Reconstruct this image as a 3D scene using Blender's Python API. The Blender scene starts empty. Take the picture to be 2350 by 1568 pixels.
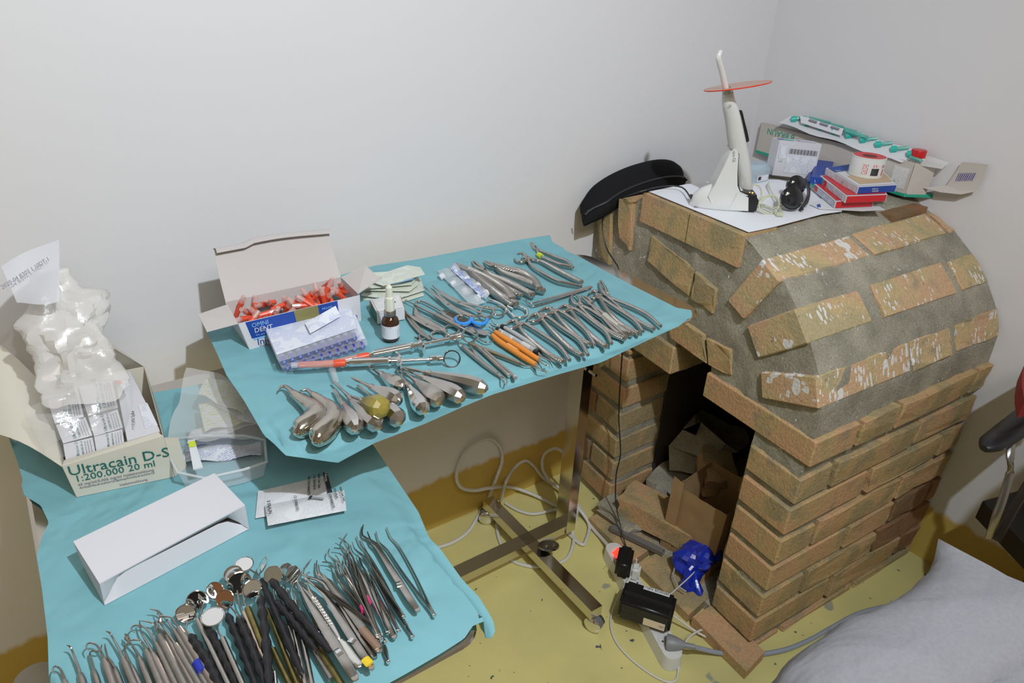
import bpy, bmesh, math, random
from mathutils import Vector, Matrix, noise
random.seed(7)
sc = bpy.context.scene
PI = math.pi
# ---------------------------------------------------------------- camera
F = 1642.0; CX, CY = 1175.0, 784.0
def _n(v): return v.normalized()
Xc = _n(Vector((2542, -742, F)))
Zc = Vector((-160, 3086, F)); Zc = _n(Zc); Zc = _n(Zc - Xc * Xc.dot(Zc))
Yc = Xc.cross(Zc)
RW = Matrix((Xc, Yc, -Zc))              # camera (right, down, forward) -> world
CAM = Vector((0, 0, 1.45))
cam = bpy.data.cameras.new('camera'); camo = bpy.data.objects.new('camera', cam)
sc.collection.objects.link(camo); sc.camera = camo
right = RW @ Vector((1, 0, 0)); down = RW @ Vector((0, 1, 0)); fwd = RW @ Vector((0, 0, 1))
M = Matrix((right, -down, -fwd)).transposed().to_4x4(); M.translation = CAM
camo.matrix_world = M
cam.sensor_width = 36; cam.lens = F / 2350 * 36; cam.clip_start = 0.02
def ray(u, v): return RW @ Vector(((u - CX) / F, (v - CY) / F, 1.0))
def at(u, v, z):
    d = ray(u, v); return CAM + d * ((z - CAM.z) / d.z)
def aty(u, v, y):
    d = ray(u, v); return CAM + d * (y / d.y)
def atx(u, v, x):
    d = ray(u, v); return CAM + d * (x / d.x)
# ---------------------------------------------------------------- light, world, exposure
sc.view_settings.view_transform = 'Standard'; sc.view_settings.look = 'None'
sc.view_settings.exposure = 0.0; sc.view_settings.gamma = 1.0; sc.view_settings.use_curve_mapping = False
w = bpy.data.worlds.new('world'); sc.world = w; w.use_nodes = True
w.node_tree.nodes['Background'].inputs[0].default_value = (0.85, 0.82, 0.78, 1)
w.node_tree.nodes['Background'].inputs[1].default_value = 0.5
sc.cycles.max_bounces = 8; sc.cycles.diffuse_bounces = 3; sc.cycles.transparent_max_bounces = 14
lt = bpy.data.lights.new('dental_lamp', 'SPOT'); lt.energy = 120; lt.shadow_soft_size = 0.022; lt.spot_size = math.radians(128); lt.spot_blend = 1.0; lt.color = (0.83, 0.915, 1.0)
lo = bpy.data.objects.new('dental_lamp', lt); sc.collection.objects.link(lo); lo.location = (0.41, -0.32, 2.40)
lo.rotation_euler = (Vector((0.50, 1.25, 0.85)) - lo.location).to_track_quat('-Z', 'Y').to_euler()
la = bpy.data.lights.new('ceiling_panel', 'AREA'); la.energy = 20; la.shape = 'RECTANGLE'; la.size = 1.2; la.size_y = 0.6; la.color = (1, 0.88, 0.76)
lao = bpy.data.objects.new('ceiling_panel', la); sc.collection.objects.link(lao); lao.location = (0.0, -0.9, 2.56)

# ---------------------------------------------------------------- materials
MATS = {}
def mat(name, col, rough=0.5, metal=0.0, ns=0, namt=0.0, col2=None, bs=0, bump=0.0, spec=0.5, alpha=1.0, emit=0, trans=0, coat=0, seed=0, sharp=None):
    if name in MATS: return MATS[name]
    m = bpy.data.materials.new(name); m.use_nodes = True
    nt = m.node_tree; N = nt.nodes; L = nt.links; b = N['Principled BSDF']
    c = tuple(col) + (1,)
    b.inputs['Base Color'].default_value = c
    b.inputs['Roughness'].default_value = rough; b.inputs['Metallic'].default_value = metal
    b.inputs['Specular IOR Level'].default_value = spec; b.inputs['Alpha'].default_value = alpha
    b.inputs['Transmission Weight'].default_value = trans; b.inputs['Coat Weight'].default_value = coat
    if emit:
        b.inputs['Emission Color'].default_value = c; b.inputs['Emission Strength'].default_value = emit
    tc = N.new('ShaderNodeTexCoord')
    if ns:
        t = N.new('ShaderNodeTexNoise'); t.inputs['Scale'].default_value = ns; t.inputs['Detail'].default_value = 5
        mp = N.new('ShaderNodeMapping'); mp.inputs['Location'].default_value = (seed * 3.1, seed * 1.7, seed)
        L.new(tc.outputs['Object'], mp.inputs[0]); L.new(mp.outputs[0], t.inputs['Vector'])
        r = N.new('ShaderNodeValToRGB'); lo_, hi_ = sharp or (0.5 - namt / 2, 0.5 + namt / 2)
        r.color_ramp.elements[0].position = lo_; r.color_ramp.elements[1].position = hi_
        r.color_ramp.elements[0].color = c; r.color_ramp.elements[1].color = tuple(col2 or col) + (1,)
        L.new(t.outputs['Fac'], r.inputs[0]); L.new(r.outputs[0], b.inputs['Base Color'])
    if bs:
        t2 = N.new('ShaderNodeTexNoise'); t2.inputs['Scale'].default_value = bs; t2.inputs['Detail'].default_value = 4
        L.new(tc.outputs['Object'], t2.inputs['Vector'])
        bp = N.new('ShaderNodeBump'); bp.inputs['Strength'].default_value = bump; bp.inputs['Distance'].default_value = 0.002
        L.new(t2.outputs['Fac'], bp.inputs['Height']); L.new(bp.outputs[0], b.inputs['Normal'])
    MATS[name] = m; return m
def knurl(name, col, rough, sc_=1700):
    m = mat(name, col, rough, 1.0); nt = m.node_tree; N = nt.nodes; L = nt.links
    tc = N.new('ShaderNodeTexCoord'); hs = []
    for a in (0.6, -0.6):
        mp = N.new('ShaderNodeMapping'); mp.inputs['Rotation'].default_value = (0, 0, a); L.new(tc.outputs['Object'], mp.inputs[0])
        wv = N.new('ShaderNodeTexWave'); wv.inputs['Scale'].default_value = sc_ / 6.28; L.new(mp.outputs[0], wv.inputs['Vector']); hs.append(wv)
    ad = N.new('ShaderNodeMath'); ad.operation = 'ADD'; L.new(hs[0].outputs['Fac'], ad.inputs[0]); L.new(hs[1].outputs['Fac'], ad.inputs[1])
    bp = N.new('ShaderNodeBump'); bp.inputs['Strength'].default_value = 0.8; bp.inputs['Distance'].default_value = 0.0006
    L.new(ad.outputs[0], bp.inputs['Height']); L.new(bp.outputs[0], N['Principled BSDF'].inputs['Normal'])
    return m
steel = mat('steel', (0.56, 0.53, 0.50), 0.22, 1, ns=60, namt=0.5, col2=(0.44, 0.41, 0.38))
dsteel = mat('dull_steel', (0.50, 0.47, 0.43), 0.36, 1, ns=90, namt=0.6, col2=(0.38, 0.36, 0.33))
chrome = mat('chrome', (0.80, 0.80, 0.80), 0.08, 1)
kn = knurl('knurled_steel', (0.56, 0.53, 0.50), 0.27)
mirrorm = mat('mirror', (0.88, 0.86, 0.84), 0.02, 1)
bronze = mat('tarnished_brass', (0.42, 0.35, 0.13), 0.38, 1, ns=80, namt=0.5, col2=(0.22, 0.19, 0.09))
blackm = mat('black_plastic', (0.012, 0.012, 0.013), 0.35)
blackr = mat('black_rubber', (0.018, 0.017, 0.02), 0.45)
blackf = mat('black_fabric', (0.010, 0.010, 0.011), 0.85, bs=600, bump=0.3, spec=0.2)
white = mat('white_plastic', (0.74, 0.74, 0.71), 0.18, coat=0.3)
paper = mat('white_paper', (0.74, 0.74, 0.77), 0.7, spec=0.2)
paperw = mat('white_card', (0.70, 0.69, 0.72), 0.6, spec=0.25, bs=40, bump=0.15)
greyc = mat('grey_card_inside', (0.62, 0.58, 0.56), 0.75, spec=0.2)
cream = mat('cream_card', (0.72, 0.68, 0.57), 0.6, spec=0.25, bs=30, bump=0.2)
kraft = mat('brown_cardboard', (0.40, 0.26, 0.13), 0.8, ns=20, namt=0.5, col2=(0.33, 0.21, 0.10), spec=0.2)
orange = mat('orange_plastic', (0.80, 0.27, 0.03), 0.45)
redo = mat('red_orange_plastic', (0.80, 0.09, 0.03), 0.35)
clear = mat('clear_plastic', (0.88, 0.90, 0.94), 0.12, alpha=0.28, spec=0.8)
film = mat('thin_clear_film', (0.86, 0.90, 0.94), 0.14, alpha=0.34, spec=1.0, bs=60, bump=0.6)
milky = mat('milky_film', (0.84, 0.83, 0.81), 0.22, alpha=0.55, spec=0.8, bs=50, bump=0.5)
bagm = mat('crumpled_white_film', (0.88, 0.85, 0.81), 0.22, alpha=0.55, spec=0.7, bs=26, bump=0.9)
blue = mat('blue_ink', (0.015, 0.065, 0.36), 0.4)
lblue = mat('light_blue_ink', (0.25, 0.52, 0.80), 0.5)
ringblue = mat('blue_rubber_ring', (0.04, 0.30, 0.85), 0.35)
navy = mat('violet_blue_cap', (0.045, 0.03, 0.40), 0.25)
ink = mat('black_ink', (0.03, 0.03, 0.035), 0.6)
greyink = mat('grey_ink', (0.30, 0.30, 0.36), 0.6)
dgreen = mat('dark_green_ink', (0.01, 0.16, 0.14), 0.6)
green = mat('green_ink', (0.02, 0.40, 0.26), 0.5)
red = mat('red_plastic', (0.62, 0.015, 0.02), 0.35)
gold = mat('olive_seal', (0.27, 0.24, 0.09), 0.3)
amber = mat('amber_glass', (0.05, 0.015, 0.006), 0.08, spec=0.8)
tapey = mat('yellow_tape', (0.80, 0.58, 0.03), 0.5)
tapeg = mat('lime_tape', (0.62, 0.75, 0.05), 0.5)
tapeb = mat('blue_tape', (0.02, 0.04, 0.42), 0.5)
olive = mat('taped_olive_plastic', (0.25, 0.24, 0.055), 0.22, ns=70, namt=0.4, col2=(0.37, 0.27, 0.05))
pale = mat('pale_teat', (0.78, 0.80, 0.66), 0.4)
whitecord = mat('white_cable', (0.68, 0.67, 0.63), 0.45)
greycord = mat('grey_cable', (0.33, 0.36, 0.42), 0.4)
grip = mat('grey_grip', (0.45, 0.45, 0.44), 0.5)
tube_m = mat('stainless_tube', (0.66, 0.62, 0.56), 0.13, 1)
led = mat('red_lit_switch', (1.0, 0.03, 0.015), 0.4, emit=3.0)
ledo = mat('orange_lit_led', (1.0, 0.38, 0.03), 0.4, emit=6.0)
ambl = mat('amber_shield', (0.66, 0.30, 0.16), 0.15, alpha=0.88)
tint = mat('dark_lens', (0.015, 0.017, 0.022), 0.08, spec=0.9)
yframe = mat('clear_yellow_frame', (0.72, 0.74, 0.50), 0.15, alpha=0.6, spec=0.8)
bluebag = mat('blue_glossy_bag', (0.01, 0.03, 0.40), 0.2, spec=0.8, bs=40, bump=0.5)
teal = mat('teal_cap', (0.03, 0.52, 0.42), 0.3)
tealc = mat('teal_clear', (0.12, 0.55, 0.47), 0.25, alpha=0.6)
drape = mat('teal_drape', (0.205, 0.455, 0.505), 0.62, ns=9, namt=0.6, col2=(0.22, 0.475, 0.525), spec=0.25, bs=900, bump=0.12)
sweat = mat('grey_marl_fabric', (0.31, 0.31, 0.34), 0.95, ns=170, namt=0.9, col2=(0.39, 0.39, 0.42), spec=0.1, bs=700, bump=0.25)
redf = mat('red_upholstery', (0.26, 0.01, 0.015), 0.6)
skinm = mat('grey_label', (0.55, 0.52, 0.45), 0.5)

def soft_wrinkles(m, sc_, dist, st):
    nt = m.node_tree; N = nt.nodes; L = nt.links; g = N.new('ShaderNodeNewGeometry'); n = N.new('ShaderNodeTexNoise'); n.inputs['Scale'].default_value = sc_; n.inputs['Detail'].default_value = 2; n.inputs['Distortion'].default_value = 0.8
    L.new(g.outputs['Position'], n.inputs['Vector']); b = N.new('ShaderNodeBump'); b.inputs['Strength'].default_value = st; b.inputs['Distance'].default_value = dist; L.new(n.outputs['Fac'], b.inputs['Height'])
    old = next((x for x in N if x.type == 'BUMP' and x != b), None)
    if old: L.new(b.outputs[0], old.inputs['Normal'])
    else: L.new(b.outputs[0], N['Principled BSDF'].inputs['Normal'])
soft_wrinkles(drape, 7.5, 0.03, 0.55); soft_wrinkles(sweat, 9, 0.03, 0.45)
# brick with paint spatter options, mortar, floor, walls
def brickmat(name, a, b_, c_, spat=0.0, seed=0):
    m = mat(name, a, 0.85, spec=0.2); nt = m.node_tree; N = nt.nodes; L = nt.links; bs = N['Principled BSDF']
    g = N.new('ShaderNodeNewGeometry'); oi = N.new('ShaderNodeObjectInfo')
    n1 = N.new('ShaderNodeTexNoise'); n1.inputs['Scale'].default_value = 9; n1.inputs['Detail'].default_value = 6
    n1.inputs['Distortion'].default_value = 0.6
    L.new(g.outputs['Position'], n1.inputs['Vector'])
    r = N.new('ShaderNodeValToRGB'); e = r.color_ramp.elements
    e[0].position = 0.40; e[0].color = (*c_, 1); e[1].position = 0.60; e[1].color = (*b_, 1)
    k = r.color_ramp.elements.new(0.49); k.color = (*a, 1)
    ad = N.new('ShaderNodeMath'); ad.operation = 'MULTIPLY_ADD'; L.new(oi.outputs['Random'], ad.inputs[0]); ad.inputs[1].default_value = 0.16; 
    sb = N.new('ShaderNodeMath'); sb.operation = 'SUBTRACT'; L.new(n1.outputs['Fac'], sb.inputs[0]); sb.inputs[1].default_value = 0.08
    L.new(sb.outputs[0], ad.inputs[2]); L.new(ad.outputs[0], r.inputs[0])
    # grey cement smears
    n2 = N.new('ShaderNodeTexNoise'); n2.inputs['Scale'].default_value = 17; n2.inputs['Detail'].default_value = 7
    L.new(g.outputs['Position'], n2.inputs['Vector'])
    r2 = N.new('ShaderNodeMapRange'); r2.inputs[1].default_value = 0.56; r2.inputs[2].default_value = 0.70; r2.inputs[4].default_value = 0.6
    L.new(n2.outputs['Fac'], r2.inputs[0])
    mx = N.new('ShaderNodeMix'); mx.data_type = 'RGBA'; L.new(r2.outputs[0], mx.inputs[0]); L.new(r.outputs[0], mx.inputs[6]); mx.inputs[7].default_value = (0.30, 0.27, 0.20, 1)
    last = mx.outputs[2]
    n9 = N.new('ShaderNodeTexNoise'); n9.inputs['Scale'].default_value = 160; n9.inputs['Detail'].default_value = 4; L.new(g.outputs['Position'], n9.inputs['Vector'])
    r9 = N.new('ShaderNodeMapRange'); r9.inputs[3].default_value = 0.72; r9.inputs[4].default_value = 1.25; L.new(n9.outputs['Fac'], r9.inputs[0])
    m9 = N.new('ShaderNodeMix'); m9.data_type = 'RGBA'; m9.blend_type = 'MULTIPLY'; m9.inputs[0].default_value = 1; L.new(last, m9.inputs[6]); L.new(r9.outputs[0], m9.inputs[7]); last = m9.outputs[2]
    # pits
    v1 = N.new('ShaderNodeTexNoise'); v1.inputs['Scale'].default_value = 95; v1.inputs['Detail'].default_value = 3; L.new(g.outputs['Position'], v1.inputs['Vector'])
    r4 = N.new('ShaderNodeMapRange'); r4.inputs[1].default_value = 0.68; r4.inputs[2].default_value = 0.76; r4.inputs[4].default_value = 0.7; L.new(v1.outputs['Fac'], r4.inputs[0])
    m4 = N.new('ShaderNodeMix'); m4.data_type = 'RGBA'; L.new(r4.outputs[0], m4.inputs[0]); L.new(last, m4.inputs[6]); m4.inputs[7].default_value = (0.15, 0.09, 0.04, 1); last = m4.outputs[2]
    if spat: last = spatter(N, L, g, last, spat)
    L.new(last, bs.inputs['Base Color'])
    n3 = N.new('ShaderNodeTexNoise'); n3.inputs['Scale'].default_value = 130; n3.inputs['Detail'].default_value = 6; L.new(g.outputs['Position'], n3.inputs['Vector'])
    bp = N.new('ShaderNodeBump'); bp.inputs['Strength'].default_value = 0.8; bp.inputs['Distance'].default_value = 0.005; n3.inputs['Roughness'].default_value = 0.65
    L.new(n3.outputs['Fac'], bp.inputs['Height']); L.new(bp.outputs[0], bs.inputs['Normal'])
    return m
def spatter(N, L, g, last, amt):
    mp = N.new('ShaderNodeMapping'); mp.inputs['Scale'].default_value = (1.15, 0.50, 0.42); L.new(g.outputs['Position'], mp.inputs[0])
    vo = N.new('ShaderNodeTexVoronoi'); vo.inputs['Scale'].default_value = 100; vo.inputs['Randomness'].default_value = 1; L.new(mp.outputs[0], vo.inputs['Vector'])
    dn = N.new('ShaderNodeTexNoise'); dn.inputs['Scale'].default_value = 120; L.new(g.outputs['Position'], dn.inputs['Vector'])
    dm = N.new('ShaderNodeMix'); dm.data_type = 'VECTOR'; dm.inputs[0].default_value = 0.006; L.new(mp.outputs[0], dm.inputs[4]); L.new(dn.outputs['Color'], dm.inputs[5]); L.new(dm.outputs[1], vo.inputs['Vector'])
    n = N.new('ShaderNodeTexNoise'); n.inputs['Scale'].default_value = 16; n.inputs['Detail'].default_value = 3; L.new(g.outputs['Position'], n.inputs['Vector'])
    th = N.new('ShaderNodeMapRange'); th.inputs[1].default_value = 0.42; th.inputs[2].default_value = 0.72; th.inputs[3].default_value = 0.03; th.inputs[4].default_value = 0.42 * amt
    L.new(n.outputs['Fac'], th.inputs[0])
    lt_ = N.new('ShaderNodeMath'); lt_.operation = 'LESS_THAN'; L.new(vo.outputs['Distance'], lt_.inputs[0]); L.new(th.outputs[0], lt_.inputs[1])
    mx = N.new('ShaderNodeMix'); mx.data_type = 'RGBA'; L.new(lt_.outputs[0], mx.inputs[0]); L.new(last, mx.inputs[6]); mx.inputs[7].default_value = (0.80, 0.78, 0.75, 1)
    return mx.outputs[2]
BR = brickmat('yellow_brick', (0.55, 0.39, 0.19), (0.60, 0.37, 0.20), (0.41, 0.325, 0.175))
BRS = brickmat('spattered_brick', (0.60, 0.45, 0.24), (0.64, 0.42, 0.25), (0.48, 0.40, 0.23), spat=1.5)
BRD = brickmat('red_brown_shade_brick', (0.33, 0.18, 0.095), (0.38, 0.21, 0.11), (0.27, 0.17, 0.09))  # browner brick copy; shadow at the low right put into its colour
def mortarmat(name, spat):
    m = mat(name, (0.30, 0.27, 0.20), 0.95, spec=0.15); nt = m.node_tree; N = nt.nodes; L = nt.links; bs = N['Principled BSDF']
    g = N.new('ShaderNodeNewGeometry')
    n1 = N.new('ShaderNodeTexNoise'); n1.inputs['Scale'].default_value = 12; n1.inputs['Detail'].default_value = 8; L.new(g.outputs['Position'], n1.inputs['Vector'])
    r = N.new('ShaderNodeValToRGB'); e = r.color_ramp.elements; e[0].position = 0.35; e[0].color = (0.31, 0.29, 0.225, 1); e[1].position = 0.65; e[1].color = (0.47, 0.435, 0.345, 1)
    L.new(n1.outputs['Fac'], r.inputs[0]); last = r.outputs[0]
    n9 = N.new('ShaderNodeTexNoise'); n9.inputs['Scale'].default_value = 240; n9.inputs['Detail'].default_value = 5; L.new(g.outputs['Position'], n9.inputs['Vector'])
    r9 = N.new('ShaderNodeMapRange'); r9.inputs[1].default_value = 0.3; r9.inputs[2].default_value = 0.7; r9.inputs[3].default_value = 0.78; r9.inputs[4].default_value = 1.16; L.new(n9.outputs['Fac'], r9.inputs[0])
    m9 = N.new('ShaderNodeMix'); m9.data_type = 'RGBA'; m9.blend_type = 'MULTIPLY'; m9.inputs[0].default_value = 1; L.new(last, m9.inputs[6]); L.new(r9.outputs[0], m9.inputs[7]); last = m9.outputs[2]
    if spat: last = spatter(N, L, g, last, spat)
    L.new(last, bs.inputs['Base Color'])
    n3 = N.new('ShaderNodeTexNoise'); n3.inputs['Scale'].default_value = 110; n3.inputs['Detail'].default_value = 8; n3.inputs['Roughness'].default_value = 0.7; L.new(g.outputs['Position'], n3.inputs['Vector'])
    bp = N.new('ShaderNodeBump'); bp.inputs['Strength'].default_value = 0.9; bp.inputs['Distance'].default_value = 0.005
    L.new(n3.outputs['Fac'], bp.inputs['Height']); L.new(bp.outputs[0], bs.inputs['Normal'])
    return m
MO = mortarmat('mortar', 0.45)
def wallmat():
    m = mat('painted_wall', (0.78, 0.765, 0.775), 0.6, spec=0.35); nt = m.node_tree; N = nt.nodes; L = nt.links; bs = N['Principled BSDF']
    g = N.new('ShaderNodeNewGeometry'); sp = N.new('ShaderNodeSeparateXYZ'); L.new(g.outputs['Position'], sp.inputs[0])
    n = N.new('ShaderNodeTexNoise'); n.inputs['Scale'].default_value = 14; n.inputs['Detail'].default_value = 5
    mp = N.new('ShaderNodeMapping'); mp.inputs['Scale'].default_value = (2, 2, 0.5); L.new(g.outputs['Position'], mp.inputs[0]); L.new(mp.outputs[0], n.inputs['Vector'])
    a = N.new('ShaderNodeMath'); a.operation = 'MULTIPLY_ADD'; L.new(n.outputs['Fac'], a.inputs[0]); a.inputs[1].default_value = 0.05; L.new(sp.outputs['Z'], a.inputs[2])
    r = N.new('ShaderNodeMapRange'); r.inputs[1].default_value = 0.185; r.inputs[2].default_value = 0.20; L.new(a.outputs[0], r.inputs[0])
    mx = N.new('ShaderNodeMix'); mx.data_type = 'RGBA'; L.new(r.outputs[0], mx.inputs[0]); mx.inputs[6].default_value = (0.60, 0.42, 0.10, 1); mx.inputs[7].default_value = (0.78, 0.765, 0.775, 1)
    L.new(mx.outputs[2], bs.inputs['Base Color'])
    n3 = N.new('ShaderNodeTexNoise'); n3.inputs['Scale'].default_value = 42; n3.inputs['Detail'].default_value = 3; L.new(g.outputs['Position'], n3.inputs['Vector'])
    n4 = N.new('ShaderNodeTexNoise'); n4.inputs['Scale'].default_value = 2.2; n4.inputs['Detail'].default_value = 2; L.new(g.outputs['Position'], n4.inputs['Vector'])
    b1 = N.new('ShaderNodeBump'); b1.inputs['Strength'].default_value = 0.10; b1.inputs['Distance'].default_value = 0.004
    b2 = N.new('ShaderNodeBump'); b2.inputs['Strength'].default_value = 0.25; b2.inputs['Distance'].default_value = 0.02
    L.new(n3.outputs['Fac'], b1.inputs['Height']); L.new(n4.outputs['Fac'], b2.inputs['Height']); L.new(b2.outputs[0], b1.inputs['Normal'])
    L.new(b1.outputs[0], bs.inputs['Normal'])
    return m
WALL = wallmat()
def floormat():
    m = mat('yellow_painted_floor', (0.70, 0.63, 0.26), 0.42, spec=0.4); nt = m.node_tree; N = nt.nodes; L = nt.links; bs = N['Principled BSDF']
    g = N.new('ShaderNodeNewGeometry')
    n = N.new('ShaderNodeTexNoise'); n.inputs['Scale'].default_value = 5; n.inputs['Detail'].default_value = 6; L.new(g.outputs['Position'], n.inputs['Vector'])
    r = N.new('ShaderNodeValToRGB'); e = r.color_ramp.elements; e[0].position = 0.3; e[0].color = (0.62, 0.56, 0.24, 1); e[1].position = 0.65; e[1].color = (0.74, 0.66, 0.26, 1)
    L.new(n.outputs['Fac'], r.inputs[0]); last = r.outputs[0]
    for scl, lo_, hi_, c in ((38, 0.70, 0.715, (0.10, 0.11, 0.11)), (11, 0.71, 0.74, (0.36, 0.36, 0.26)), (80, 0.74, 0.75, (0.07, 0.08, 0.08))):
        n2 = N.new('ShaderNodeTexNoise'); n2.inputs['Scale'].default_value = scl; n2.inputs['Detail'].default_value = 3; L.new(g.outputs['Position'], n2.inputs['Vector'])
        mr = N.new('ShaderNodeMapRange'); mr.inputs[1].default_value = lo_; mr.inputs[2].default_value = hi_; L.new(n2.outputs['Fac'], mr.inputs[0])
        mx = N.new('ShaderNodeMix'); mx.data_type = 'RGBA'; L.new(mr.outputs[0], mx.inputs[0]); L.new(last, mx.inputs[6]); mx.inputs[7].default_value = (*c, 1); last = mx.outputs[2]
    L.new(last, bs.inputs['Base Color'])
    bp = N.new('ShaderNodeBump'); bp.inputs['Strength'].default_value = 0.15; bp.inputs['Distance'].default_value = 0.006; L.new(n.outputs['Fac'], bp.inputs['Height']); L.new(bp.outputs[0], bs.inputs['Normal'])
    return m
FLOOR = floormat()
def printmat(name, base, inkc, scale=260, thr=0.5, rot=0.0, lines=True):
    """fine unreadable print: rows of broken dark dashes on paper (flat print)"""
    m = mat(name, base, 0.6, spec=0.3); nt = m.node_tree; N = nt.nodes; L = nt.links; bs = N['Principled BSDF']
    tc = N.new('ShaderNodeTexCoord'); mp = N.new('ShaderNodeMapping'); mp.inputs['Rotation'].default_value = (0, 0, rot); L.new(tc.outputs['Object'], mp.inputs[0])
    wv = N.new('ShaderNodeTexWave'); wv.bands_direction = 'Y'; wv.inputs['Scale'].default_value = scale / 6.28; L.new(mp.outputs[0], wv.inputs['Vector'])
    m2 = N.new('ShaderNodeMapping'); m2.inputs['Scale'].default_value = (1, 0.35, 0.35); L.new(mp.outputs[0], m2.inputs[0])
    n = N.new('ShaderNodeTexNoise'); n.inputs['Scale'].default_value = scale * 1.3; n.inputs['Detail'].default_value = 1; L.new(m2.outputs[0], n.inputs['Vector'])
    a = N.new('ShaderNodeMath'); a.operation = 'GREATER_THAN'; L.new(wv.outputs['Fac'], a.inputs[0]); a.inputs[1].default_value = 0.55
    b = N.new('ShaderNodeMath'); b.operation = 'GREATER_THAN'; L.new(n.outputs['Fac'], b.inputs[0]); b.inputs[1].default_value = thr
    n5 = N.new('ShaderNodeTexNoise'); n5.inputs['Scale'].default_value = 55; n5.inputs['Detail'].default_value = 0; L.new(mp.outputs[0], n5.inputs['Vector'])
    d = N.new('ShaderNodeMath'); d.operation = 'GREATER_THAN'; L.new(n5.outputs['Fac'], d.inputs[0]); d.inputs[1].default_value = 0.44
    c = N.new('ShaderNodeMath'); c.operation = 'MULTIPLY'; L.new(a.outputs[0], c.inputs[0]); L.new(b.outputs[0], c.inputs[1])
    c2 = N.new('ShaderNodeMath'); c2.operation = 'MULTIPLY'; L.new(c.outputs[0], c2.inputs[0]); L.new(d.outputs[0], c2.inputs[1])
    mx = N.new('ShaderNodeMix'); mx.data_type = 'RGBA'; L.new(c2.outputs[0], mx.inputs[0]); mx.inputs[6].default_value = (*base, 1); mx.inputs[7].default_value = (*inkc, 1)
    L.new(mx.outputs[2], bs.inputs['Base Color']); return m
foil = printmat('printed_foil', (0.78, 0.81, 0.88), (0.30, 0.38, 0.72), 900)
sachet = printmat('printed_sachet', (0.74, 0.75, 0.77), (0.50, 0.52, 0.55), 1100)
tinyp = printmat('printed_card', (0.78, 0.79, 0.84), (0.42, 0.43, 0.52), 900)
yprint = printmat('yellow_blue_print', (0.76, 0.77, 0.74), (0.62, 0.64, 0.16), 240, 0.42)
bprint = printmat('blue_print', (0.78, 0.80, 0.84), (0.35, 0.42, 0.66), 560, 0.45)
redprint = printmat('red_fine_print', (0.76, 0.74, 0.74), (0.70, 0.12, 0.16), 620, 0.42)
ghost = printmat('pale_card_print', (0.80, 0.79, 0.77), (0.58, 0.57, 0.62), 800)

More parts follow.
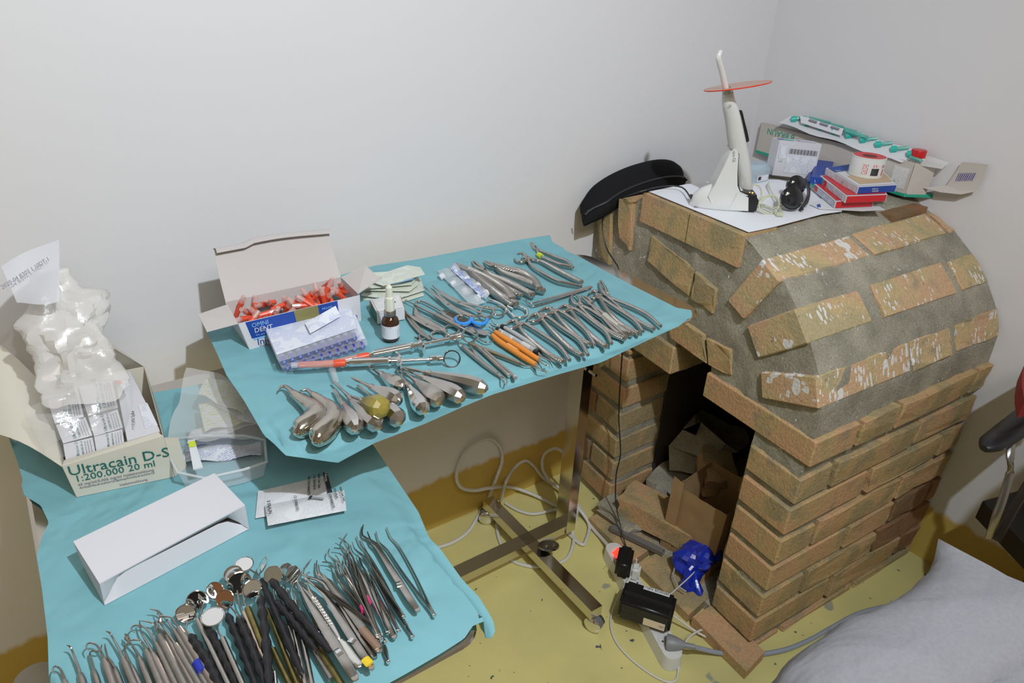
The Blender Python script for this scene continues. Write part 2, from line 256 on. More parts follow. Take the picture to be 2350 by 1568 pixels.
# ---------------------------------------------------------------- mesh helpers
C = sc.collection
class MB:
    def __init__(s): s.v = []; s.f = []
    def add(s, vs, fs, M=None):
        o = len(s.v); s.v += [tuple((M @ Vector(p)) if M else p) for p in vs]; s.f += [tuple(i + o for i in f) for f in fs]; return s
    def box(s, x0, x1, y0, y1, z0, z1, M=None):
        vs = [(x, y, z) for z in (z0, z1) for y in (y0, y1) for x in (x0, x1)]
        return s.add(vs, [(0, 2, 3, 1), (4, 5, 7, 6), (0, 1, 5, 4), (2, 6, 7, 3), (0, 4, 6, 2), (1, 3, 7, 5)], M)
    def hexa(s, b, t):
        n = len(b); return s.add(list(b) + list(t), [tuple(range(n))[::-1], tuple(range(n, 2 * n))] + [(i, (i + 1) % n, n + (i + 1) % n, n + i) for i in range(n)])
    def tube(s, pts, r, n=8, up=(0, 0, 1), closed=False, cap=True, sq=False, M=None):
        pts = [Vector(p) for p in pts]; k = len(pts); up = Vector(up)
        rs = r if isinstance(r, list) else [r] * k
        rs = [(q, q) if not isinstance(q, tuple) else q for q in rs]
        vs = []
        ang0 = PI / 4 if sq else 0
        f_ = math.sqrt(2) if sq else 1; nn = 4 if sq else n
        prev = None
        for i, p in enumerate(pts):
            if closed: d = pts[(i + 1) % k] - pts[i - 1]
            else: d = pts[min(i + 1, k - 1)] - pts[max(i - 1, 0)]
            d.normalize(); sd = up.cross(d)
            if sd.length < 1e-3: sd = prev if prev else Vector((1, 0, 0)).cross(d)
            sd.normalize()
            if prev and sd.dot(prev) < 0 and not closed: sd = -sd
            prev = sd; u2 = d.cross(sd)
            a, b = rs[i]
            for j in range(nn):
                t = ang0 + 2 * PI * j / nn
                vs.append(tuple(p + sd * (a * f_ * math.cos(t)) + u2 * (b * f_ * math.sin(t))))
        fs = []
        for i in range(k if closed else k - 1):
            for j in range(nn):
                a0 = i * nn + j; a1 = i * nn + (j + 1) % nn; b0 = ((i + 1) % k) * nn + j; b1 = ((i + 1) % k) * nn + (j + 1) % nn
                fs.append((a0, a1, b1, b0))
        if cap and not closed: fs += [tuple(range(nn))[::-1], tuple((k - 1) * nn + j for j in range(nn))]
        return s.add(vs, fs, M)
    def lathe(s, prof, n=16, M=None, cap=True):
        vs = [(r * math.cos(2 * PI * j / n), r * math.sin(2 * PI * j / n), z) for r, z in prof for j in range(n)]
        fs = [(i * n + j, i * n + (j + 1) % n, (i + 1) * n + (j + 1) % n, (i + 1) * n + j) for i in range(len(prof) - 1) for j in range(n)]
        if cap: fs += [tuple(range(n))[::-1], tuple((len(prof) - 1) * n + j for j in range(n))]
        return s.add(vs, fs, M)
    def torus(s, c, R, r, n=20, m=8, M=None, ry=None):
        c = Vector(c); ry = ry or R
        return s.tube([c + Vector((R * math.cos(2 * PI * i / n), ry * math.sin(2 * PI * i / n), 0)) for i in range(n)], r, m, closed=True, M=M)
    def grid(s, P):
        nu, nv = len(P), len(P[0]); return s.add([tuple(p) for row in P for p in row], [(i * nv + j, (i + 1) * nv + j, (i + 1) * nv + j + 1, i * nv + j + 1) for i in range(nu - 1) for j in range(nv - 1)])
    def mesh(s, name, m, smooth=True, ang=0.6):
        me = bpy.data.meshes.new(name); me.from_pydata([tuple(p) for p in s.v], [], s.f); me.update()
        bm = bmesh.new(); bm.from_mesh(me); bmesh.ops.recalc_face_normals(bm, faces=bm.faces); bm.to_mesh(me); bm.free()
        if smooth:
            me.polygons.foreach_set('use_smooth', [True] * len(me.polygons))
            me.set_sharp_from_angle(angle=ang)
        me.materials.append(m); return me
WM = {}
def tag(o, label=None, cat=None, group=None, kind=None):
    if label: o['label'] = label
    if cat: o['category'] = cat
    if group: o['group'] = group
    if kind: o['kind'] = kind
    return o
def thing(name, label, cat, loc, group=None):
    o = bpy.data.objects.new(name, None); C.objects.link(o); o.empty_display_size = 0.02
    o.location = loc; o.matrix_world = Matrix.Translation(Vector(loc)); return tag(o, label, cat, group)
def solo(mb, name, m, label, cat, group=None, kind=None, smooth=True, ang=0.6):
    """one-mesh thing whose origin sits at the base centre of its vertices"""
    xs = [p[0] for p in mb.v]; ys = [p[1] for p in mb.v]; zs = [p[2] for p in mb.v]
    c = Vector(((min(xs) + max(xs)) / 2, (min(ys) + max(ys)) / 2, min(zs)))
    mb.v = [tuple(Vector(p) - c) for p in mb.v]
    o = bpy.data.objects.new(name, mb.mesh(name, m, smooth, ang)); C.objects.link(o); o.location = c; o.matrix_world = Matrix.Translation(c)
    return tag(o, label, cat, group, kind)
def child(mb, name, m, parent, label=None, smooth=True, ang=0.6):
    base = parent.matrix_world if parent.name not in WM else WM[parent.name]
    mi = base.inverted(); mb.v = [tuple(mi @ Vector(p)) for p in mb.v]
    o = bpy.data.objects.new(name, mb.mesh(name, m, smooth, ang)); C.objects.link(o); o.parent = parent
    WM[o.name] = base.copy()
    if label: o['label'] = label
    return o
def lettering(txt, parent, m, O, X, Y, size, name='lettering', ex=0.00015, align='LEFT'):
    """flat text: O origin, X reading direction, Y up direction of the letters (world)"""
    cu = bpy.data.curves.new(name, 'FONT'); cu.body = txt; cu.size = size; cu.extrude = ex; cu.align_x = align; cu.resolution_u = 2
    tmp = bpy.data.objects.new('tmp', cu); C.objects.link(tmp)
    me = bpy.data.meshes.new_from_object(tmp); bpy.data.objects.remove(tmp); bpy.data.curves.remove(cu)
    me.materials.clear(); me.materials.append(m)
    X = Vector(X).normalized(); Y = Vector(Y); Y = (Y - X * X.dot(Y)).normalized(); Z = X.cross(Y)
    T = Matrix((X, Y, Z)).transposed().to_4x4(); T.translation = Vector(O) + Z * 0.0004
    base = parent.matrix_world if parent.name not in WM else WM[parent.name]
    me.transform(base.inverted() @ T)
    o = bpy.data.objects.new(name, me); C.objects.link(o); o.parent = parent; WM[o.name] = base.copy(); return o
def lerp(a, b, t): return Vector(a) * (1 - t) + Vector(b) * t
def smooth_path(pts, k=4):
    """Catmull-Rom through the points (Vectors)"""
    P = [Vector(p) for p in pts]; out = []
    for i in range(len(P) - 1):
        p0 = P[max(i - 1, 0)]; p1 = P[i]; p2 = P[i + 1]; p3 = P[min(i + 2, len(P) - 1)]
        for j in range(k):
            t = j / k; out.append(0.5 * ((2 * p1) + (p2 - p0) * t + (2 * p0 - 5 * p1 + 4 * p2 - p3) * t * t + (3 * p1 - p0 - 3 * p2 + p3) * t ** 3))
    out.append(P[-1]); return out
def rad_path(rs, k=4):
    out = []
    for i in range(len(rs) - 1):
        for j in range(k):
            t = j / k; a, b = rs[i], rs[i + 1]
            out.append(tuple(x * (1 - t) + y * t for x, y in zip(a, b)) if isinstance(a, tuple) else a * (1 - t) + b * t)
    out.append(rs[-1]); return out
def sheet(P, th):
    """grid of points given thickness downwards-normal: returns MB with two skins and a rim"""
    nu, nv = len(P), len(P[0]); N = [[None] * nv for _ in range(nu)]
    for i in range(nu):
        for j in range(nv):
            a = P[min(i + 1, nu - 1)][j] - P[max(i - 1, 0)][j]; b = P[i][min(j + 1, nv - 1)] - P[i][max(j - 1, 0)]
            n = a.cross(b); N[i][j] = n.normalized() if n.length else Vector((0, 0, 1))
    mb = MB(); mb.grid(P); Q = [[P[i][j] - N[i][j] * th for j in range(nv)] for i in range(nu)]; o = len(mb.v); mb.grid(Q)
    ring = [(i, 0) for i in range(nu)] + [(nu - 1, j) for j in range(1, nv)] + [(i, nv - 1) for i in range(nu - 2, -1, -1)] + [(0, j) for j in range(nv - 2, 0, -1)]
    idx = [i * nv + j for i, j in ring]
    for a in range(len(idx)):
        b = (a + 1) % len(idx); mb.f.append((idx[a], idx[b], idx[b] + o, idx[a] + o))
    return mb
def resample(poly, n):
    P = [Vector(p) for p in poly]; d = [0]
    for a, b in zip(P, P[1:]): d.append(d[-1] + (b - a).length)
    out = []
    for i in range(n):
        t = d[-1] * i / (n - 1); k = 0
        while k < len(P) - 2 and d[k + 1] < t: k += 1
        out.append(P[k].lerp(P[k + 1], 0 if d[k + 1] == d[k] else (t - d[k]) / (d[k + 1] - d[k])))
    return out
def coons(bk, rt, fr, lf, nu, nv, fz=None):
    """back (left->right), right (back->front), front (left->right), left (back->front)"""
    B = resample(bk, nu); Fr = resample(fr, nu); L_ = resample(lf, nv); R_ = resample(rt, nv); P = []
    for i in range(nu):
        row = []; s = i / (nu - 1)
        for j in range(nv):
            t = j / (nv - 1)
            p = B[i] * (1 - t) + Fr[i] * t + L_[j] * (1 - s) + R_[j] * s - (B[0] * (1 - s) * (1 - t) + B[-1] * s * (1 - t) + Fr[0] * (1 - s) * t + Fr[-1] * s * t)
            if fz: p = fz(p, s, t)
            row.append(p)
        P.append(row)
    return P
#--STRUCTURE--
WY, WX, T1, T2 = 1.37, 1.88, 0.85, 0.72
def struct(name, mb, m):
    return solo(mb, name, m, None, None, kind='structure', smooth=False)
struct('floor', MB().box(-2.2, WX, -2.6, WY, -0.05, 0), FLOOR)
struct('wall_back', MB().box(-2.2, WX + 0.1, WY, WY + 0.1, -0.05, 2.6), WALL)
struct('wall_right', MB().box(WX, WX + 0.1, -2.6, WY, -0.05, 2.6), WALL)
struct('wall_left', MB().box(-2.3, -2.2, -2.6, WY + 0.1, -0.05, 2.6), WALL)
struct('wall_front', MB().box(-2.3, WX + 0.1, -2.7, -2.6, -0.05, 2.6), WALL)
struct('ceiling', MB().box(-2.3, WX + 0.1, -2.7, WY + 0.1, 2.6, 2.7), mat('ceiling_paint', (0.75, 0.73, 0.70), 0.7))

# unseen door and window, added behind the camera for mirrors and steel to reflect
wood = mat('orange_wood', (0.50, 0.24, 0.10), 0.5, ns=3, namt=0.5, col2=(0.42, 0.19, 0.08))
d1_ = solo(MB().box(-2.2, -2.155, -0.9, 0.05, 0, 2.05), 'added_door', wood, None, None, kind='structure', smooth=False)
child(MB().tube([(-2.15, -0.06, 1.05), (-2.11, -0.06, 1.05), (-2.11, -0.17, 1.05)], 0.009, 8), 'door_handle', mat('brass', (0.6, 0.45, 0.2), 0.3, 1), d1_)
w1_ = solo(MB().box(-0.75, 0.35, -2.6, -2.56, 1.0, 2.1), 'added_window', mat('window_frame_paint', (0.7, 0.7, 0.68), 0.5), None, None, kind='structure', smooth=False)
for xa, xb in ((-0.70, -0.22), (-0.18, 0.30)): child(MB().box(xa, xb, -2.565, -2.555, 1.05, 2.05), 'pane', mat('night_glass', (0.01, 0.012, 0.016), 0.05, spec=0.8), w1_, smooth=False)
# ---------------------------------------------------------------- brick stove
def fx(y): return 1.195 + 0.0977 * (y - 0.594)        # front plane (faces -x)
def sy(x): return 0.594 - 0.051 * (x - 1.195)         # side plane (faces -y)
stove = thing('brick_stove', 'unfinished yellow brick stove with a barrel top and grey mortar, built in the corner', 'stove', (1.55, 1.0, 0))
# profile (y, z) outside, counted from lower right over the top to the wall
prof = [(0.594, 0), (0.586, 0.53), (0.577, 0.60), (0.581, 0.639), (0.589, 0.705), (0.612, 0.766), (0.648, 0.822), (0.696, 0.875), (0.745, 0.915),
        (0.803, 0.942), (0.86, 0.970), (1.18, 0.968), (1.30, 0.888), (1.369, 0.84), (1.369, 0)]
inner = [(1.157, 0), (1.157, 0.56), (1.0, 0.56), (1.0, 0.655), (0.88, 0.655), (0.88, 0.57), (0.725, 0.57), (0.725, 0)]
def mortar_core():
    cy, cz = 0.98, 0.45
    out = []
    for y, z in prof:
        if z > 0.5 and y < 1.36:
            rec = 0.0025 if z > 0.66 else 0.008
            d = Vector((y - cy, z - cz)); d = d.normalized(); out.append((y - d.x * rec, z - d.y * rec))
        elif y < 1: out.append((y + 0.007, z))
        else: out.append((y, z))
    loop = out + inner
    bm = bmesh.new(); rows = []
    xs = [0.006] + [0.03 + 0.66 * k / 22 for k in range(23)]
    def X(k, y): 
        x0 = fx(y) + xs[0]; return x0 + (WX - 0.001 - x0) * k / (len(xs) - 1)
    # refine the loop
    fine = []
    for (a, b) in zip(loop, loop[1:] + loop[:1]):
        n = max(1, int((Vector(a) - Vector(b)).length / 0.022))
        for k in range(n): fine.append((a[0] + (b[0] - a[0]) * k / n, a[1] + (b[1] - a[1]) * k / n))
    for k in range(len(xs)):
        rows.append([bm.verts.new((X(k, y), y - 0.051 * (X(k, y) - 1.195) * max(0, min(1, (0.9 - y) / 0.3)), z)) for y, z in fine])
    n = len(fine)
    for k in range(len(xs) - 1):
        for j in range(n): bm.faces.new((rows[k][j], rows[k][(j + 1) % n], rows[k + 1][(j + 1) % n], rows[k + 1][j]))
    bm.faces.new(rows[-1])
    from mathutils.geometry import delaunay_2d_cdt, intersect_point_line
    def inside(p):
        c = False; j = len(fine) - 1
        for i in range(len(fine)):
            (y1, z1), (y2, z2) = fine[i], fine[j]
            if (z1 > p[1]) != (z2 > p[1]) and p[0] < (y2 - y1) * (p[1] - z1) / (z2 - z1) + y1: c = not c
            j = i
        return c
    ins = []
    for a in range(60):
        for b in range(70):
            p = (0.56 + a * 0.015 + random.uniform(-.004, .004), b * 0.015 + random.uniform(-.004, .004))
            if inside(p) and min((p[0] - q[0]) ** 2 + (p[1] - q[1]) ** 2 for q in fine) > 0.008 ** 2: ins.append(p)
    pts = [Vector(p) for p in fine + ins]
    ov, oe, of, *_ = delaunay_2d_cdt(pts, [], [list(range(n))], 1, 1e-6)
    near = {}
    key = lambda p: (round(p[0], 4), round(p[1], 4))
    for i, p in enumerate(fine): near[key(p)] = rows[0][i]
    vv = []
    for p in ov:
        k = key(p)
        if k in near: vv.append(near[k])
        else: vv.append(bm.verts.new((X(0, p[0]), p[0] - 0.051 * (X(0, p[0]) - 1.195) * max(0, min(1, (0.9 - p[0]) / 0.3)), p[1])))
    for f in of:
        try: bm.faces.new([vv[i] for i in f])
        except ValueError: pass
    for v in bm.verts:
        if v.co.z > 0.01 and v.co.x < WX - 0.01 and v.co.y < WY - 0.01:
            q = v.co * 34; v.co += Vector((noise.noise(q), noise.noise(q + Vector((9, 1, 4))), noise.noise(q + Vector((3, 7, 2))))) * 0.0055
    bmesh.ops.recalc_face_normals(bm, faces=bm.faces)
    me = bpy.data.meshes.new('mortar'); base = stove.matrix_world.inverted(); bm.transform(base); bm.to_mesh(me); bm.free()
    me.polygons.foreach_set('use_smooth', [True] * len(me.polygons)); me.set_sharp_from_angle(angle=0.7)
    me.materials.append(MO); o = bpy.data.objects.new('mortar', me); C.objects.link(o); o.parent = stove
    return o
mortar_core()
child(MB().box(1.72, 1.86, 0.62, 1.365, 0.0, 0.80), 'fire_chamber_back', mat('cavity_shade', (0.05, 0.04, 0.035), 0.9), stove)  # near-black colour stands in for the shade deep in the cavity
def brick(corners, depth_dir, depth, m, par=None, jit=0.0025, name='brick'):
    """corners: 4 world points of the visible face, pushed back along depth_dir; edges chamfered and uneven"""
    c = [Vector(p) for p in corners]; d = Vector(depth_dir).normalized()
    j = lambda a: Vector((random.uniform(-a, a), random.uniform(-a, a), random.uniform(-a, a)))
    ctr = sum(c, Vector()) / 4; c = [p + j(jit) for p in c]
    f = [p + (ctr - p).normalized() * 0.003 - d * 0.002 + j(0.001) for p in c]
    # face ring subdivided once per edge for a chipped outline
    def ring(r, a):
        o = []
        for i in range(4):
            p, q = r[i], r[(i + 1) % 4]; o += [p, p.lerp(q, 0.36) + j(a), p.lerp(q, 0.7) + j(a)]
        return o
    a, b, e = ring(f, 0.0028), ring(c, 0.0028), [p + d * depth for p in ring(c, 0)]
    mb = MB(); mb.v = [tuple(p) for p in a + b + e]
    mb.f = [tuple(range(12))] + [(i, (i + 1) % 12, 12 + (i + 1) % 12, 12 + i) for i in range(12)] + [(12 + i, 12 + (i + 1) % 12, 24 + (i + 1) % 12, 24 + i) for i in range(12)] + [tuple(range(24, 36))[::-1]]
    return child(mb, name, m, par or stove, smooth=False)
def cornerbrick(x1, z0, z1, y1, m):
    """brick showing both the front (-x) and the side (-y): box from the corner"""
    j = lambda: random.uniform(-0.003, 0.003)
    y0 = 0.588 + j() * 0.4; le = Vector((0, lean((z0 + z1) / 2), 0))
    def pt(x, y, z): return Vector((x, y, z))
    P = [pt(fx(y0) + 0.0 + j() * .5, sy(1.2) - 0.001, z0 + j()), pt(x1 + j(), sy(x1) - 0.001, z0 + j() * .6), pt(x1 + j(), y1, z0), pt(fx(y1) - 0.001 + j() * .4, y1, z0 + j() * .6)]
    P[0] += le; P[1] += le
    Q = [p + Vector((j() * .3, j() * .3, z1 - z0 + j())) for p in P]
    mb = MB(); mb.hexa(P, Q); bm = bmesh.new(); vs = [bm.verts.new(v) for v in mb.v]
    for f in mb.f: bm.faces.new([vs[i] for i in f])
    bmesh.ops.bevel(bm, geom=list(bm.edges), offset=0.0035, segments=1, affect='EDGES')
    mb = MB(); bm.verts.index_update(); mb.v = [tuple(v.co) for v in bm.verts]; mb.f = [tuple(v.index for v in f.verts) for f in bm.faces]; bm.free()
    return child(mb, 'brick', m, stove, smooth=False)
def lean(z): return 0.0 if z <= 0 else (-0.008 * z / 0.53 if z < 0.53 else -0.008 - 0.009 * min(1, (z - 0.53) / 0.07))
def side(x0, x1, z0, z1, m):
    brick([(x0, sy(x0) - 0.003 + lean(z0), z0), (x1, sy(x1) - 0.003 + lean(z0), z0), (x1, sy(x1) - 0.003 + lean(z1), z1), (x0, sy(x0) - 0.003 + lean(z1), z1)], (0, 1, 0), 0.06, m)
E1 = 1.872
# courses of the side wall: bottom, list of joints (first brick wraps the corner)
courses = [(-0.03, [1.316, 1.60]), (0.036, [1.478, 1.775]), (0.122, [1.345, 1.628]), (0.207, [1.47, 1.66, 1.83]), (0.293, [1.318, 1.642]), (0.381, [1.475, 1.775]), (0.468, [1.31, 1.626]), (0.560, [1.345, 1.485, 1.80])]
for k, (z, js) in enumerate(courses):
    z1 = z + (0.068 if k < 7 else 0.066)
    if k == 0: z1 = 0.016; z = 0.001
    elif k == 7: z, z1 = 0.567, 0.634
    xs = js + [E1]
    yin = 0.722 if k < 7 else 0.885
    cornerbrick(js[0] - 0.004, z, z1, yin if k else 0.70, BR)
    for a, b in zip(xs, xs[1:]):
        if b - a > 0.03: side(a + 0.008, b - 0.004 if b < E1 else b, z, z1, BRD if (k < 4 and a > 1.6 and b > 1.8) else BR)  # low right bricks carry the shadow there as a brown colour
# barrel rows: outer surface quad between profile points, bricks with joints; depth towards the centre
def barrel(p0, p1, joints, m, front_in, dep=0.06):
    (y0, z0), (y1, z1) = p0, p1
    def P(x, y, z, front=False):
        X = fx(y) - 0.003 if front else x
        return Vector((X, y - 0.051 * (X - 1.195) * max(0, min(1, (0.9 - y) / 0.3)), z))
    nrm = Vector((0, 0.98 - (y0 + y1) / 2, 0.45 - (z0 + z1) / 2)).normalized()
    off = -nrm * 0.0005
    for i, (a, b) in enumerate(joints):
        first = i == 0
        q = [P(a, y0, z0, first) + off, P(b, y0, z0) + off, P(b, y1, z1) + off, P(a, y1, z1, first) + off]
        if first:   # whole header brick seen on the stove's front too
            (ya, za), (yb, zb) = front_in
            d0 = Vector((0, ya - y0, za - z0)); d1 = Vector((0, yb - y1, zb - z1))
            J = lambda: Vector((0, random.uniform(-.002, .002), random.uniform(-.002, .002)))
            fr = [q[0] + J(), q[3] + J(), Vector((fx(yb) - 0.004, yb, zb)), Vector((fx(ya) - 0.004, ya, za))]
            bk = [q[1], q[2], q[2] + d1 * 0.5, q[1] + d0 * 0.5]
            mb = MB(); mb.hexa(fr, bk); bm = bmesh.new(); vs = [bm.verts.new(v) for v in mb.v]
            for f in mb.f: bm.faces.new([vs[t] for t in f])
            bmesh.ops.bevel(bm, geom=list(bm.edges), offset=0.003, segments=1, affect='EDGES')
            bm.verts.index_update(); mb = MB(); mb.v = [tuple(v.co) for v in bm.verts]; mb.f = [tuple(v.index for v in f.verts) for f in bm.faces]; bm.free()
            child(mb, 'brick', m, stove, smooth=False)
        else: brick(q, nrm, dep, m)
barrel((0.745, 0.915), (0.803, 0.942), [(0, 1.515), (1.528, 1.838), (1.85, 1.875)], BRS, ((0.813, 0.80), (0.866, 0.822)))
barrel((0.648, 0.822), (0.696, 0.875), [(0, 1.408), (1.45, 1.735), (1.757, 1.873)], BRS, ((0.755, 0.735), (0.80, 0.79)))
barrel((0.589, 0.705), (0.612, 0.766), [(0, 1.505), (1.512, 1.665), (1.69, 1.873)], BRS, ((0.722, 0.655), (0.741, 0.71)))
# flat top: bricks under the paper, seen from the front
def front(poly, m, proud=0.0, dep=0.06, label=None):
    """front-face brick from (y,z) corners"""
    q = [(fx(y) - proud, y, z) for y, z in poly]; brick(q, (1, 0, 0), dep, m)
def topbrick(y0, y1, x0, x1, z0, z1, m):
    P = [Vector((max(x0, 0) or fx(y0) - 0.003, y0, z0)), Vector((x1, y0, z0)), Vector((x1, y1, z0)), Vector((x0 or fx(y1) - 0.003, y1, z0))]
    Q = [p + Vector((0, 0, z1 - z0)) for p in P]; mb = MB(); mb.hexa(P, Q)
    child(mb, 'brick', m, stove, smooth=False)
topbrick(0.858, 1.018, 0, 1.33, 0.902, 0.972, BR); topbrick(1.022, 1.182, 0, 1.33, 0.902, 0.972, BR)
for a, b in ((1.335, 1.50), (1.505, 1.66)): topbrick(0.868, 0.99, a, b, 0.92, 0.968, BR)
topbrick(0.80, 0.87, 1.70, 1.86, 0.90, 0.958, BRD)
rim = [((1.000, 0.790), (1.000, 0.838), (1.075, 0.852), (1.150, 0.868), (1.150, 0.81), (1.08, 0.80))]
front([(0.905, 0.772), (0.975, 0.782), (0.972, 0.845), (0.900, 0.832)], BR)
front([(0.982, 0.783), (1.140, 0.815), (1.135, 0.878), (0.980, 0.846)], BR)
front([(1.205, 0.818), (1.245, 0.835), (1.268, 0.935), (1.215, 0.955)], BR, 0.004)
front([(1.275, 0.752), (1.325, 0.762), (1.350, 0.868), (1.300, 0.886)], BR, 0.004)
front([(0.815, 0.660), (0.882, 0.652), (0.905, 0.712), (0.83, 0.716)], BR)
front([(0.888, 0.654), (1.018, 0.658), (1.055, 0.724), (0.912, 0.714)], BR)
front([(1.062, 0.66), (1.20, 0.668), (1.21, 0.735), (1.07, 0.728)], BR)
# corbel brick over the left pillar with its inner side showing, reveal courses of pillar and pier
def blk(x0, x1, y0, y1, z0, z1, m, skew=True):
    s_ = (lambda y: 0.0977 * (y - y0)) if skew else (lambda y: 0)
    P = [Vector((x, y, z0)) for x, y in ((x0, y0), (x1, y0), (x1 + s_(y1), y1), (x0 + s_(y1), y1))]
    j = lambda: Vector((random.uniform(-.002, .002), random.uniform(-.002, .002), random.uniform(-.003, .003)))
    P = [p + j() for p in P]; Q = [p + Vector((0, 0, z1 - z0)) + j() for p in P]
    mb = MB(); mb.hexa(P, Q); bm = bmesh.new(); vs = [bm.verts.new(v) for v in mb.v]
    for f in mb.f: bm.faces.new([vs[t] for t in f])
    bmesh.ops.bevel(bm, geom=list(bm.edges), offset=0.0035, segments=1, affect='EDGES')
    bm.verts.index_update(); mb = MB(); mb.v = [tuple(v.co) for v in bm.verts]; mb.f = [tuple(v.index for v in f.verts) for f in bm.faces]; bm.free()
    child(mb, 'brick', m, stove, smooth=False)
blk(fx(0.995) - 0.003, 1.46, 0.995, 1.16, 0.562, 0.640, BR)
for k in range(7):
    z = 0.030 + 0.0868 * k * 0.98
    if z + 0.066 > 0.565: z1 = 0.556
    else: z1 = z + 0.066
    yl = 1.262 if k % 2 else 1.30
    blk(fx(1.153) - 0.003, 1.42 if k % 2 else 1.50, 1.152, yl, z, z1, BR)
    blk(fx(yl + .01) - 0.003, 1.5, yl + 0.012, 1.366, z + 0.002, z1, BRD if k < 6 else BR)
# hearth sill: bricks along the opening, on the floor
for a, b in ((0.548, 0.722), (0.735, 0.93), (0.945, 1.14)):
    y0, y1 = a, b
    P = [(1.128 + (y0 - 0.5) * 0.05, y0, 0.001), (1.205 + (y0 - .5) * 0.09, y0 + 0.01, 0.001), (1.205 + (y1 - .5) * 0.09, y1, 0.001), (1.128 + (y1 - .5) * 0.05, y1, 0.001)]
    mb = MB(); mb.hexa([Vector(p) for p in P], [Vector(p) + Vector((0, 0, 0.028 + random.uniform(-.004, .006))) for p in P])
    child(mb, 'brick', BR, stove, smooth=False)
child(MB().hexa([Vector(p) for p in ((1.20, 0.60, 0.0), (1.70, 0.62, 0.0), (1.70, 1.16, 0.0), (1.24, 1.16, 0.0))], [Vector(p) for p in ((1.20, 0.60, 0.024), (1.70, 0.62, 0.05), (1.70, 1.16, 0.05), (1.24, 1.16, 0.03))]), 'hearth_bed', MO, stove)

cavity_dark = MATS['cavity_shade']  # dark panels: the deep cavity's shade put into their colour
child(MB().box(1.42, 1.72, 1.148, 1.156, 0.05, 0.56), 'shade_panel', cavity_dark, stove); child(MB().box(1.36, 1.72, 0.727, 0.733, 0.05, 0.57), 'shade_panel', cavity_dark, stove)
child(MB().box(1.30, 1.72, 0.885, 0.995, 0.646, 0.653), 'shade_panel', cavity_dark, stove); child(MB().box(1.36, 1.72, 0.735, 0.875, 0.562, 0.568), 'shade_panel', cavity_dark, stove); child(MB().box(1.47, 1.72, 1.0, 1.15, 0.552, 0.558), 'shade_panel', cavity_dark, stove)
child(MB().box(1.708, 1.72, 0.73, 1.15, 0.04, 0.655), 'shade_panel', cavity_dark, stove)

# ---------------------------------------------------------------- trolleys (instrument stands) and drapes
def vlist(*a): return [Vector(p) for p in a]
def pxs(z, *pts): return [at(p[0], p[1], p[2] if len(p) > 2 else z) for p in pts]
def rrect(x0, x1, y0, y1, r, n=5):
    o = []
    for cx, cy, a0 in ((x1 - r, y1 - r, 0), (x0 + r, y1 - r, 90), (x0 + r, y0 + r, 180), (x1 - r, y0 + r, 270)):
        for k in range(n + 1):
            a = math.radians(a0 + 90 * k / n); o.append((cx + r * math.cos(a), cy + r * math.sin(a)))
    return o
def traymesh(par, x0, x1, y0, y1, zt, r=0.03):
    loop = rrect(x0, x1, y0, y1, r); mb = MB(); n = len(loop)
    mb.hexa([(x, y, zt - 0.006) for x, y in loop], [(x, y, zt - 0.003) for x, y in loop]); child(mb, 'tray', tube_m, par)
    child(MB().tube([(x, y, zt - 0.009) for x, y in loop], [(0.006, 0.005)] * n, 8, closed=True), 'tray_rim', tube_m, par)
def caster(par, x, y, ztop, a):
    d = Vector((math.cos(a), math.sin(a), 0)); n = Vector((-d.y, d.x, 0)); c = Vector((x, y, 0.0215)) + d * 0.012
    T = Matrix((d, Vector((0, 0, 1)), n)).transposed().to_4x4(); T.translation = c
    wh = child(MB().lathe([(0.004, -0.011), (0.017, -0.011), (0.021, -0.007), (0.021, 0.007), (0.017, 0.011), (0.004, 0.011)], 20, T), 'caster_wheel', mat('grey_wheel', (0.16, 0.16, 0.16), 0.4), par)
    T2 = T.copy(); mb = MB()
    for s_ in (-1, 1): mb.lathe([(0.001, s_ * 0.012), (0.0225, s_ * 0.0125), (0.018, s_ * 0.017), (0.008, s_ * 0.019), (0.001, s_ * 0.019)], 20, T2)
    child(mb, 'caster_hood', chrome, par)
    child(MB().tube([(x, y, 0.03), (x, y, ztop)], 0.006, 10), 'caster_stem', chrome, par)
st = thing('instrument_stand', 'wheeled stainless steel instrument stand carrying the higher draped tray in front of the stove', 'stand', (1.06, 1.13, 0))
traymesh(st, 0.245, 1.084, 0.818, 1.195, T1, 0.045)
def bar(par, name, a, b, w_, h_, m=tube_m):
    return child(MB().tube([a, b], [(w_ / 2, h_ / 2)] * 2, sq=True), name, m, par, smooth=False)
child(MB().tube([(1.058, 1.128, 0.052), (1.058, 1.128, 0.60)], [(0.0155, 0.024)] * 2, sq=True, up=(0, 1, 0)), 'post', tube_m, st, smooth=False)
child(MB().tube([(1.058, 1.128, 0.60), (1.058, 1.128, 0.842)], [(0.0125, 0.020)] * 2, sq=True, up=(0, 1, 0)), 'inner_post', mat('dark_steel_tube', (0.35, 0.33, 0.30), 0.2, 1), st, smooth=False)
child(MB().tube([(1.058, 1.10, 0.575), (1.058, 1.075, 0.575)], 0.004, 8), 'clamp_screw', chrome, st)
T = Matrix.Translation(Vector((1.096, 1.125, 0.585))) @ Matrix.Rotation(PI / 2, 4, 'Y')
child(MB().lathe([(0.006, -0.012), (0.006, 0.0), (0.020, 0.002), (0.024, 0.008), (0.024, 0.014), (0.018, 0.020), (0.002, 0.022)], 12, T), 'clamp_knob', mat('yellowed_knob', (0.50, 0.46, 0.26), 0.4), st)
bar(st, 'base_beam', (0.36, 1.128, 0.064), (1.078, 1.128, 0.064), 0.040, 0.026)
bar(st, 'cross_leg', (0.926, 0.845, 0.062), (0.926, 1.322, 0.062), 0.034, 0.030)
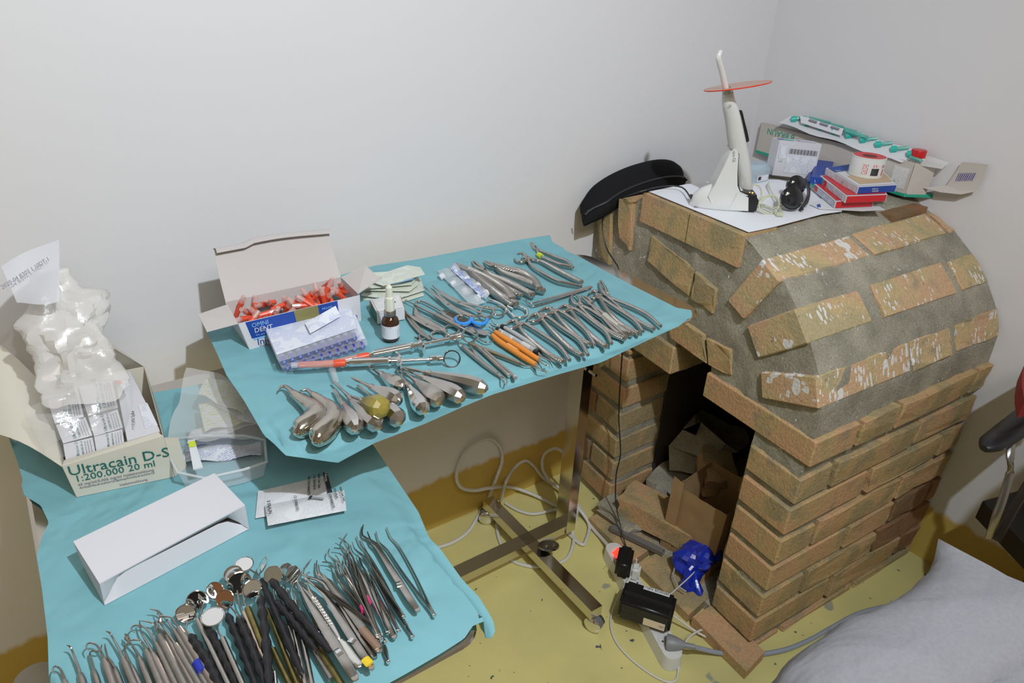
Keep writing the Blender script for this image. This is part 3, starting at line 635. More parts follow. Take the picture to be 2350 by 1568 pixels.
bar(st, 'cross_leg', (0.38, 0.86, 0.062), (0.38, 1.322, 0.062), 0.034, 0.030)
for x in (0.926, 0.38):
    for y, a in ((0.862, -1.2), (1.305, 2.5)): caster(st, x, y, 0.05, a)
mb = MB(); T = Matrix.Translation(Vector((0.953, 1.072, 0.080))) @ Matrix.Rotation(0.3, 4, 'Y')
mb.hexa([T @ Vector((math.cos(2 * PI * i / 14) * 0.036 * (1 if abs(math.sin(2 * PI * i / 14)) < .9 else 1), math.sin(2 * PI * i / 14) * 0.022, 0)) for i in range(14)], [T @ Vector((math.cos(2 * PI * i / 14) * 0.034, math.sin(2 * PI * i / 14) * 0.020, 0.004)) for i in range(14)])
pd = child(mb, 'brake_pedal', mat('dark_chrome', (0.35, 0.36, 0.40), 0.2, 1), st)
for dx in (-0.012, 0.013): child(MB().lathe([(0.001, 0.0035), (0.005, 0.004), (0.004, 0.0085), (0.001, 0.009)], 10, T @ Matrix.Translation(Vector((dx, -0.004, 0)))), 'rivet', chrome, pd)
st2 = thing('instrument_stand', 'second lower wheeled steel stand under the draped tray nearest the camera', 'stand', (0.15, 0.50, 0))
traymesh(st2, -0.078, 0.350, 0.503, 1.305, T2)
child(MB().tube([(0.15, 0.53, 0.05), (0.15, 0.53, 0.712)], [(0.0125, 0.018)] * 2, sq=True, up=(0, 1, 0)), 'post', tube_m, st2, smooth=False)
bar(st2, 'base_beam', (0.15, 0.50, 0.064), (0.15, 1.2, 0.064), 0.036, 0.026); bar(st2, 'cross_leg', (-0.08, 0.56, 0.062), (0.36, 0.56, 0.062), 0.034, 0.030)
bar(st2, 'cross_leg', (-0.08, 1.17, 0.062), (0.36, 1.17, 0.062), 0.034, 0.030)
for x in (-0.06, 0.34):
    for y in (0.56, 1.17): caster(st2, x, y, 0.05, 1.0)

def wr(p, amp, sc_=14.0, seed=0):
    q = Vector((p.x, p.y, seed)) * sc_
    return (noise.noise(q) * 0.6 + noise.noise(q * 2.3) * 0.3) * amp
def creases(p, lines, h=0.0012, w_=0.006):
    z = 0
    for (x0, y0, x1, y1) in lines:
        a = Vector((x0, y0)); b = Vector((x1, y1)); d = (b - a).normalized(); q = Vector((p.x, p.y)) - a
        dist = abs(q.x * d.y - q.y * d.x); z += h * max(0, 1 - dist / w_)
    return z
Z1 = T1 + 0.001
bk = pxs(Z1, (458, 725, .862), (560, 690, .860), (700, 655, .862), (860, 610, .868), (950, 597, .868), (1090, 570, .868), (1200, 549, .868), (1262, 540, .868))
rt = pxs(Z1, (1262, 540, .868), (1268, 556, .862), (1330, 590, .853), (1440, 650), (1555, 708, .853), (1588, 704, .862))
fr = pxs(Z1, (520, 862), (560, 920), (606, 1000), (628, 1018, .847), (655, 1046, .845), (700, 1052, .84), (775, 1063, .836), (860, 1017, .838), (975, 973, .842), (1060, 935, .846), (1130, 906, .846), (1280, 860, .846), (1380, 832, .846), (1500, 775, .848), (1560, 748, .85), (1590, 722, .858), (1588, 704, .862))
lf = pxs(Z1, (458, 725, .862), (470, 752, .858), (497, 810, .852), (520, 862))
cl1 = [(0.25, 1.01, 0.60, 1.03), (0.45, 0.75, 0.47, 1.2), (0.68, 0.78, 0.70, 1.3), (0.24, 0.90, 0.5, 0.86), (0.9, 0.82, 0.9, 1.3)]
def fz1(p, s, t):
    e = min(1, min(s, 1 - s, t, 1 - t) * 8)
    inn = 0.230 < p.x < 1.090 and 0.803 < p.y < 1.21
    p = p.copy(); p.z += (wr(p, 0.0024 if inn else 0.0045, 9) + creases(p, cl1, 0.0018, 0.009)) * e
    if inn: p.z = max(Z1 - 0.0003, min(p.z, Z1 + 0.0028))
    return p
P = coons(bk, rt, fr, lf, 110, 60, fz1)
solo(sheet(P, 0.0004), 'surgical_drape', drape, 'teal drape spread over the higher tray under the forceps', 'drape', ang=1.2)
Z2 = T2 + 0.001
bk = pxs(Z2, (20, 1005, .735), (60, 985, .74), (110, 960, .735), (250, 920, .73), (345, 903), (420, 890), (520, 870), (640, 868), (740, 865, .725))
rt = pxs(Z2, (740, 865, .725), (800, 945, .72), (862, 1030, .715), (960, 1175, .710), (985, 1235, .705), (1010, 1260, .702), (1060, 1330, .69), (1100, 1372, .68), (1132, 1425, .672), (1136, 1450, .670))
fr = pxs(Z2, (118, 1850, .71), (300, 1870, .71), (500, 1780, .71), (760, 1655, .712), (930, 1560, .712), (1010, 1512, .713), (1065, 1478, .712), (1085, 1457, .705), (1110, 1465, .69), (1128, 1465, .672), (1136, 1450, .670))
lf = pxs(Z2, (20, 1005, .735), (40, 1060, .72), (55, 1110, .715), (58, 1138, .70), (66, 1168, .695), (100, 1180, .705), (112, 1200), (100, 1245, .712), (90, 1292, .708), (102, 1365, .708), (115, 1480, .710), (118, 1568, .710), (118, 1850, .71))
def fz2(p, s, t):
    e = min(1, min(s, 1 - s, t, 1 - t) * 8); inn = -0.090 < p.x < 0.362 and 0.492 < p.y < 1.318
    p = p.copy(); p.z += (wr(p, 0.0026 if inn else 0.008, 8, 5) + creases(p, [(0.03, 0.5, -0.02, 1.3), (0.2, 0.5, 0.19, 1.3), (0.1, 0.98, 0.4, 1.0)])) * e
    if inn: p.z = max(Z2 - 0.0003, min(p.z, Z2 + 0.0028))
    return p
P = coons(bk, rt, fr, lf, 80, 100, fz2)
solo(sheet(P, 0.0004), 'surgical_drape', drape, 'teal drape hanging off the corner of the lower front tray', 'drape', ang=1.2)

# ---------------------------------------------------------------- instruments on the higher tray
S1 = T1 + 0.004     # resting surface
def tbl(z): 
    def W(p, h=0.0):
        hh = p[2] if len(p) > 2 else h
        return at(p[0], p[1], z + hh)
    return W
W1 = tbl(S1)
def inst(name, label, cat, p, group=None, W=W1):
    b = W((p[0], p[1])); return thing(name, label, cat, b, group)
def tb(par, name, m, pts, rs, h=0.004, n=8, k=4, W=W1, label=None, sq=False, closed=False, ang=0.95):
    P = [W(p, h) for p in pts]; rs = rs if isinstance(rs, list) else [rs] * len(P)
    if k > 1 and len(P) > 2 and not closed: P = smooth_path(P, k); rs = rad_path(rs, k)
    return child(MB().tube(P, rs, n, sq=sq, closed=closed), name, m, par, label, ang=ang)
def ringpart(par, name, m, c, rx, ry, r, h=0.004, W=W1, label=None, n=22, lift=0):
    """ring given by its outline in the picture, laid flat on the surface"""
    P = [W((c[0] + rx * math.cos(2 * PI * i / n), c[1] + ry * math.sin(2 * PI * i / n)), h) for i in range(n)]
    return child(MB().tube(P, r, 8, closed=True), name, m, par, label)
GF = 'extraction forceps on the higher tray'
def forceps(label, J, jaws, H1, H2, r1=0.0055, r2=0.0038, m1=kn, m2=steel, jr=0.007, h=0.007, tip=None, group=GF, name='extraction_forceps', cat='forceps', h2=None):
    t = inst(name, label, cat, J, group)
    for q in jaws:
        n_ = len(q); rs = [0.0018 + (0.0048 - 0.0018) * (k / (n_ - 1)) for k in range(n_)]
        tb(t, 'jaw', steel, q, [(a, a * 1.15) for a in rs], h, 8)
    c = W1(J, h); d = (W1(H1[1], h) - W1(H1[0], h)).normalized(); T = Matrix((d, Vector((0, 0, 1)).cross(d), Vector((0, 0, 1)))).transposed().to_4x4(); T.translation = c
    jt = child(MB().lathe([(0.003, -jr * .8), (jr, -jr * .65), (jr * 1.08, 0), (jr, jr * .65), (0.003, jr * .8)], 14, T @ Matrix.Diagonal((1.25, 0.95, 0.8, 1))), 'joint', steel, t)
    child(MB().lathe([(0.0022, 0.004), (0.0022, jr * .72)], 10, T), 'pivot_screw', dsteel, jt)
    a = [(r1 * .62, r1 * .8)] + [(r1, r1)] * (len(H1) - 2) + [(r1 * .9, r1 * .85)]
    tb(t, 'handle', m1, [J] + list(H1), [(r1 * .8, r1 * .8)] + a, h, 10)
    a = [(r2 * .9, r1 * .8)] + [(r2, r1)] * (len(H2) - 2) + [(r2 * .8, r1 * .6)]
    tb(t, 'handle', m2, [J] + list(H2), [(r2, r1 * .8)] + a, h2 or h, 10)
    # smooth rounded ends
    for H, r in ((H1, r1), (H2, r2)):
        e = W1(H[-1], h if H is H1 else (h2 or h)); child(MB().lathe([(0.0005, -r), (r * .7, -r * .7), (r * .95, 0), (r * .7, r * .7), (0.0005, r)], 12, Matrix.Translation(e)), 'handle_end', steel, t)
    return t
z = lambda x, y: (900 + x * .3064, 520 + y * .3064)
forceps('bent-beak forceps just right of the grey-handled scalers', z(950, 735), [[z(848, 742), z(870, 722), z(905, 708), z(945, 718)], [z(852, 752), z(880, 768), z(915, 762), z(948, 748)]], [z(975, 790), z(1060, 870), z(1180, 965), z(1280, 1010)], [z(1000, 735), z(1120, 810), z(1250, 900), z(1328, 1000)])
forceps('second bent-beak forceps counted from the grey-handled scalers', z(1115, 680), [[z(1015, 700), z(1035, 675), z(1070, 660), z(1105, 668)], [z(1020, 706), z(1050, 716), z(1085, 708), z(1110, 698)]], [z(1145, 725), z(1230, 815), z(1330, 910), z(1420, 962)], [z(1160, 680), z(1280, 770), z(1400, 855), z(1465, 960)])
forceps('third bent-beak forceps counted from the grey-handled scalers', z(1205, 635), [[z(1100, 640), z(1125, 622), z(1160, 612), z(1195, 620)], [z(1106, 648), z(1140, 660), z(1175, 655), z(1200, 650)]], [z(1235, 670), z(1300, 745), z(1390, 835), z(1475, 880)], [z(1260, 640), z(1350, 700), z(1450, 785), z(1515, 885)])
forceps('fourth bent-beak forceps counted from the grey-handled scalers', z(1330, 612), [[z(1240, 622), z(1265, 604), z(1295, 595), z(1322, 600)], [z(1246, 630), z(1275, 640), z(1305, 636), z(1328, 628)]], [z(1355, 655), z(1420, 745), z(1510, 835), z(1598, 898)], [z(1390, 630), z(1500, 715), z(1600, 795), z(1642, 875)])
forceps('forceps with two tall open beaks amid the row of forceps', z(1400, 595), [[z(1350, 515), z(1345, 545), z(1365, 578), z(1395, 590)], [z(1375, 512), z(1398, 535), z(1408, 562), z(1408, 590)]], [z(1440, 640), z(1530, 725), z(1640, 800), z(1735, 838)], [z(1460, 615), z(1560, 680), z(1660, 750), z(1745, 825)], r1=0.0058)
t = forceps('closed pointed-beak forceps with a smooth pale patch on its thick handle', z(1490, 590), [[z(1420, 520), z(1440, 545), z(1470, 572), z(1488, 585)], [z(1432, 520), z(1465, 540), z(1485, 560), z(1498, 582)]], [z(1560, 640), z(1640, 705), z(1720, 775), z(1785, 805)], [z(1530, 640), z(1600, 720), z(1680, 800), z(1755, 825)], m1=steel, r1=0.0068)
tb(t, 'pale_patch', mat('worn_pale_metal', (0.62, 0.60, 0.52), 0.45, 0.4), [z(1590, 668), z(1640, 715), z(1690, 752)], 0.0072, 0.0072, 10)
forceps('forceps with a hooked beak pointing left, second from the right end of the row', z(1545, 520), [[z(1478, 505), z(1495, 488), z(1520, 485), z(1542, 505)], [z(1485, 522), z(1500, 540), z(1520, 538), z(1540, 528)]], [z(1580, 580), z(1640, 665), z(1730, 745), z(1842, 800)], [z(1600, 560), z(1700, 630), z(1810, 705), z(1878, 785)])
forceps('rightmost forceps of the row, with long thin straight beaks', z(1605, 520), [[z(1556, 408), z(1562, 450), z(1578, 490), z(1600, 515)], [z(1562, 405), z(1588, 445), z(1602, 480), z(1610, 512)]], [z(1660, 570), z(1750, 650), z(1860, 720), z(1958, 765)], [z(1680, 555), z(1790, 600), z(1910, 660), z(2010, 745)], r1=0.0045)
forceps('forceps with a lime green tape mark lying near the drape back corner', z(1080, 175), [[z(970, 108), z(1000, 104), z(1035, 122), z(1070, 160)], [z(975, 116), z(1010, 118), z(1045, 145), z(1072, 175)]], [z(1115, 225), z(1180, 255), z(1260, 285), z(1330, 300)], [z(1140, 195), z(1220, 228), z(1310, 262), z(1352, 305)], m1=steel, r1=0.0045, group=None)
tb(sc.objects['extraction_forceps.008'] if 'extraction_forceps.008' in sc.objects else t, 'tape_mark', tapeg, [z(1095, 210), z(1120, 225)], 0.0062, 0.007, 12)
forceps('open-beaked forceps below the lime-taped one', z(1010, 245), [[z(938, 208), z(965, 200), z(990, 210), z(1008, 232)], [z(918, 240), z(935, 262), z(970, 268), z(1005, 258)]], [z(1110, 262), z(1210, 312), z(1310, 365), z(1415, 415)], [z(1050, 300), z(1130, 355), z(1250, 415), z(1412, 447)], group=None, r1=0.006, jr=0.010)
forceps('thick curved knurled forceps, right one of the three fat pairs at the back', z(775, 295), [[z(690, 258), z(705, 278), z(740, 295), z(770, 300)], [z(700, 258), z(720, 270), z(750, 282), z(775, 290)]], [z(860, 320), z(960, 345), z(1050, 395), z(1098, 465)], [z(830, 345), z(950, 395), z(1060, 440), z(1125, 480)], r1=0.0095, r2=0.008, m2=kn, h=0.013, h2=0.009, group=None)
forceps('thick knurled forceps, middle one of the three fat pairs at the back', z(690, 335), [[z(600, 262), z(615, 290), z(650, 315), z(685, 330)], [z(612, 258), z(640, 285), z(670, 305), z(695, 325)]], [z(760, 375), z(850, 412), z(950, 462), z(1045, 510)], [z(740, 395), z(830, 450), z(920, 500), z(960, 515)], r1=0.0085, r2=0.006, m2=kn, h=0.010, group=None)
forceps('thick knurled forceps behind the pouch strips, nearest of the three fat pairs', z(580, 325), [[z(480, 275), z(510, 290), z(545, 305), z(575, 320)], [z(483, 285), z(515, 302), z(545, 318), z(575, 330)]], [z(660, 362), z(760, 415), z(850, 480), z(895, 545)], [z(640, 385), z(740, 470), z(840, 545), z(920, 580)], r1=0.0105, r2=0.009, m2=kn, h=0.014, h2=0.010, group=None)
# root elevators
def frame(a, b, up=(0, 0, 1)):
    d = (b - a).normalized(); s_ = Vector(up).cross(d).normalized(); u = d.cross(s_); T = Matrix((s_, u, d)).transposed().to_4x4(); T.translation = a; return T
facet = mat('satin_faceted_steel', (0.66, 0.63, 0.60), 0.22, 1, ns=40, namt=0.6, col2=(0.56, 0.53, 0.50))
def elevator(label, A, B, rh=0.0155, h0=0.010, h1=0.015, share=0.55, m=None, handlem=None, group='pear-handled root elevators at the near edge', flat=False):
    t = inst('root_elevator', label, 'dental elevator', B, group); a = W1(A, h0); b = W1(B, h1); d = (b - a); L = d.length; T = frame(a, b); m = m or facet
    child(MB().add([(-.0016, -.0006, 0), (.0016, -.0006, 0), (.0016, .0006, 0), (-.0016, .0006, 0), (-.0026, -.0012, L * .10), (.0026, -.0012, L * .10), (.0022, .0012, L * .10), (-.0022, .0012, L * .10), (-.0018, -.0018, L * .2), (.0018, -.0018, L * .2), (.0018, .0018, L * .2), (-.0018, .0018, L * .2)], [(0, 3, 2, 1), (0, 1, 5, 4), (1, 2, 6, 5), (2, 3, 7, 6), (3, 0, 4, 7), (4, 5, 9, 8), (5, 6, 10, 9), (6, 7, 11, 10), (7, 4, 8, 11), (8, 9, 10, 11)], T), 'blade', steel, t)
    s0 = 1 - share
    child(MB().lathe([(0.0018, L * .15), (0.0022, L * .22), (0.0036, L * (s0 - .06))], 8, T), 'shank', steel, t)
    child(MB().lathe([(0.0036, L * (s0 - .07)), (0.0052, L * (s0 - .06)), (0.0056, L * (s0 + .01)), (0.0045, L * (s0 + .02))], 8, T), 'ferrule', steel, t)
    H = L * share; z0 = L * s0
    pr = [(0.0052, z0), (rh * .50, z0 + H * .15), (rh * .78, z0 + H * .40), (rh * .97, z0 + H * .62), (rh, z0 + H * .75), (rh * .88, z0 + H * .88), (rh * .50, z0 + H * .97), (rh * .12, z0 + H)]
    child(MB().lathe(pr, 8 if not flat else 16, T @ Matrix.Rotation(0.35, 4, 'Z')), 'handle', handlem or m, t, ang=0.32)
    return t
y = lambda a, b: (600 + a * .2979, 820 + b * .2979)
elevator('root elevator with a short faceted pear handle right beside the two bent-handled ones', y(560, 245), y(735, 560), 0.0150, 0.008)
elevator('long root elevator whose tip touches the small clear cap', y(552, 182), y(905, 540), 0.0150, 0.010)
elevator('root elevator lying under the yellow-taped bulb, its handle end showing below it', y(740, 215), y(1075, 495), 0.0155, 0.004, 0.015)
elevator('root elevator with a bluish satin handle above the yellow-taped bulb', y(695, 155), y(1070, 345), 0.0145, 0.022, 0.020)
elevator('root elevator wrapped at its bulb in yellow-green tape, resting on the others', y(690, 300), y(945, 400), 0.0175, 0.022, 0.040, share=0.62, handlem=olive)
elevator('root elevator tucked under the front cartridge syringe, upper left of the fan', y(812, 60), y(1085, 235), 0.0130, 0.006)
elevator('narrow root elevator pointing up at the syringe grip, with bright chrome facets', y(1045, 90), y(1258, 420), 0.0130, 0.006, m=mat('bright_faceted_steel', (0.74, 0.72, 0.70), 0.12, 1))
elevator('root elevator with scratched stained handle, third from the right of the fan', y(1070, 85), y(1380, 345), 0.0155, 0.009, m=mat('stained_steel', (0.50, 0.47, 0.43), 0.3, 1, ns=45, namt=0.25, col2=(0.66, 0.63, 0.58)))
elevator('root elevator second from the right of the fan, long grey handle', y(1085, 78), y(1565, 320), 0.0140, 0.012, share=0.62)
elevator('rightmost root elevator of the fan, handle reflecting orange', y(1100, 76), y(1745, 245), 0.0140, 0.016, share=0.68)
def bentelev(label, pts, rs, hk):
    t = inst('root_elevator', label, 'dental elevator', pts[-1], 'bent-handled root elevators')
    x_ = lambda p: (600 + p[0] * .1658, 820 + p[1] * .1658)
    k = hk; P = [x_(p) for p in pts]
    tb(t, 'tip', steel, P[:k + 1], [(a, a) for a in rs[:k + 1]], 0.010, 8)
    tb(t, 'handle', mat('smooth_bent_steel', (0.58, 0.54, 0.47), 0.17, 1), P[k:], [(a, a) for a in rs[k:]], 0.0135, 16, 5)
    g = P[k]; g2 = P[k + 1]
    tb(t, 'knurled_neck', kn, [g, (g[0] * .45 + g2[0] * .55, g[1] * .45 + g2[1] * .55)], [(rs[k] * 1.12, rs[k] * 1.12), (rs[k + 1] * .96, rs[k + 1] * .96)], 0.0125, 14)
bentelev('bent-handled root elevator, leftmost tool on the higher drape', [(240, 455), (265, 415), (310, 402), (360, 425), (435, 500), (560, 590), (690, 690), (745, 800), (690, 890), (590, 960), (500, 1010), (468, 1010)], [.0009, .002, .0028, .0032, .0055, .0085, .0125, .0155, .0165, .0160, .0130, .003], 4)
bentelev('bent-handled root elevator, second from the left on the higher drape', [(530, 462), (575, 462), (620, 450), (665, 480), (725, 530), (850, 620), (955, 720), (985, 850), (935, 960), (830, 1060), (745, 1125), (705, 1130)], [.0009, .0018, .0026, .0032, .0055, .0080, .0120, .0155, .0170, .0165, .0135, .003], 4)
# cartridge syringes
def syringe(label, a, b, ringc, h=0.012, cap=True, hp=0.012):
    t = inst('cartridge_syringe', label, 'syringe', b); A = W1(a, h); B = W1(b, hp); T = frame(A, B); L = (B - A).length
    P = lambda pr, n=16: MB().lathe([(r, z_ * L) for r, z_ in pr], n, T)
    child(P([(0.0045, -.0), (0.0052, .01), (0.006, .26), (0.0058, .27)]), 'needle_cap', mat('pink_clear_cap', (0.80, 0.36, 0.30), 0.15, alpha=0.62) , t)
    child(P([(0.0048, -.045), (0.005, .0)]), 'cap_tip', clear, t)
    child(P([(0.0062, .235), (0.0064, .24), (0.0062, .31), (0.005, .315)]), 'needle_hub', redo, t)
    child(P([(0.003, .31), (0.0045, .33), (0.0062, .345), (0.0062, .60), (0.0068, .605)]), 'barrel', chrome, t)
    # open cartridge window: a dark slot along the barrel with the glass cartridge
    child(MB().tube([T @ Vector((0.0025, 0.0052, L * .36)), T @ Vector((0.0025, 0.0052, L * .58))], [(0.003, 0.0016)] * 2, 8), 'cartridge', mat('glass_cartridge', (0.25, 0.22, 0.22), 0.05, spec=0.8), t)
    child(P([(0.006, .60), (0.0085, .61), (0.0085, .625), (0.006, .635), (0.0058, .66), (0.009, .675), (0.0115, .685), (0.004, .69)]), 'grip_collar', chrome, t)
    child(MB().tube([T @ Vector((-.024, 0, L * .672)), T @ Vector((-.014, 0, L * .692)), T @ Vector((.0, 0, L * .688)), T @ Vector((.014, 0, L * .692)), T @ Vector((.024, 0, L * .672))], [(0.0025, 0.005), (0.003, 0.006), (0.004, 0.007), (0.003, 0.006), (0.0025, 0.005)], 8, up=T.to_3x3() @ Vector((0, 1, 0))), 'finger_grip', chrome, t)
    child(P([(0.0032, .69), (0.0032, .90)]), 'plunger_rod', chrome, t)
    child(P([(0.0038, .895), (0.0065, .90), (0.0065, .945), (0.0058, .95), (0.0065, .955), (0.0065, .99), (0.003, 1.0)]), 'collar', chrome, t)
    # thumb ring: upright band
    Rr = 0.0135; c = T @ Vector((0, 0, L + Rr)); rr = []
    u = T.to_3x3() @ Vector((0, 0, 1)); v = (Vector((0, 0, 1)) * 0.92 + (T.to_3x3() @ Vector((1, 0, 0))) * 0.38).normalized(); v = (v - u * u.dot(v)).normalized()
    P_ = [c + u * (Rr * math.cos(2 * PI * i / 28)) + v * (Rr * math.sin(2 * PI * i / 28)) for i in range(28)]
    ax = u.cross(v)
    mb = MB(); n = 28; vs = []
    for p in P_:
        o = (p - c).normalized()
        for s1, s2 in ((-.004, -.0009), (.004, -.0009), (.004, .0009), (-.004, .0009)): vs.append(p + ax * s1 + o * s2)
    mb.add(vs, [(4 * i + j, 4 * i + (j + 1) % 4, 4 * ((i + 1) % n) + (j + 1) % 4, 4 * ((i + 1) % n) + j) for i in range(n) for j in range(4)])
    child(mb, 'thumb_ring', chrome, t, ang=0.8)
    return t
syringe('chrome cartridge syringe lying in front, its red needle cap on the near blister pack', (684, 838), (1018, 824), None, 0.020, hp=0.010)
syringe('chrome cartridge syringe behind the other, crossing the scissors handles', (740, 838), (1062, 772), None, 0.009, hp=0.016)
mb = MB(); a = W1((762, 848), 0.006); b = W1((771, 873), 0.006); mb.lathe([(0.006, 0), (0.0048, (b - a).length)], 16, frame(a, b))
solo(mb, 'clear_tube', clear, 'small empty clear cap lying above the elevators', 'cap')
# scissors, needle holders, tweezers, probes
def scissors(label, rings, blades, rr=0.0022, ringm=steel, ringr=(0, 0), h=0.005, name='scissors', cat='scissors', bw=0.0035, sleeve=None):
    """rings: [(centre, rx, ry)], blades: [px path tip -> ring]"""
    t = inst(name, label, cat, rings[0][0])
    for c, rx, ry in rings:
        o = ringpart(t, 'finger_ring', ringm, c, rx, ry, rr, h)
        if sleeve:
            n = 20; Pp = [W1((c[0] + rx * math.cos(a_), c[1] + ry * math.sin(a_)), h) for a_ in [(-0.05 * PI + 1.15 * PI * i / (n - 1)) for i in range(n)]]
            child(MB().tube(Pp, rr * 1.45, 8), 'ring_sleeve', sleeve, o)
    for q in blades:
        k = len(q); rs = [(0.0008, 0.001)] + [(bw, 0.0016)] * (k - 2) + [(0.0024, 0.0022)]
        tb(t, 'blade', steel, q, rs, h, 8)
    c = blades[0][len(blades[0]) // 2]; child(MB().lathe([(0.003, 0), (0.003, 0.0025), (0.0005, 0.003)], 10, Matrix.Translation(W1(c, h))), 'pivot_screw', dsteel, t)
    return t
scissors('long needle holder with two plain rings beside the pouch strips', [(z(712, 640), 15.5, 11.5), (z(805, 632), 14.5, 10)], [[z(300, 440), z(400, 520), z(500, 570), z(600, 615), z(660, 650)], [z(308, 452), z(400, 510), z(520, 565), z(660, 600), z(758, 625)]], 0.0022, name='needle_holder', cat='needle holder', h=0.010)
scissors('long scissors with blue sleeves around both rings', [(z(532, 695), 18, 10.5), (z(655, 700), 17.5, 9.5)], [[z(236, 450), z(330, 520), z(420, 585), z(500, 640), z(520, 668)], [z(310, 470), z(400, 560), z(480, 615), z(560, 650), z(620, 675)]], 0.0022, sleeve=ringblue, h=0.012)
scissors('scissors with two large steel rings left of the rear syringe', [(z(352, 815), 18.5, 10.5), (z(445, 775), 17, 11)], [[z(100, 650), z(180, 690), z(260, 735), z(330, 770), z(365, 785)], [z(172, 590), z(190, 660), z(260, 700), z(340, 745), z(410, 785)]], 0.0024, bw=0.006, h=0.007)
t = inst('haemostat', 'slim curved clamp lying beside the amber bottle', 'clamp', z(100, 640))
tb(t, 'jaw', dsteel, [z(95, 632), z(150, 700), z(200, 760), z(290, 850)], [(0.0012, 0.0015), (0.003, 0.002), (0.0032, 0.002), (0.002, 0.002)], 0.004)
tb(t, 'jaw', dsteel, [z(100, 660), z(150, 730), z(215, 800), z(280, 845)], [(0.0012, 0.0015), (0.0028, 0.002), (0.003, 0.002), (0.002, 0.002)], 0.004)
ringpart(t, 'finger_ring', dsteel, z(228, 820), 8, 7, 0.0014, 0.003)
t = inst('retractor', 'flat ribbed steel plate instrument with a bent wire loop at its end', 'retractor', z(540, 700))
q = [z(360, 632), z(400, 622), z(520, 672), z(640, 745), z(722, 795), z(718, 812), z(690, 815), z(600, 790), z(470, 715), z(375, 660)]
mb = MB(); mb.hexa([W1(p, 0.005) for p in q], [W1(p, 0.008) for p in q]); pl = child(mb, 'plate', steel, t)
for k in range(16):
    f_ = k / 15; a = (z(420, 640)[0] * (1 - f_) + z(560, 715)[0] * f_, z(420, 640)[1] * (1 - f_) + z(560, 715)[1] * f_)
    child(MB().tube([W1((a[0] - 5, a[1] + 4), 0.0084), W1((a[0] + 9, a[1] - 7 + 3), 0.0084)], 0.0006, 6), 'rib', dsteel, pl)
tb(t, 'wire_loop', steel, [z(378, 640), z(330, 610), z(240, 565), z(190, 560), z(178, 580), z(215, 610), z(320, 655), z(400, 690), z(480, 735)], 0.0022, 0.006)
t = inst('probe', 'slim probe with an oval tip lying across the ribbed plate instrument', 'probe', z(320, 660))
tb(t, 'tip', steel, [z(98, 552), z(140, 570), z(230, 618), z(325, 662)], [(0.003, 0.0012), (0.0012, 0.0012), (0.0016, 0.0016), (0.003, 0.003)], 0.009)
tb(t, 'handle', dsteel, [z(322, 660), z(420, 710), z(510, 755)], [(0.0045, 0.0045), (0.0048, 0.0048), (0.0045, 0.0045)], 0.010, 8)
tb(t, 'neck', steel, [z(510, 755), z(600, 800), z(660, 845), z(710, 868), z(760, 858)], [(0.0028, 0.0028), (0.002, 0.002), (0.0016, 0.0016), (0.0015, 0.0015), (0.0006, 0.0006)], 0.006)
t = inst('mouth_prop', 'thick bent steel rod loop emerging from under the pouch strips', 'retractor', z(900, 640))
tb(t, 'rod', chrome, [z(722, 552), z(770, 562), z(830, 592), z(875, 640), z(915, 676), z(965, 682), z(1005, 668), z(1012, 640), z(985, 612), z(930, 596), z(880, 588), z(868, 600), z(905, 618)], 0.0028, 0.005, 10)
t = inst('tweezers', 'open angled tweezers lying alone between the two groups of forceps', 'tweezers', z(1490, 455))
tb(t, 'arm', steel, [z(978, 548), z(1010, 562), z(1045, 575), z(1150, 545), z(1280, 510), z(1400, 475), z(1470, 455)], [(.0006, .001), (.001, .001), (.0016, .0016), (.003, .0012), (.0045, .001), (.0042, .001), (.005, .001)], 0.009)
tb(t, 'arm', steel, [z(1000, 548), z(1030, 580), z(1055, 598), z(1160, 570), z(1280, 530), z(1400, 490), z(1480, 460)], [(.0006, .001), (.001, .001), (.0016, .0016), (.003, .0012), (.0045, .001), (.0042, .001), (.005, .001)], 0.003)
tb(t, 'arm_joint', steel, [z(1465, 458), z(1497, 452)], [(.0055, .002), (.004, .0015)], 0.005)
# single scalers and rods
def scaler(label, body, tipa, tipb, r=0.004, m=dsteel, h=0.004, group=None, W=W1, name='scaler', cat='scaler', band=None, bandm=blackm):
    t = inst(name, label, cat, body[0], group, W)
    tb(t, 'handle', m, body, [(r * .8, r * .8)] + [(r, r)] * (len(body) - 2) + [(r * .8, r * .8)] if len(body) > 2 else r, h, 10, 3, W)
    for q in (tipa, tipb):
        if q: tb(t, 'working_tip', steel, q, [(r * .7, r * .7)] + [(0.0012, 0.0012)] * (len(q) - 2) + [(0.0004, 0.0004)], h, 6, 3, W)
    if band:
        for q in band: tb(t, 'band', bandm, q, r * 1.08, h, 12, 1, W)
    return t
scaler('dull double-ended scaler with a hooked tip at the drape edge', [z(528, 900), z(600, 960), z(700, 1040), z(790, 1105)], [z(528, 900), z(505, 880), z(498, 860), z(482, 850)], [z(790, 1105), z(815, 1130), z(830, 1165), z(862, 1188)], 0.0042)
scaler('thin chrome probe just right of the dull scaler', [z(588, 900), z(650, 985), z(740, 1065), z(820, 1125)], None, [z(820, 1125), z(850, 1140), z(862, 1160), z(848, 1190)], 0.0026, steel)
t = inst('steel_rod', 'short hexagonal steel handle, left of two parallel ones', 'rod', z(875, 1118)); tb(t, 'shaft', steel, [z(640, 905), z(872, 1116)], 0.003, 0.004, 6); tb(t, 'end', chrome, [z(866, 1110), z(876, 1120)], 0.0033, 0.004, 6)
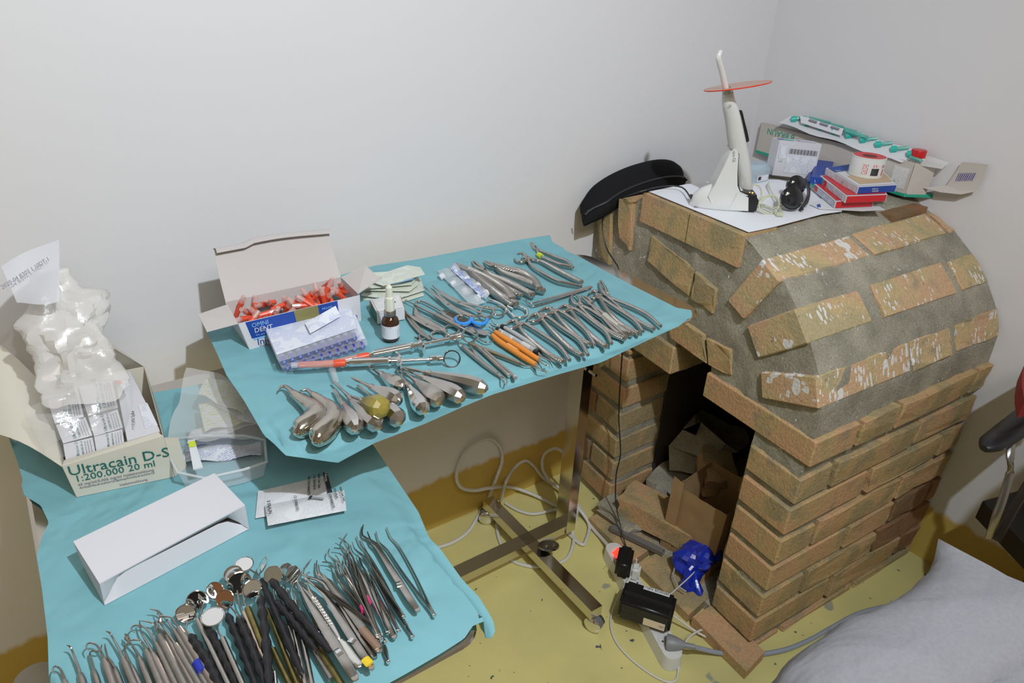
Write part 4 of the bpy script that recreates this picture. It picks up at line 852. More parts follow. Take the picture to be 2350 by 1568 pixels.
t = inst('steel_rod', 'short hexagonal steel handle, right of two parallel ones', 'rod', z(925, 1135)); tb(t, 'shaft', steel, [z(690, 930), z(920, 1130)], 0.0034, 0.004, 6); tb(t, 'end', chrome, [z(914, 1124), z(925, 1136)], 0.0037, 0.004, 6)
scaler('brassy knurled double-ended instrument lying under the orange handles tips', [z(575, 875), z(700, 925), z(840, 980), z(960, 1030)], None, [z(960, 1030), z(1000, 1045), z(1045, 1048), z(1075, 1060), z(1100, 1080)], 0.0042, mat('warm_knurled_steel', (0.42, 0.37, 0.28), 0.35, 1))
o1 = scaler('orange-handled scaler, the nearer of the two', [z(752, 815), z(800, 860), z(900, 925), z(1000, 990), z(1075, 1035)], [z(752, 815), z(735, 800), z(715, 792), z(700, 800)], [z(1075, 1035), z(1100, 1060), z(1120, 1080), z(1150, 1085), z(1172, 1088)], 0.0053, orange, 0.0060)
o2 = scaler('orange-handled scaler, the one nearer the grey handles', [z(775, 790), z(830, 830), z(930, 890), z(1030, 955), z(1098, 998)], [z(775, 790), z(750, 765), z(725, 755), z(705, 758)], [z(1098, 998), z(1120, 1020), z(1150, 1040), z(1165, 1035), z(1185, 1065)], 0.0053, orange, 0.0060)
s_ = lambda: None
g1 = scaler('grey-handled scaler with black bands, beside the orange ones', [z(800, 775), z(900, 835), z(1000, 895), z(1085, 940)], [z(800, 775), z(780, 752), z(755, 745), z(735, 730)], [z(1085, 940), z(1120, 975), z(1160, 995), z(1200, 1015)], 0.0045, grip, 0.0055, band=[[z(786, 768), z(802, 778)], [z(1068, 935), z(1090, 948)]])
g2 = scaler('grey-handled scaler with black bands, nearest the forceps', [z(838, 755), z(940, 815), z(1040, 880), z(1128, 932)], [z(838, 755), z(812, 735), z(770, 735), z(742, 702)], [z(1128, 932), z(1160, 965), z(1195, 1000), z(1230, 1025)], 0.0045, grip, 0.0055, band=[[z(822, 748), z(840, 758)], [z(1108, 925), z(1132, 940)]])
wprint = printmat('white_print_on_grip', (0.45, 0.45, 0.44), (0.85, 0.85, 0.85), 1500, 0.4); oprint = printmat('white_print_on_orange', (0.80, 0.27, 0.03), (0.88, 0.60, 0.45), 1500, 0.45)
for p0, p1, par, m_, r_ in ((z(862, 893), z(935, 940), o1, oprint, .0053), (z(826, 800), z(900, 845), g1, wprint, .0053), (z(975, 880), z(1062, 930), g1, wprint, .0053)):
    tb(par, 'print_sleeve', m_, [p0, p1], r_ * 1.02, .0055 if par is g1 else .0060, 16, 1)
# clear strips of pouches with white cotton pellets
def pouch(label, pts, blobs, th):
    t = inst('pouch_strip', label, 'pouch', pts[0], 'clear pouch strips of white pellets')
    A, B, Cc, D = [W1(p, 0.006) for p in pts]; nu, nv = 26, 8; P = []
    for i in range(nu):
        s = i / (nu - 1); row = []
        for j in range(nv):
            q = j / (nv - 1); p = A.lerp(B, s).lerp(D.lerp(Cc, s), q); bulge = (abs(math.sin(s * PI * len(blobs)))) ** .6 * math.sin(q * PI) * 0.009
            p.z += bulge + 0.001 + wr(p, 0.0015, 60); row.append(p)
        P.append(row)
    child(sheet(P, 0.0002), 'film', film, t)
    for b_ in blobs:
        c = W1(b_, 0.007); mb = MB()
        prf = [(0.002, -.006), (0.0065, -.0055), (0.0072, 0), (0.0068, .005), (0.002, .0066)]
        mb.lathe(prf, 12, Matrix.Translation(c) @ Matrix.Rotation(1.2, 4, 'Y')); child(mb, 'pellet', paper, t)
    return t
t = pouch('near clear pouch strip with four white pellets and little print', [z(325, 300), z(420, 280), z(640, 560), z(560, 560)][:0] or [z(335, 335), z(600, 605), z(700, 570), z(435, 310)], [z(372, 375), z(456, 430), z(542, 485), z(640, 537)], 0)
t2 = pouch('rear clear pouch strip printed in blue, leaning on the near one', [z(425, 305), z(700, 550), z(735, 505), z(468, 268)], [z(470, 345), z(560, 395), z(640, 445), z(700, 500)], 0)
cep = W1(z(632, 440), 0.018); cex = W1(z(650, 452), 0.018) - cep; lettering('CE', t2, blue, cep, cex, Vector((0, 0, 1)).cross(cex), 0.007)
P = []
for i in range(27):
    s_f = i / 26; u0, v0 = z(455 + 245 * s_f, 278 + 222 * s_f); P.append([W1((u0 + dx, v0 + dy), .0125 + .0025 * math.sin(i)) for dx, dy in ((0, 0), (-3, 6), (-6, 12))])
child(sheet(P, .0002), 'blue_printed_band', printmat('blue_band_print', (.62, .70, .84), (.05, .10, .55), 420, .38), t2)

# ---------------------------------------------------------------- boxes and packs on the higher tray
Zt = Vector((0, 0, 1))
def panel(par, name, m, a, b, c, d, th=0.0006, label=None):
    a, b, c, d = map(Vector, (a, b, c, d)); n = (b - a).cross(d - a).normalized() * th
    return child(MB().hexa([a, b, c, d], [a + n, b + n, c + n, d + n]), name, m, par, label, smooth=False)
bx = thing('needle_box', 'open white and blue cardboard box full of red-capped needles by the wall', 'box', (0.375, 1.155, S1 - .003))
fl, fr_, br, bl = Vector((0.272, 1.104, S1 - .003)), Vector((0.478, 1.113, S1 - .003)), Vector((0.482, 1.205, S1 - .003)), Vector((0.272, 1.198, S1 - .003))
hb = Vector((0, 0, 0.052))
TL = [fl + hb + Vector((-.012, .002, 0)), fr_ + hb, br + hb, bl + hb + Vector((-.006, 0, 0))]
fl2, fr2, br2, bl2 = TL
panel(bx, 'bottom', paperw, fl, fr_, br, bl)
front_p = panel(bx, 'front_panel', paperw, fl, fr_, fr2, fl2)
panel(bx, 'side_panel', paperw, fl, fl2, bl2, bl); panel(bx, 'side_panel', paperw, fr_, br, br2, fr2); panel(bx, 'back_panel', greyc, br, bl, bl2, br2)
# lid standing open with a curled lip
lid0, lid1 = bl2, br2; t0 = Vector((0.270, 1.247, 0.985)); t1 = Vector((0.484, 1.256, 0.986)); P = []
for i in range(14):
    s = i / 13; a = lid0.lerp(lid1, s); b = t0.lerp(t1, s) + Vector((0, 0, 0.006 * math.sin(s * PI * 1.2) * (s > .25))); row = []
    for j in range(8): row.append(a.lerp(b, j / 7) + Vector((0, 0.004 * math.sin(PI * j / 7), 0)))
    for q in (0.3, 0.65, 1.0): row.append(b + Vector((0.002, -0.014 * math.sin(q * 1.6), 0.004 * math.sin(q * PI) - 0.004 * q)))
    P.append(row)
child(sheet(P, 0.0006), 'lid', greyc, bx, ang=0.9)
panel(bx, 'side_flap', greyc, bl2 + Vector((0, -.01, 0)), fl2, fl2 + Vector((-0.047, 0.015, -0.010)), bl2 + Vector((-0.052, -0.025, 0.0)))
panel(bx, 'side_flap', greyc, fr2 + Vector((0, 0.006, 0)), br2, br2 + Vector((0.048, -.010, 0.018)), fr2 + Vector((0.056, 0.028, 0.010)))
def onface(a, b, c, d, s, t, off=0.0008):
    """point on quad a(bl) b(br) c(tr) d(tl)"""
    a, b, c, d = map(Vector, (a, b, c, d)); p = a.lerp(b, s).lerp(d.lerp(c, s), t); return p + (b - a).cross(d - a).normalized() * off
def patch(par, name, m, quad, s0, s1, t0, t1, off=0.0008):
    q = [onface(*quad, s, t, off) for s, t in ((s0, t0), (s1, t0), (s1, t1), (s0, t1))]; n = (q[1] - q[0]).cross(q[3] - q[0]).normalized() * 0.0003
    return child(MB().hexa(q, [p + n for p in q]), name, m, par, smooth=False)
def facetext(par, txt, m, quad, s, t, size, name='lettering', off=0.0012):
    a, b, c, d = map(Vector, quad); return lettering(txt, par, m, onface(*quad, s, t, off), b - a, d - a, size, name)
Q = (fl, fr_, fr2, fl2)
patch(front_p, 'blue_band', blue, Q, 0.05, 0.80, 0.38, 0.985); patch(front_p, 'light_band', lblue, Q, 0.06, 0.80, 0.30, 0.38); patch(front_p, 'olive_seal', gold, Q, 0.43, 0.63, 0.36, 1.0, 0.0014)
facetext(front_p, 'OMNI', lblue, Q, 0.08, 0.76, 0.011); facetext(front_p, 'DENT', white, Q, 0.085, 0.56, 0.012); facetext(front_p, 'We care. You smile.', lblue, Q, 0.085, 0.44, 0.0045)
facetext(front_p, 'Injekt', blue, Q, 0.07, 0.11, 0.017); facetext(front_p, '10', blue, Q, 0.90, 0.10, 0.014); facetext(front_p, 'PRAXIS', lblue, Q, 0.66, 0.78, 0.006); facetext(front_p, 'Sterile De', greyink, Q, 0.08, 0.02, 0.006)
random.seed(11)
capm = mat('red_cap', (0.80, 0.10, 0.045), 0.35); capc = mat('clear_cap_end', (0.85, 0.55, 0.50), 0.2, alpha=0.5)
for k in range(36):
    s = 0.03 + 0.94 * ((k * 0.618) % 1); t_ = 0.12 + 0.76 * random.random(); base = fl.lerp(fr_, s).lerp(bl.lerp(br, s), t_)
    rise = 0.030 + 0.014 * random.random() + (0.012 if s > .5 else 0)
    d = Vector((random.uniform(-.8, .8), random.uniform(-.7, .5), random.uniform(0.35, 1.1))).normalized()
    if k % 5 == 0: d = Vector((random.choice((-1, 1)), random.uniform(-.3, .3), 0.12)).normalized()
    c = base + Vector((0, 0, rise)); c.x = min(max(c.x, 0.285), 0.468); c.y = min(max(c.y, 1.122), 1.188)
    a = c - d * 0.019; b = c + d * 0.016
    for p in (a, b): p.x = min(max(p.x, 0.270), 0.476); p.y = min(max(p.y, 1.112), 1.198)
    T = frame(a, b, (0.1, 0.3, 1)); L = (b - a).length
    o = solo(MB().lathe([(0.0042, 0), (0.0049, L * .75), (0.0054, L * .76), (0.0054, L * .86)], 10, T), 'capped_needle', capm, 'red-capped dental needle in the open white and blue box', 'needle', 'red-capped needles in the open box')
    child(MB().lathe([(0.0048, L * .86), (0.0040, L * 1.25)], 10, T), 'clear_end', capc, o)
# blister packs of cartridges
def blister(label, a, b, c, d, z0, th=0.014, n=10, torn=False):
    """a,b,c,d: world xy corners (near-left, near-right, far-right, far-left)"""
    a, b, c, d = [Vector((p[0], p[1], z0)) for p in (a, b, c, d)]; up = Vector((0, 0, th))
    t = thing('blister_pack', label, 'blister pack', (a + b + c + d) / 4, 'dental cartridge blister packs')
    ins = lambda p, q, f: p.lerp(q, f)
    ctr = (a + b + c + d) / 4
    A = [p.lerp(ctr, 0.06) for p in (a, b, c, d)]
    child(MB().hexa(A, [p + up for p in (a, b, c, d)]), 'tray', mat('clear_blister_tray', (0.70, 0.74, 0.92), 0.10, alpha=0.22, spec=0.9), t, smooth=False)
    loop = []
    for i, p in enumerate((a, b, c, d)):
        q0 = (a, b, c, d)[i - 1]; q1 = (a, b, c, d)[(i + 1) % 4]
        loop += [p + (q0 - p).normalized() * 0.010, p + (q0 - p).normalized() * .002 + (q1 - p).normalized() * .002, p + (q1 - p).normalized() * 0.010]
    child(MB().hexa([p + up for p in loop], [p + up + Vector((0, 0, .0008)) for p in loop]), 'flange', mat('milky_flange', (0.80, 0.83, 0.92), 0.15, alpha=0.22), t)
    f0 = [ins(a, d, .17), ins(b, c, .17), c, d]
    fo = child(MB().hexa([p.lerp(ctr, .02) + up * 1.08 for p in f0], [p.lerp(ctr, .02) + up * 1.12 for p in f0]), 'foil', foil, t, smooth=False)
    for k in range(n):
        s = (k + 0.7) / (n + .4); p = a.lerp(b, s) * 0.955 + d.lerp(c, s) * 0.045; q = a.lerp(b, s) * .1 + d.lerp(c, s) * .9
        T = frame(p + up * .62, q + up * .62); 
        cp = child(MB().lathe([(0.0022, -.0015), (0.0048, -.0008), (0.0050, .011), (0.0046, .0115)], 12, T), 'cartridge_cap', navy, t)
        child(MB().lathe([(0.0008, -.0019), (0.0020, -.0018), (0.0021, -.0013)], 10, T), 'cap_rim', lblue, cp)
        if k < n: child(MB().lathe([(0.0044, .0085), (0.0044, .030)], 10, T), 'cartridge', mat('cartridge_glass', (0.70, 0.74, 0.82), 0.1, alpha=0.6), t)
    if torn:
        pts = [W1((770, 700), 0.035), W1((775, 712), 0.033), W1((745, 770), 0.030), W1((700, 735), 0.034)]
        P = [[W1((700 + 70 * s + 12 * q, 742 - 40 * s - 4 * q + 28 * q), 0.032 + 0.016 * s * (1 - q)) for q in (0, .33, .66, 1)] for s in (0, .25, .5, .75, 1)]
        child(sheet(P, 0.0002), 'torn_foil', foil, t)
    return t
blister('lower blister pack of blue-capped cartridges, mostly covered by the printed one', at(648, 856, .857).xy, at(846, 800, .857).xy, at(815, 725, .857).xy, at(612, 782, .857).xy, S1, 0.010)
bt = blister('upper blister pack with printed foil, leaning on the needle box', at(640, 838, .875).xy, at(826, 776, .875).xy, at(800, 690, .875).xy, at(606, 757, .875).xy, S1 + 0.0125, 0.013, torn=True)
# suture sachets stack
def slab(par, name, m, px, z0, th, W=None, sm=False):
    P = [at(p[0], p[1], z0) for p in px]; return child(MB().hexa(P, [p + Vector((0, 0, th)) for p in P]), name, m, par, smooth=sm)
pg = mat('pale_green_paper', (0.74, 0.78, 0.66), 0.6, spec=0.2); suprint = printmat('suture_print', (0.76, 0.80, 0.70), (0.45, 0.47, 0.44), 850, 0.5)
sz = S1
sl = [('lowest suture sachet, green-edged, of the stack behind the amber bottle', [(832, 690), (930, 693), (973, 680), (962, 655), (850, 652)], 0),
      ('second suture sachet from the bottom of the stack', [(830, 680), (905, 690), (974, 668), (965, 640), (858, 640)], 0.006),
      ('middle suture sachet of the stack behind the amber bottle', [(828, 668), (940, 670), (960, 655), (955, 632), (850, 640)], 0.012),
      ('fourth suture sachet, just below the top one', [(834, 665), (945, 655), (957, 640), (948, 622), (850, 628)], 0.018),
      ('top suture sachet with a light blue label, curling up at its right end', [(850, 648), (880, 658), (975, 638), (965, 622), (935, 617), (870, 632)], 0.025)]
for k, (lb, px, dz) in enumerate(sl):
    P = [at(p[0], p[1], sz + dz) for p in px]; mb = MB(); up_ = [Vector((0, 0, .002 + (.006 if (k == 4 and i in (2, 3, 4)) else 0))) for i in range(len(P))]
    mb.hexa([p + u - Vector((0, 0, .0012)) for p, u in zip(P, up_)], [p + u for p, u in zip(P, up_)])
    o = solo(mb, 'suture_sachet', suprint if k in (1, 4) else pg, lb, 'sachet', 'stack of suture sachets', smooth=False)
    if k == 4:
        q = [at(p[0], p[1], sz + dz + .0034) for p in ((900, 653), (950, 641), (948, 627), (938, 634), (925, 645))]
        child(MB().hexa(q, [p + Vector((0, 0, .0004)) for p in q]), 'blue_label', lblue, o, smooth=False)
        a = at(868, 640, sz + .031); lettering('5/0', o, greyink, a, at(920, 628, sz + .031) - a, Vector((0, 1, 0)), 0.006)
# small medicine carton (green / white)
cb = thing('medicine_carton', 'small white and green carton lying behind the amber dropper bottle', 'carton', at(885, 710, S1))
P = [at(862, 742, S1), at(926, 737, S1), at(922, 690, S1), at(850, 690, S1)]
P = [at(866, 744, S1), at(929, 733, S1), at(918, 700, S1), at(850, 712, S1)]
Qt = [p + Vector((0, 0, 0.022)) for p in P]
child(MB().hexa(P, Qt), 'body', paperw, cb, smooth=False)
patch(cb, 'green_end', mat('bottle_green_card', (0.02, 0.20, 0.10), 0.5), (P[3], P[0], Qt[0], Qt[3]), 0.05, 0.95, 0.05, 0.95)
patch(cb, 'red_spot', redo, (P[3], P[0], Qt[0], Qt[3]), 0.05, 0.3, 0.55, 0.97, 0.0012)
patch(cb, 'print', ghost, (Qt[0], Qt[1], Qt[2], Qt[3]), 0.06, 0.94, 0.06, 0.94)
patch(cb, 'brown_end', kraft, (P[1], P[2], Qt[2], Qt[1]), 0.05, 0.95, 0.05, 0.95)
facetext(cb, 'Sab', blue, (Qt[0], Qt[1], Qt[2], Qt[3]), 0.40, 0.45, 0.016)
# amber dropper bottle
bc = at(897, 778, S1); bo = thing('dropper_bottle', 'amber glass dropper bottle with white label and pale teat', 'bottle', bc); T = Matrix.Translation(bc)
child(MB().lathe([(0.012, 0), (0.0152, 0.002), (0.0155, 0.005), (0.0155, 0.034), (0.0135, 0.041), (0.009, 0.046), (0.009, 0.050)], 24, T), 'glass_body', amber, bo)
child(MB().lathe([(0.0157, 0.007), (0.0159, 0.007), (0.0159, 0.031), (0.0157, 0.031)], 24, T, cap=False), 'label_wrap', tinyp, bo)
child(MB().lathe([(0.0098, 0.047), (0.0104, 0.048), (0.0104, 0.055), (0.0095, 0.057)], 20, T), 'neck_collar', dsteel, bo)
tt = child(MB().lathe([(0.0085, 0.057), (0.0088, 0.062), (0.0078, 0.080), (0.0062, 0.082), (0.0058, 0.088), (0.0062, 0.093), (0.0058, 0.099), (0.003, 0.103), (0.0005, 0.104)], 10, T), 'dropper_teat', pale, bo, ang=0.4)

# ---------------------------------------------------------------- lower tray: boxes and bags
S2 = T2 + 0.004
W2 = tbl(S2)
ub = thing('medicine_box', 'large open cream carton with green lettering on the lower tray at left', 'box', (0.05, 1.10, S2 - .002))
z0 = S2 - .002
A, B_, Cc, D = Vector((-0.022, 1.026, z0)), Vector((0.107, 1.001, z0)), Vector((0.128, 1.215, z0)), Vector((-0.02, 1.235, z0))
hh = Vector((0, 0, 0.070)); A2, B2, C2, D2 = A + hh + Vector((-.006, 0, -.010)), B_ + hh + Vector((-.003, 0, .008)), Cc + hh + Vector((-.006, .006, .012)), D + hh + Vector((-.004, .006, .008))
fp = panel(ub, 'front_panel', cream, A, B_, B2, A2); panel(ub, 'side_panel', cream, B_, Cc, C2, B2); panel(ub, 'side_panel', cream, D, A, A2, D2); panel(ub, 'back_panel', cream, Cc, D, D2, C2); panel(ub, 'bottom', cream, A, B_, Cc, D, 0.0005)
Qf = (A, B_, B2, A2)
facetext(fp, 'Ultracain D-S', dgreen, Qf, 0.02, 0.68, 0.0245); facetext(fp, '1:200.000 20 ml', dgreen, Qf, 0.05, 0.46, 0.0165)
facetext(fp, '40 mg/ml/0,006 mg/ml Injektionslösung', greyink, Qf, 0.06, 0.33, 0.0064); facetext(fp, 'Articainhydrochlorid/Epinephrinhydrochlorid', greyink, Qf, 0.06, 0.24, 0.0055); facetext(fp, 'Injektionslösung', greyink, Qf, 0.44, 0.07, 0.0058)
# torn top edge flap at the right, big left lid, right-side panel bulging outwards
panel(ub, 'front_lip', cream, A2, B2, B2 + Vector((-0.004, 0.014, -0.001)), A2 + Vector((.004, .018, -.004)))
P = []
for i in range(9):
    s = i / 8; a = A2.lerp(D2, s) + Vector((0, 0, -.002)); b = at(0, 1000 - 240 * s, .80 + 0.07 * s).lerp(at(-40, 985 - 190 * s, .80 + .05 * s), .5); row = []
    for j in range(8):
        t_ = j / 7; p = a.lerp(b, t_); p.z += 0.010 * math.sin(PI * t_); row.append(p)
    P.append(row)
child(sheet(P, 0.0008), 'lid_flap', cream, ub)
q = [B2 + Vector((0.001, 0.0, 0)), at(395, 1030, .775), at(400, 1095, z0 + .001), B_ + Vector((.0015, 0, 0))]
panel(ub, 'side_flap', cream, B_ + Vector((.001, 0, 0)), B_ + Vector((0.022, 0.012, 0.001)), B_ + Vector((0.018, 0.012, 0.060)), B2 + Vector((.001, .001, -.004)))
panel(ub, 'back_flap', cream, C2, D2, at(190, 740, .875), at(262, 800, .875))
# small cartons stacked inside: 2 columns x 3 rows, leaning back
def carton(label, px, depth, hgt, txt=True, grp='small anaesthetic cartons inside the open cream box', top=False):
    """px: four picture corners of the visible front face at given heights (bl, br, tr, tl) as (u,v,z)"""
    a, b, c, d = [at(*p) for p in px]; n = (b - a).cross(d - a).normalized()
    bk = [p - n * depth for p in (a, b, c, d)]; mb = MB(); mb.hexa([a, b, c, d], bk)
    o = solo(mb, 'anaesthetic_carton', paperw, label, 'carton', grp, smooth=False)
    if txt:
        Qc = (b, c, d, a)   # text runs upwards along the face
        Qc = (b, c, d, a)
        facetext(o, 'Ultracain D-S', dgreen, (c, d, a, b)[1:] + (c,) if 0 else (b, c, d, a), 0.08, 0.52, (c - b).length * 0.19)
        facetext(o, '1:200.000 20 ml', dgreen, (b, c, d, a), 0.08, 0.36, (c - b).length * 0.13); 
        for k in range(3): facetext(o, 'Injektionslösung 40 mg/ml', greyink, (b, c, d, a), 0.08, 0.26 - k * .09, (c - b).length * 0.075)
    return o
zt, zm, zb = .835, .812, .79
carton('top left small carton leaning in the cream box, under the plastic bag', [(126, 972, .812), (192, 957, .812), (178, 890, .845), (106, 910, .845)], 0.045, 0, True)
carton('top right small carton leaning in the cream box, under the plastic bag', [(202, 955, .812), (270, 935, .814), (256, 868, .847), (180, 888, .847)], 0.045, 0, True)
carton('middle left small carton facing outwards in the cream box', [(145, 1018, .786), (212, 1000, .786), (196, 958, .806), (128, 975, .806)], 0.045, 0)
carton('middle right small carton facing outwards in the cream box', [(216, 1002, .786), (282, 982, .787), (270, 940, .806), (202, 956, .806)], 0.045, 0)
carton('bottom left small carton facing outwards in the cream box', [(152, 1062, .766), (220, 1044, .768), (212, 1004, .784), (145, 1020, .784)], 0.045, 0)
carton('bottom right small carton facing outwards in the cream box', [(222, 1042, .768), (286, 1020, .770), (281, 985, .786), (216, 1003, .786)], 0.045, 0)
cs = thing('spike_carton', 'white carton reading CODAN Spike standing in the cream box', 'carton', at(320, 980, .77))
P = [at(292, 1012, .790), at(368, 990, .792), at(298, 852, .812), at(262, 862, .812)]
mb = MB(); mb.hexa([p - Vector((0, 0, .05)) for p in P], P); child(mb, 'body', paperw, cs, smooth=False)
a = at(312, 986, .7925); b = at(306, 925, .801); lettering('CODAN Spike', cs, ink, a, b - a, Vector((-1, 0, 0)), 0.0075)
q = [at(332, 984, .7935), at(362, 976, .7935), at(338, 925, .801), at(318, 930, .801)]; child(MB().hexa(q, [p + Vector((0, 0, .0004)) for p in q]), 'fine_print', tinyp, cs, smooth=False)
q = [at(262, 884, .811), at(280, 880, .811), at(278, 872, .813), at(262, 876, .813)]; child(MB().hexa(q, [p + Vector((0, 0, .0008)) for p in q]), 'red_logo', redo, cs, smooth=False)
# crumpled film bag rising from the cartons
def crumple(rings, amp, nseg=22, seed=0, sharp=1.0):
    """rings: list of (centre, u-vector, v-vector)"""
    mb = MB(); vs = []; R = []
    for i in range(len(rings) - 1):
        for j in range(5):
            t = j / 5; R.append(tuple(rings[i][k].lerp(rings[i + 1][k], t) for k in range(3)))
    R.append(rings[-1])
    for c, u, v in R:
        for j in range(nseg):
            a = 2 * PI * j / nseg; p = c + u * math.cos(a) + v * math.sin(a)
            q = p * 22 + Vector((seed, 0, 0)); d = (p - c); L = d.length or 1
            cell = noise.cell_vector(q * 0.9) if False else None
            k = noise.noise(q) * 1.0 + abs(noise.noise(q * 1.9)) * 0.9 - 0.3
            vs.append(p + d / L * k * amp + Vector((noise.noise(q * 1.3 + Vector((5, 5, 5))), noise.noise(q * 1.3), noise.noise(q * 1.3 - Vector((4, 4, 4))))) * amp * .6)
    n = nseg; mb.add(vs, [(i * n + j, i * n + (j + 1) % n, (i + 1) * n + (j + 1) % n, (i + 1) * n + j) for i in range(len(R) - 1) for j in range(n)])
    return mb
def R3(u, v, z, rx, ry, dz=0): c = at(u, v, z); return (c, Vector((rx, 0, dz)), Vector((0, ry, 0)))
fb = thing('plastic_bag', 'crumpled thin white plastic bag standing up out of the cream box at left', 'bag', at(185, 920, .83))
child(crumple([R3(192, 905, .845, .058, .028), R3(172, 850, .872, .055, .028), R3(160, 800, .900, .056, .030), R3(165, 745, .93, .058, .028), R3(160, 700, .955, .054, .024), R3(125, 660, .985, .035, .016), R3(100, 620, 1.01, .030, .008)], 0.017, 40), 'bag_body', bagm, fb, ang=0.32)
P = []
for i in range(9):
    s = i / 8; row = []
    for j in range(10):
        t_ = j / 9; u0, v0 = 5 + 128 * s, 625 - 60 * s + (-2); u1, v1 = 75 + 70 * s, 685 + 20 * s
        u = u0 * (1 - t_) + u1 * t_ ; v = v0 + (v1 - v0) * t_ 
        u = (2 + 132 * s) * (1 - t_) + (40 + 95 * s) * t_; v = (612 - 65 * s) * (1 - t_) + (700 - 10 * s) * t_
        p = at(u, v, 1.03 - .045 * t_); p += Vector((0, .010 * math.sin(4 * s + 2 * t_), 0)); row.append(p)
    P.append(row)
top = child(sheet(P, 0.0003), 'bag_mouth', mat('printed_white_film', (0.84, 0.84, 0.88), 0.25, alpha=0.5, spec=0.7), fb)
a = at(5, 665, 1.012); b = at(105, 603, 1.022); lettering('2020-04 B303 1 10DT-1', top, greyink, a, b - a, Vector((0, 0.2, 1)), 0.009)
child(crumple([R3(190, 1015, .795, .052, .030), R3(188, 960, .822, .066, .032), R3(186, 915, .845, .070, .030)], 0.004, 26, 3), 'bag_skirt', mat('very_thin_film', (0.9, 0.9, 0.88), 0.1, alpha=0.13, spec=1.0, bs=40, bump=0.6), fb)
# bag / box of needle packs
nb = thing('plastic_container', 'clear lidless plastic tub with a wide film bag, holding sachets, beside the cream box', 'container', at(500, 1060, S2))
lp = [at(u, v, S2 + .030) for u, v in ((385, 1010), (470, 1000), (560, 1000), (608, 1010), (612, 1060), (560, 1078), (470, 1098), (408, 1085), (390, 1050))]
bt_ = [p.lerp(sum(lp, Vector()) / len(lp), .10) - Vector((0, 0, .029)) for p in lp]
n = len(lp); mb = MB(); mb.add(bt_ + lp, [tuple(range(n))[::-1]] + [(i, (i + 1) % n, n + (i + 1) % n, n + i) for i in range(n)]); child(mb, 'tub', clear, nb)
child(MB().tube(lp, 0.0022, 8, closed=True), 'tub_rim', mat('clear_rim', (0.85, 0.90, 0.92), 0.1, alpha=0.55, spec=0.9), nb)
packs = [((438, 1030), (600, 1000), (590, 965), (425, 990), 0.012, navy if 0 else mat('dark_blue_pack', (0.05, 0.09, 0.20), 0.4), 'dark blue printed pack lying in the clear tub'),
         ((420, 1062), (600, 1045), (598, 1015), (425, 1030), 0.006, bprint, 'white pack with blue lines at the front of the clear tub'),
         ((430, 1018), (585, 975), (570, 945), (440, 985), 0.024, sachet, 'white printed sachet lying on the dark blue pack'),
         ((470, 990), (592, 960), (560, 905), (455, 925), 0.034, yprint, 'yellow and white syringe sachet near the tub middle'),
         ((500, 935), (605, 985), (612, 955), (520, 885), 0.042, bprint, 'sachet with blue print leaning at the right of the tub'),
         ((455, 905), (560, 950), (575, 900), (480, 862), 0.050, yprint, 'uppermost yellow-marked sachet in the film bag')]
for a_, b_, c_, d_, dz, m_, lb in packs:
    P = [at(p[0], p[1], S2 + dz) for p in (a_, b_, c_, d_)]; mb = MB(); N_ = 6
    g = [[P[0].lerp(P[1], i / 7).lerp(P[3].lerp(P[2], i / 7), j / 4) + Vector((0, 0, .004 * math.sin(i * 1.3 + j))) for j in range(5)] for i in range(8)]
    solo(sheet(g, .0012), 'sachet', m_, lb, 'sachet', 'sachets in the clear tub')
q_ = [at(*p) for p in ((432, 1015, S2 + .04), (447, 1012, S2 + .042), (466, 1075, S2 + .034), (444, 1080, S2 + .034))]
sa = solo(MB().hexa(q_, [p + Vector((0, 0, .0025)) for p in q_]), 'needle_pack', mat('clear_pack', (0.86, 0.90, 0.92), 0.2, alpha=0.8), 'narrow clear pack hanging over the front rim of the tub', 'pack', smooth=False)
q2 = [q_[0].lerp(q_[3], .05), q_[1].lerp(q_[2], .05), q_[1].lerp(q_[2], .25), q_[0].lerp(q_[3], .25)]; child(MB().hexa([p + Vector((0, 0, .0027)) for p in q2], [p + Vector((0, 0, .003)) for p in q2]), 'lime_tip', tapeg, sa, smooth=False)
P = []
for i in range(16):
    s = i / 15; row = []
    for j in range(14):
        t_ = j / 13
        u = (382 + 235 * s) * t_ + (430 + 150 * s) * (1 - t_); v = (1010 - 5 * s) * t_ + (850 + 50 * s * s) * (1 - t_)
        zz = S2 + .034 + .050 * (1 - t_) ** .7; p = at(u, v, zz)
        p += Vector((noise.noise(p * 25), noise.noise(p * 25 + Vector((3, 3, 3))), noise.noise(p * 30 + Vector((8, 8, 8))))) * .007; row.append(p)
    P.append(row)
child(sheet(P, .0003), 'film_bag', mat('wide_clear_film', (0.86, 0.86, 0.84), 0.18, alpha=0.22, spec=0.9, bs=40, bump=0.7), nb, ang=0.4)
# crushed empty white carton
wb = thing('white_carton', 'long empty white cardboard carton with a split open front side', 'carton', (0.07, 0.83, S2 - .002)); g0 = S2 - .002
fl_, fr2_ = at(240, 1390, g0), at(572, 1214, g0); tfl, tfr = at(228, 1340, g0 + .038), at(562, 1160, g0 + .042); tbl_, tbr = at(168, 1244, g0 + .048), at(492, 1087, g0 + .048)
bbl, bbr = Vector((tbl_.x + .002, tbl_.y + .004, g0)), Vector((tbr.x + .002, tbr.y + .004, g0))
n = 16
def L3(a, b, s, bow): p = a.lerp(b, s); p += bow * math.sin(PI * s); return p
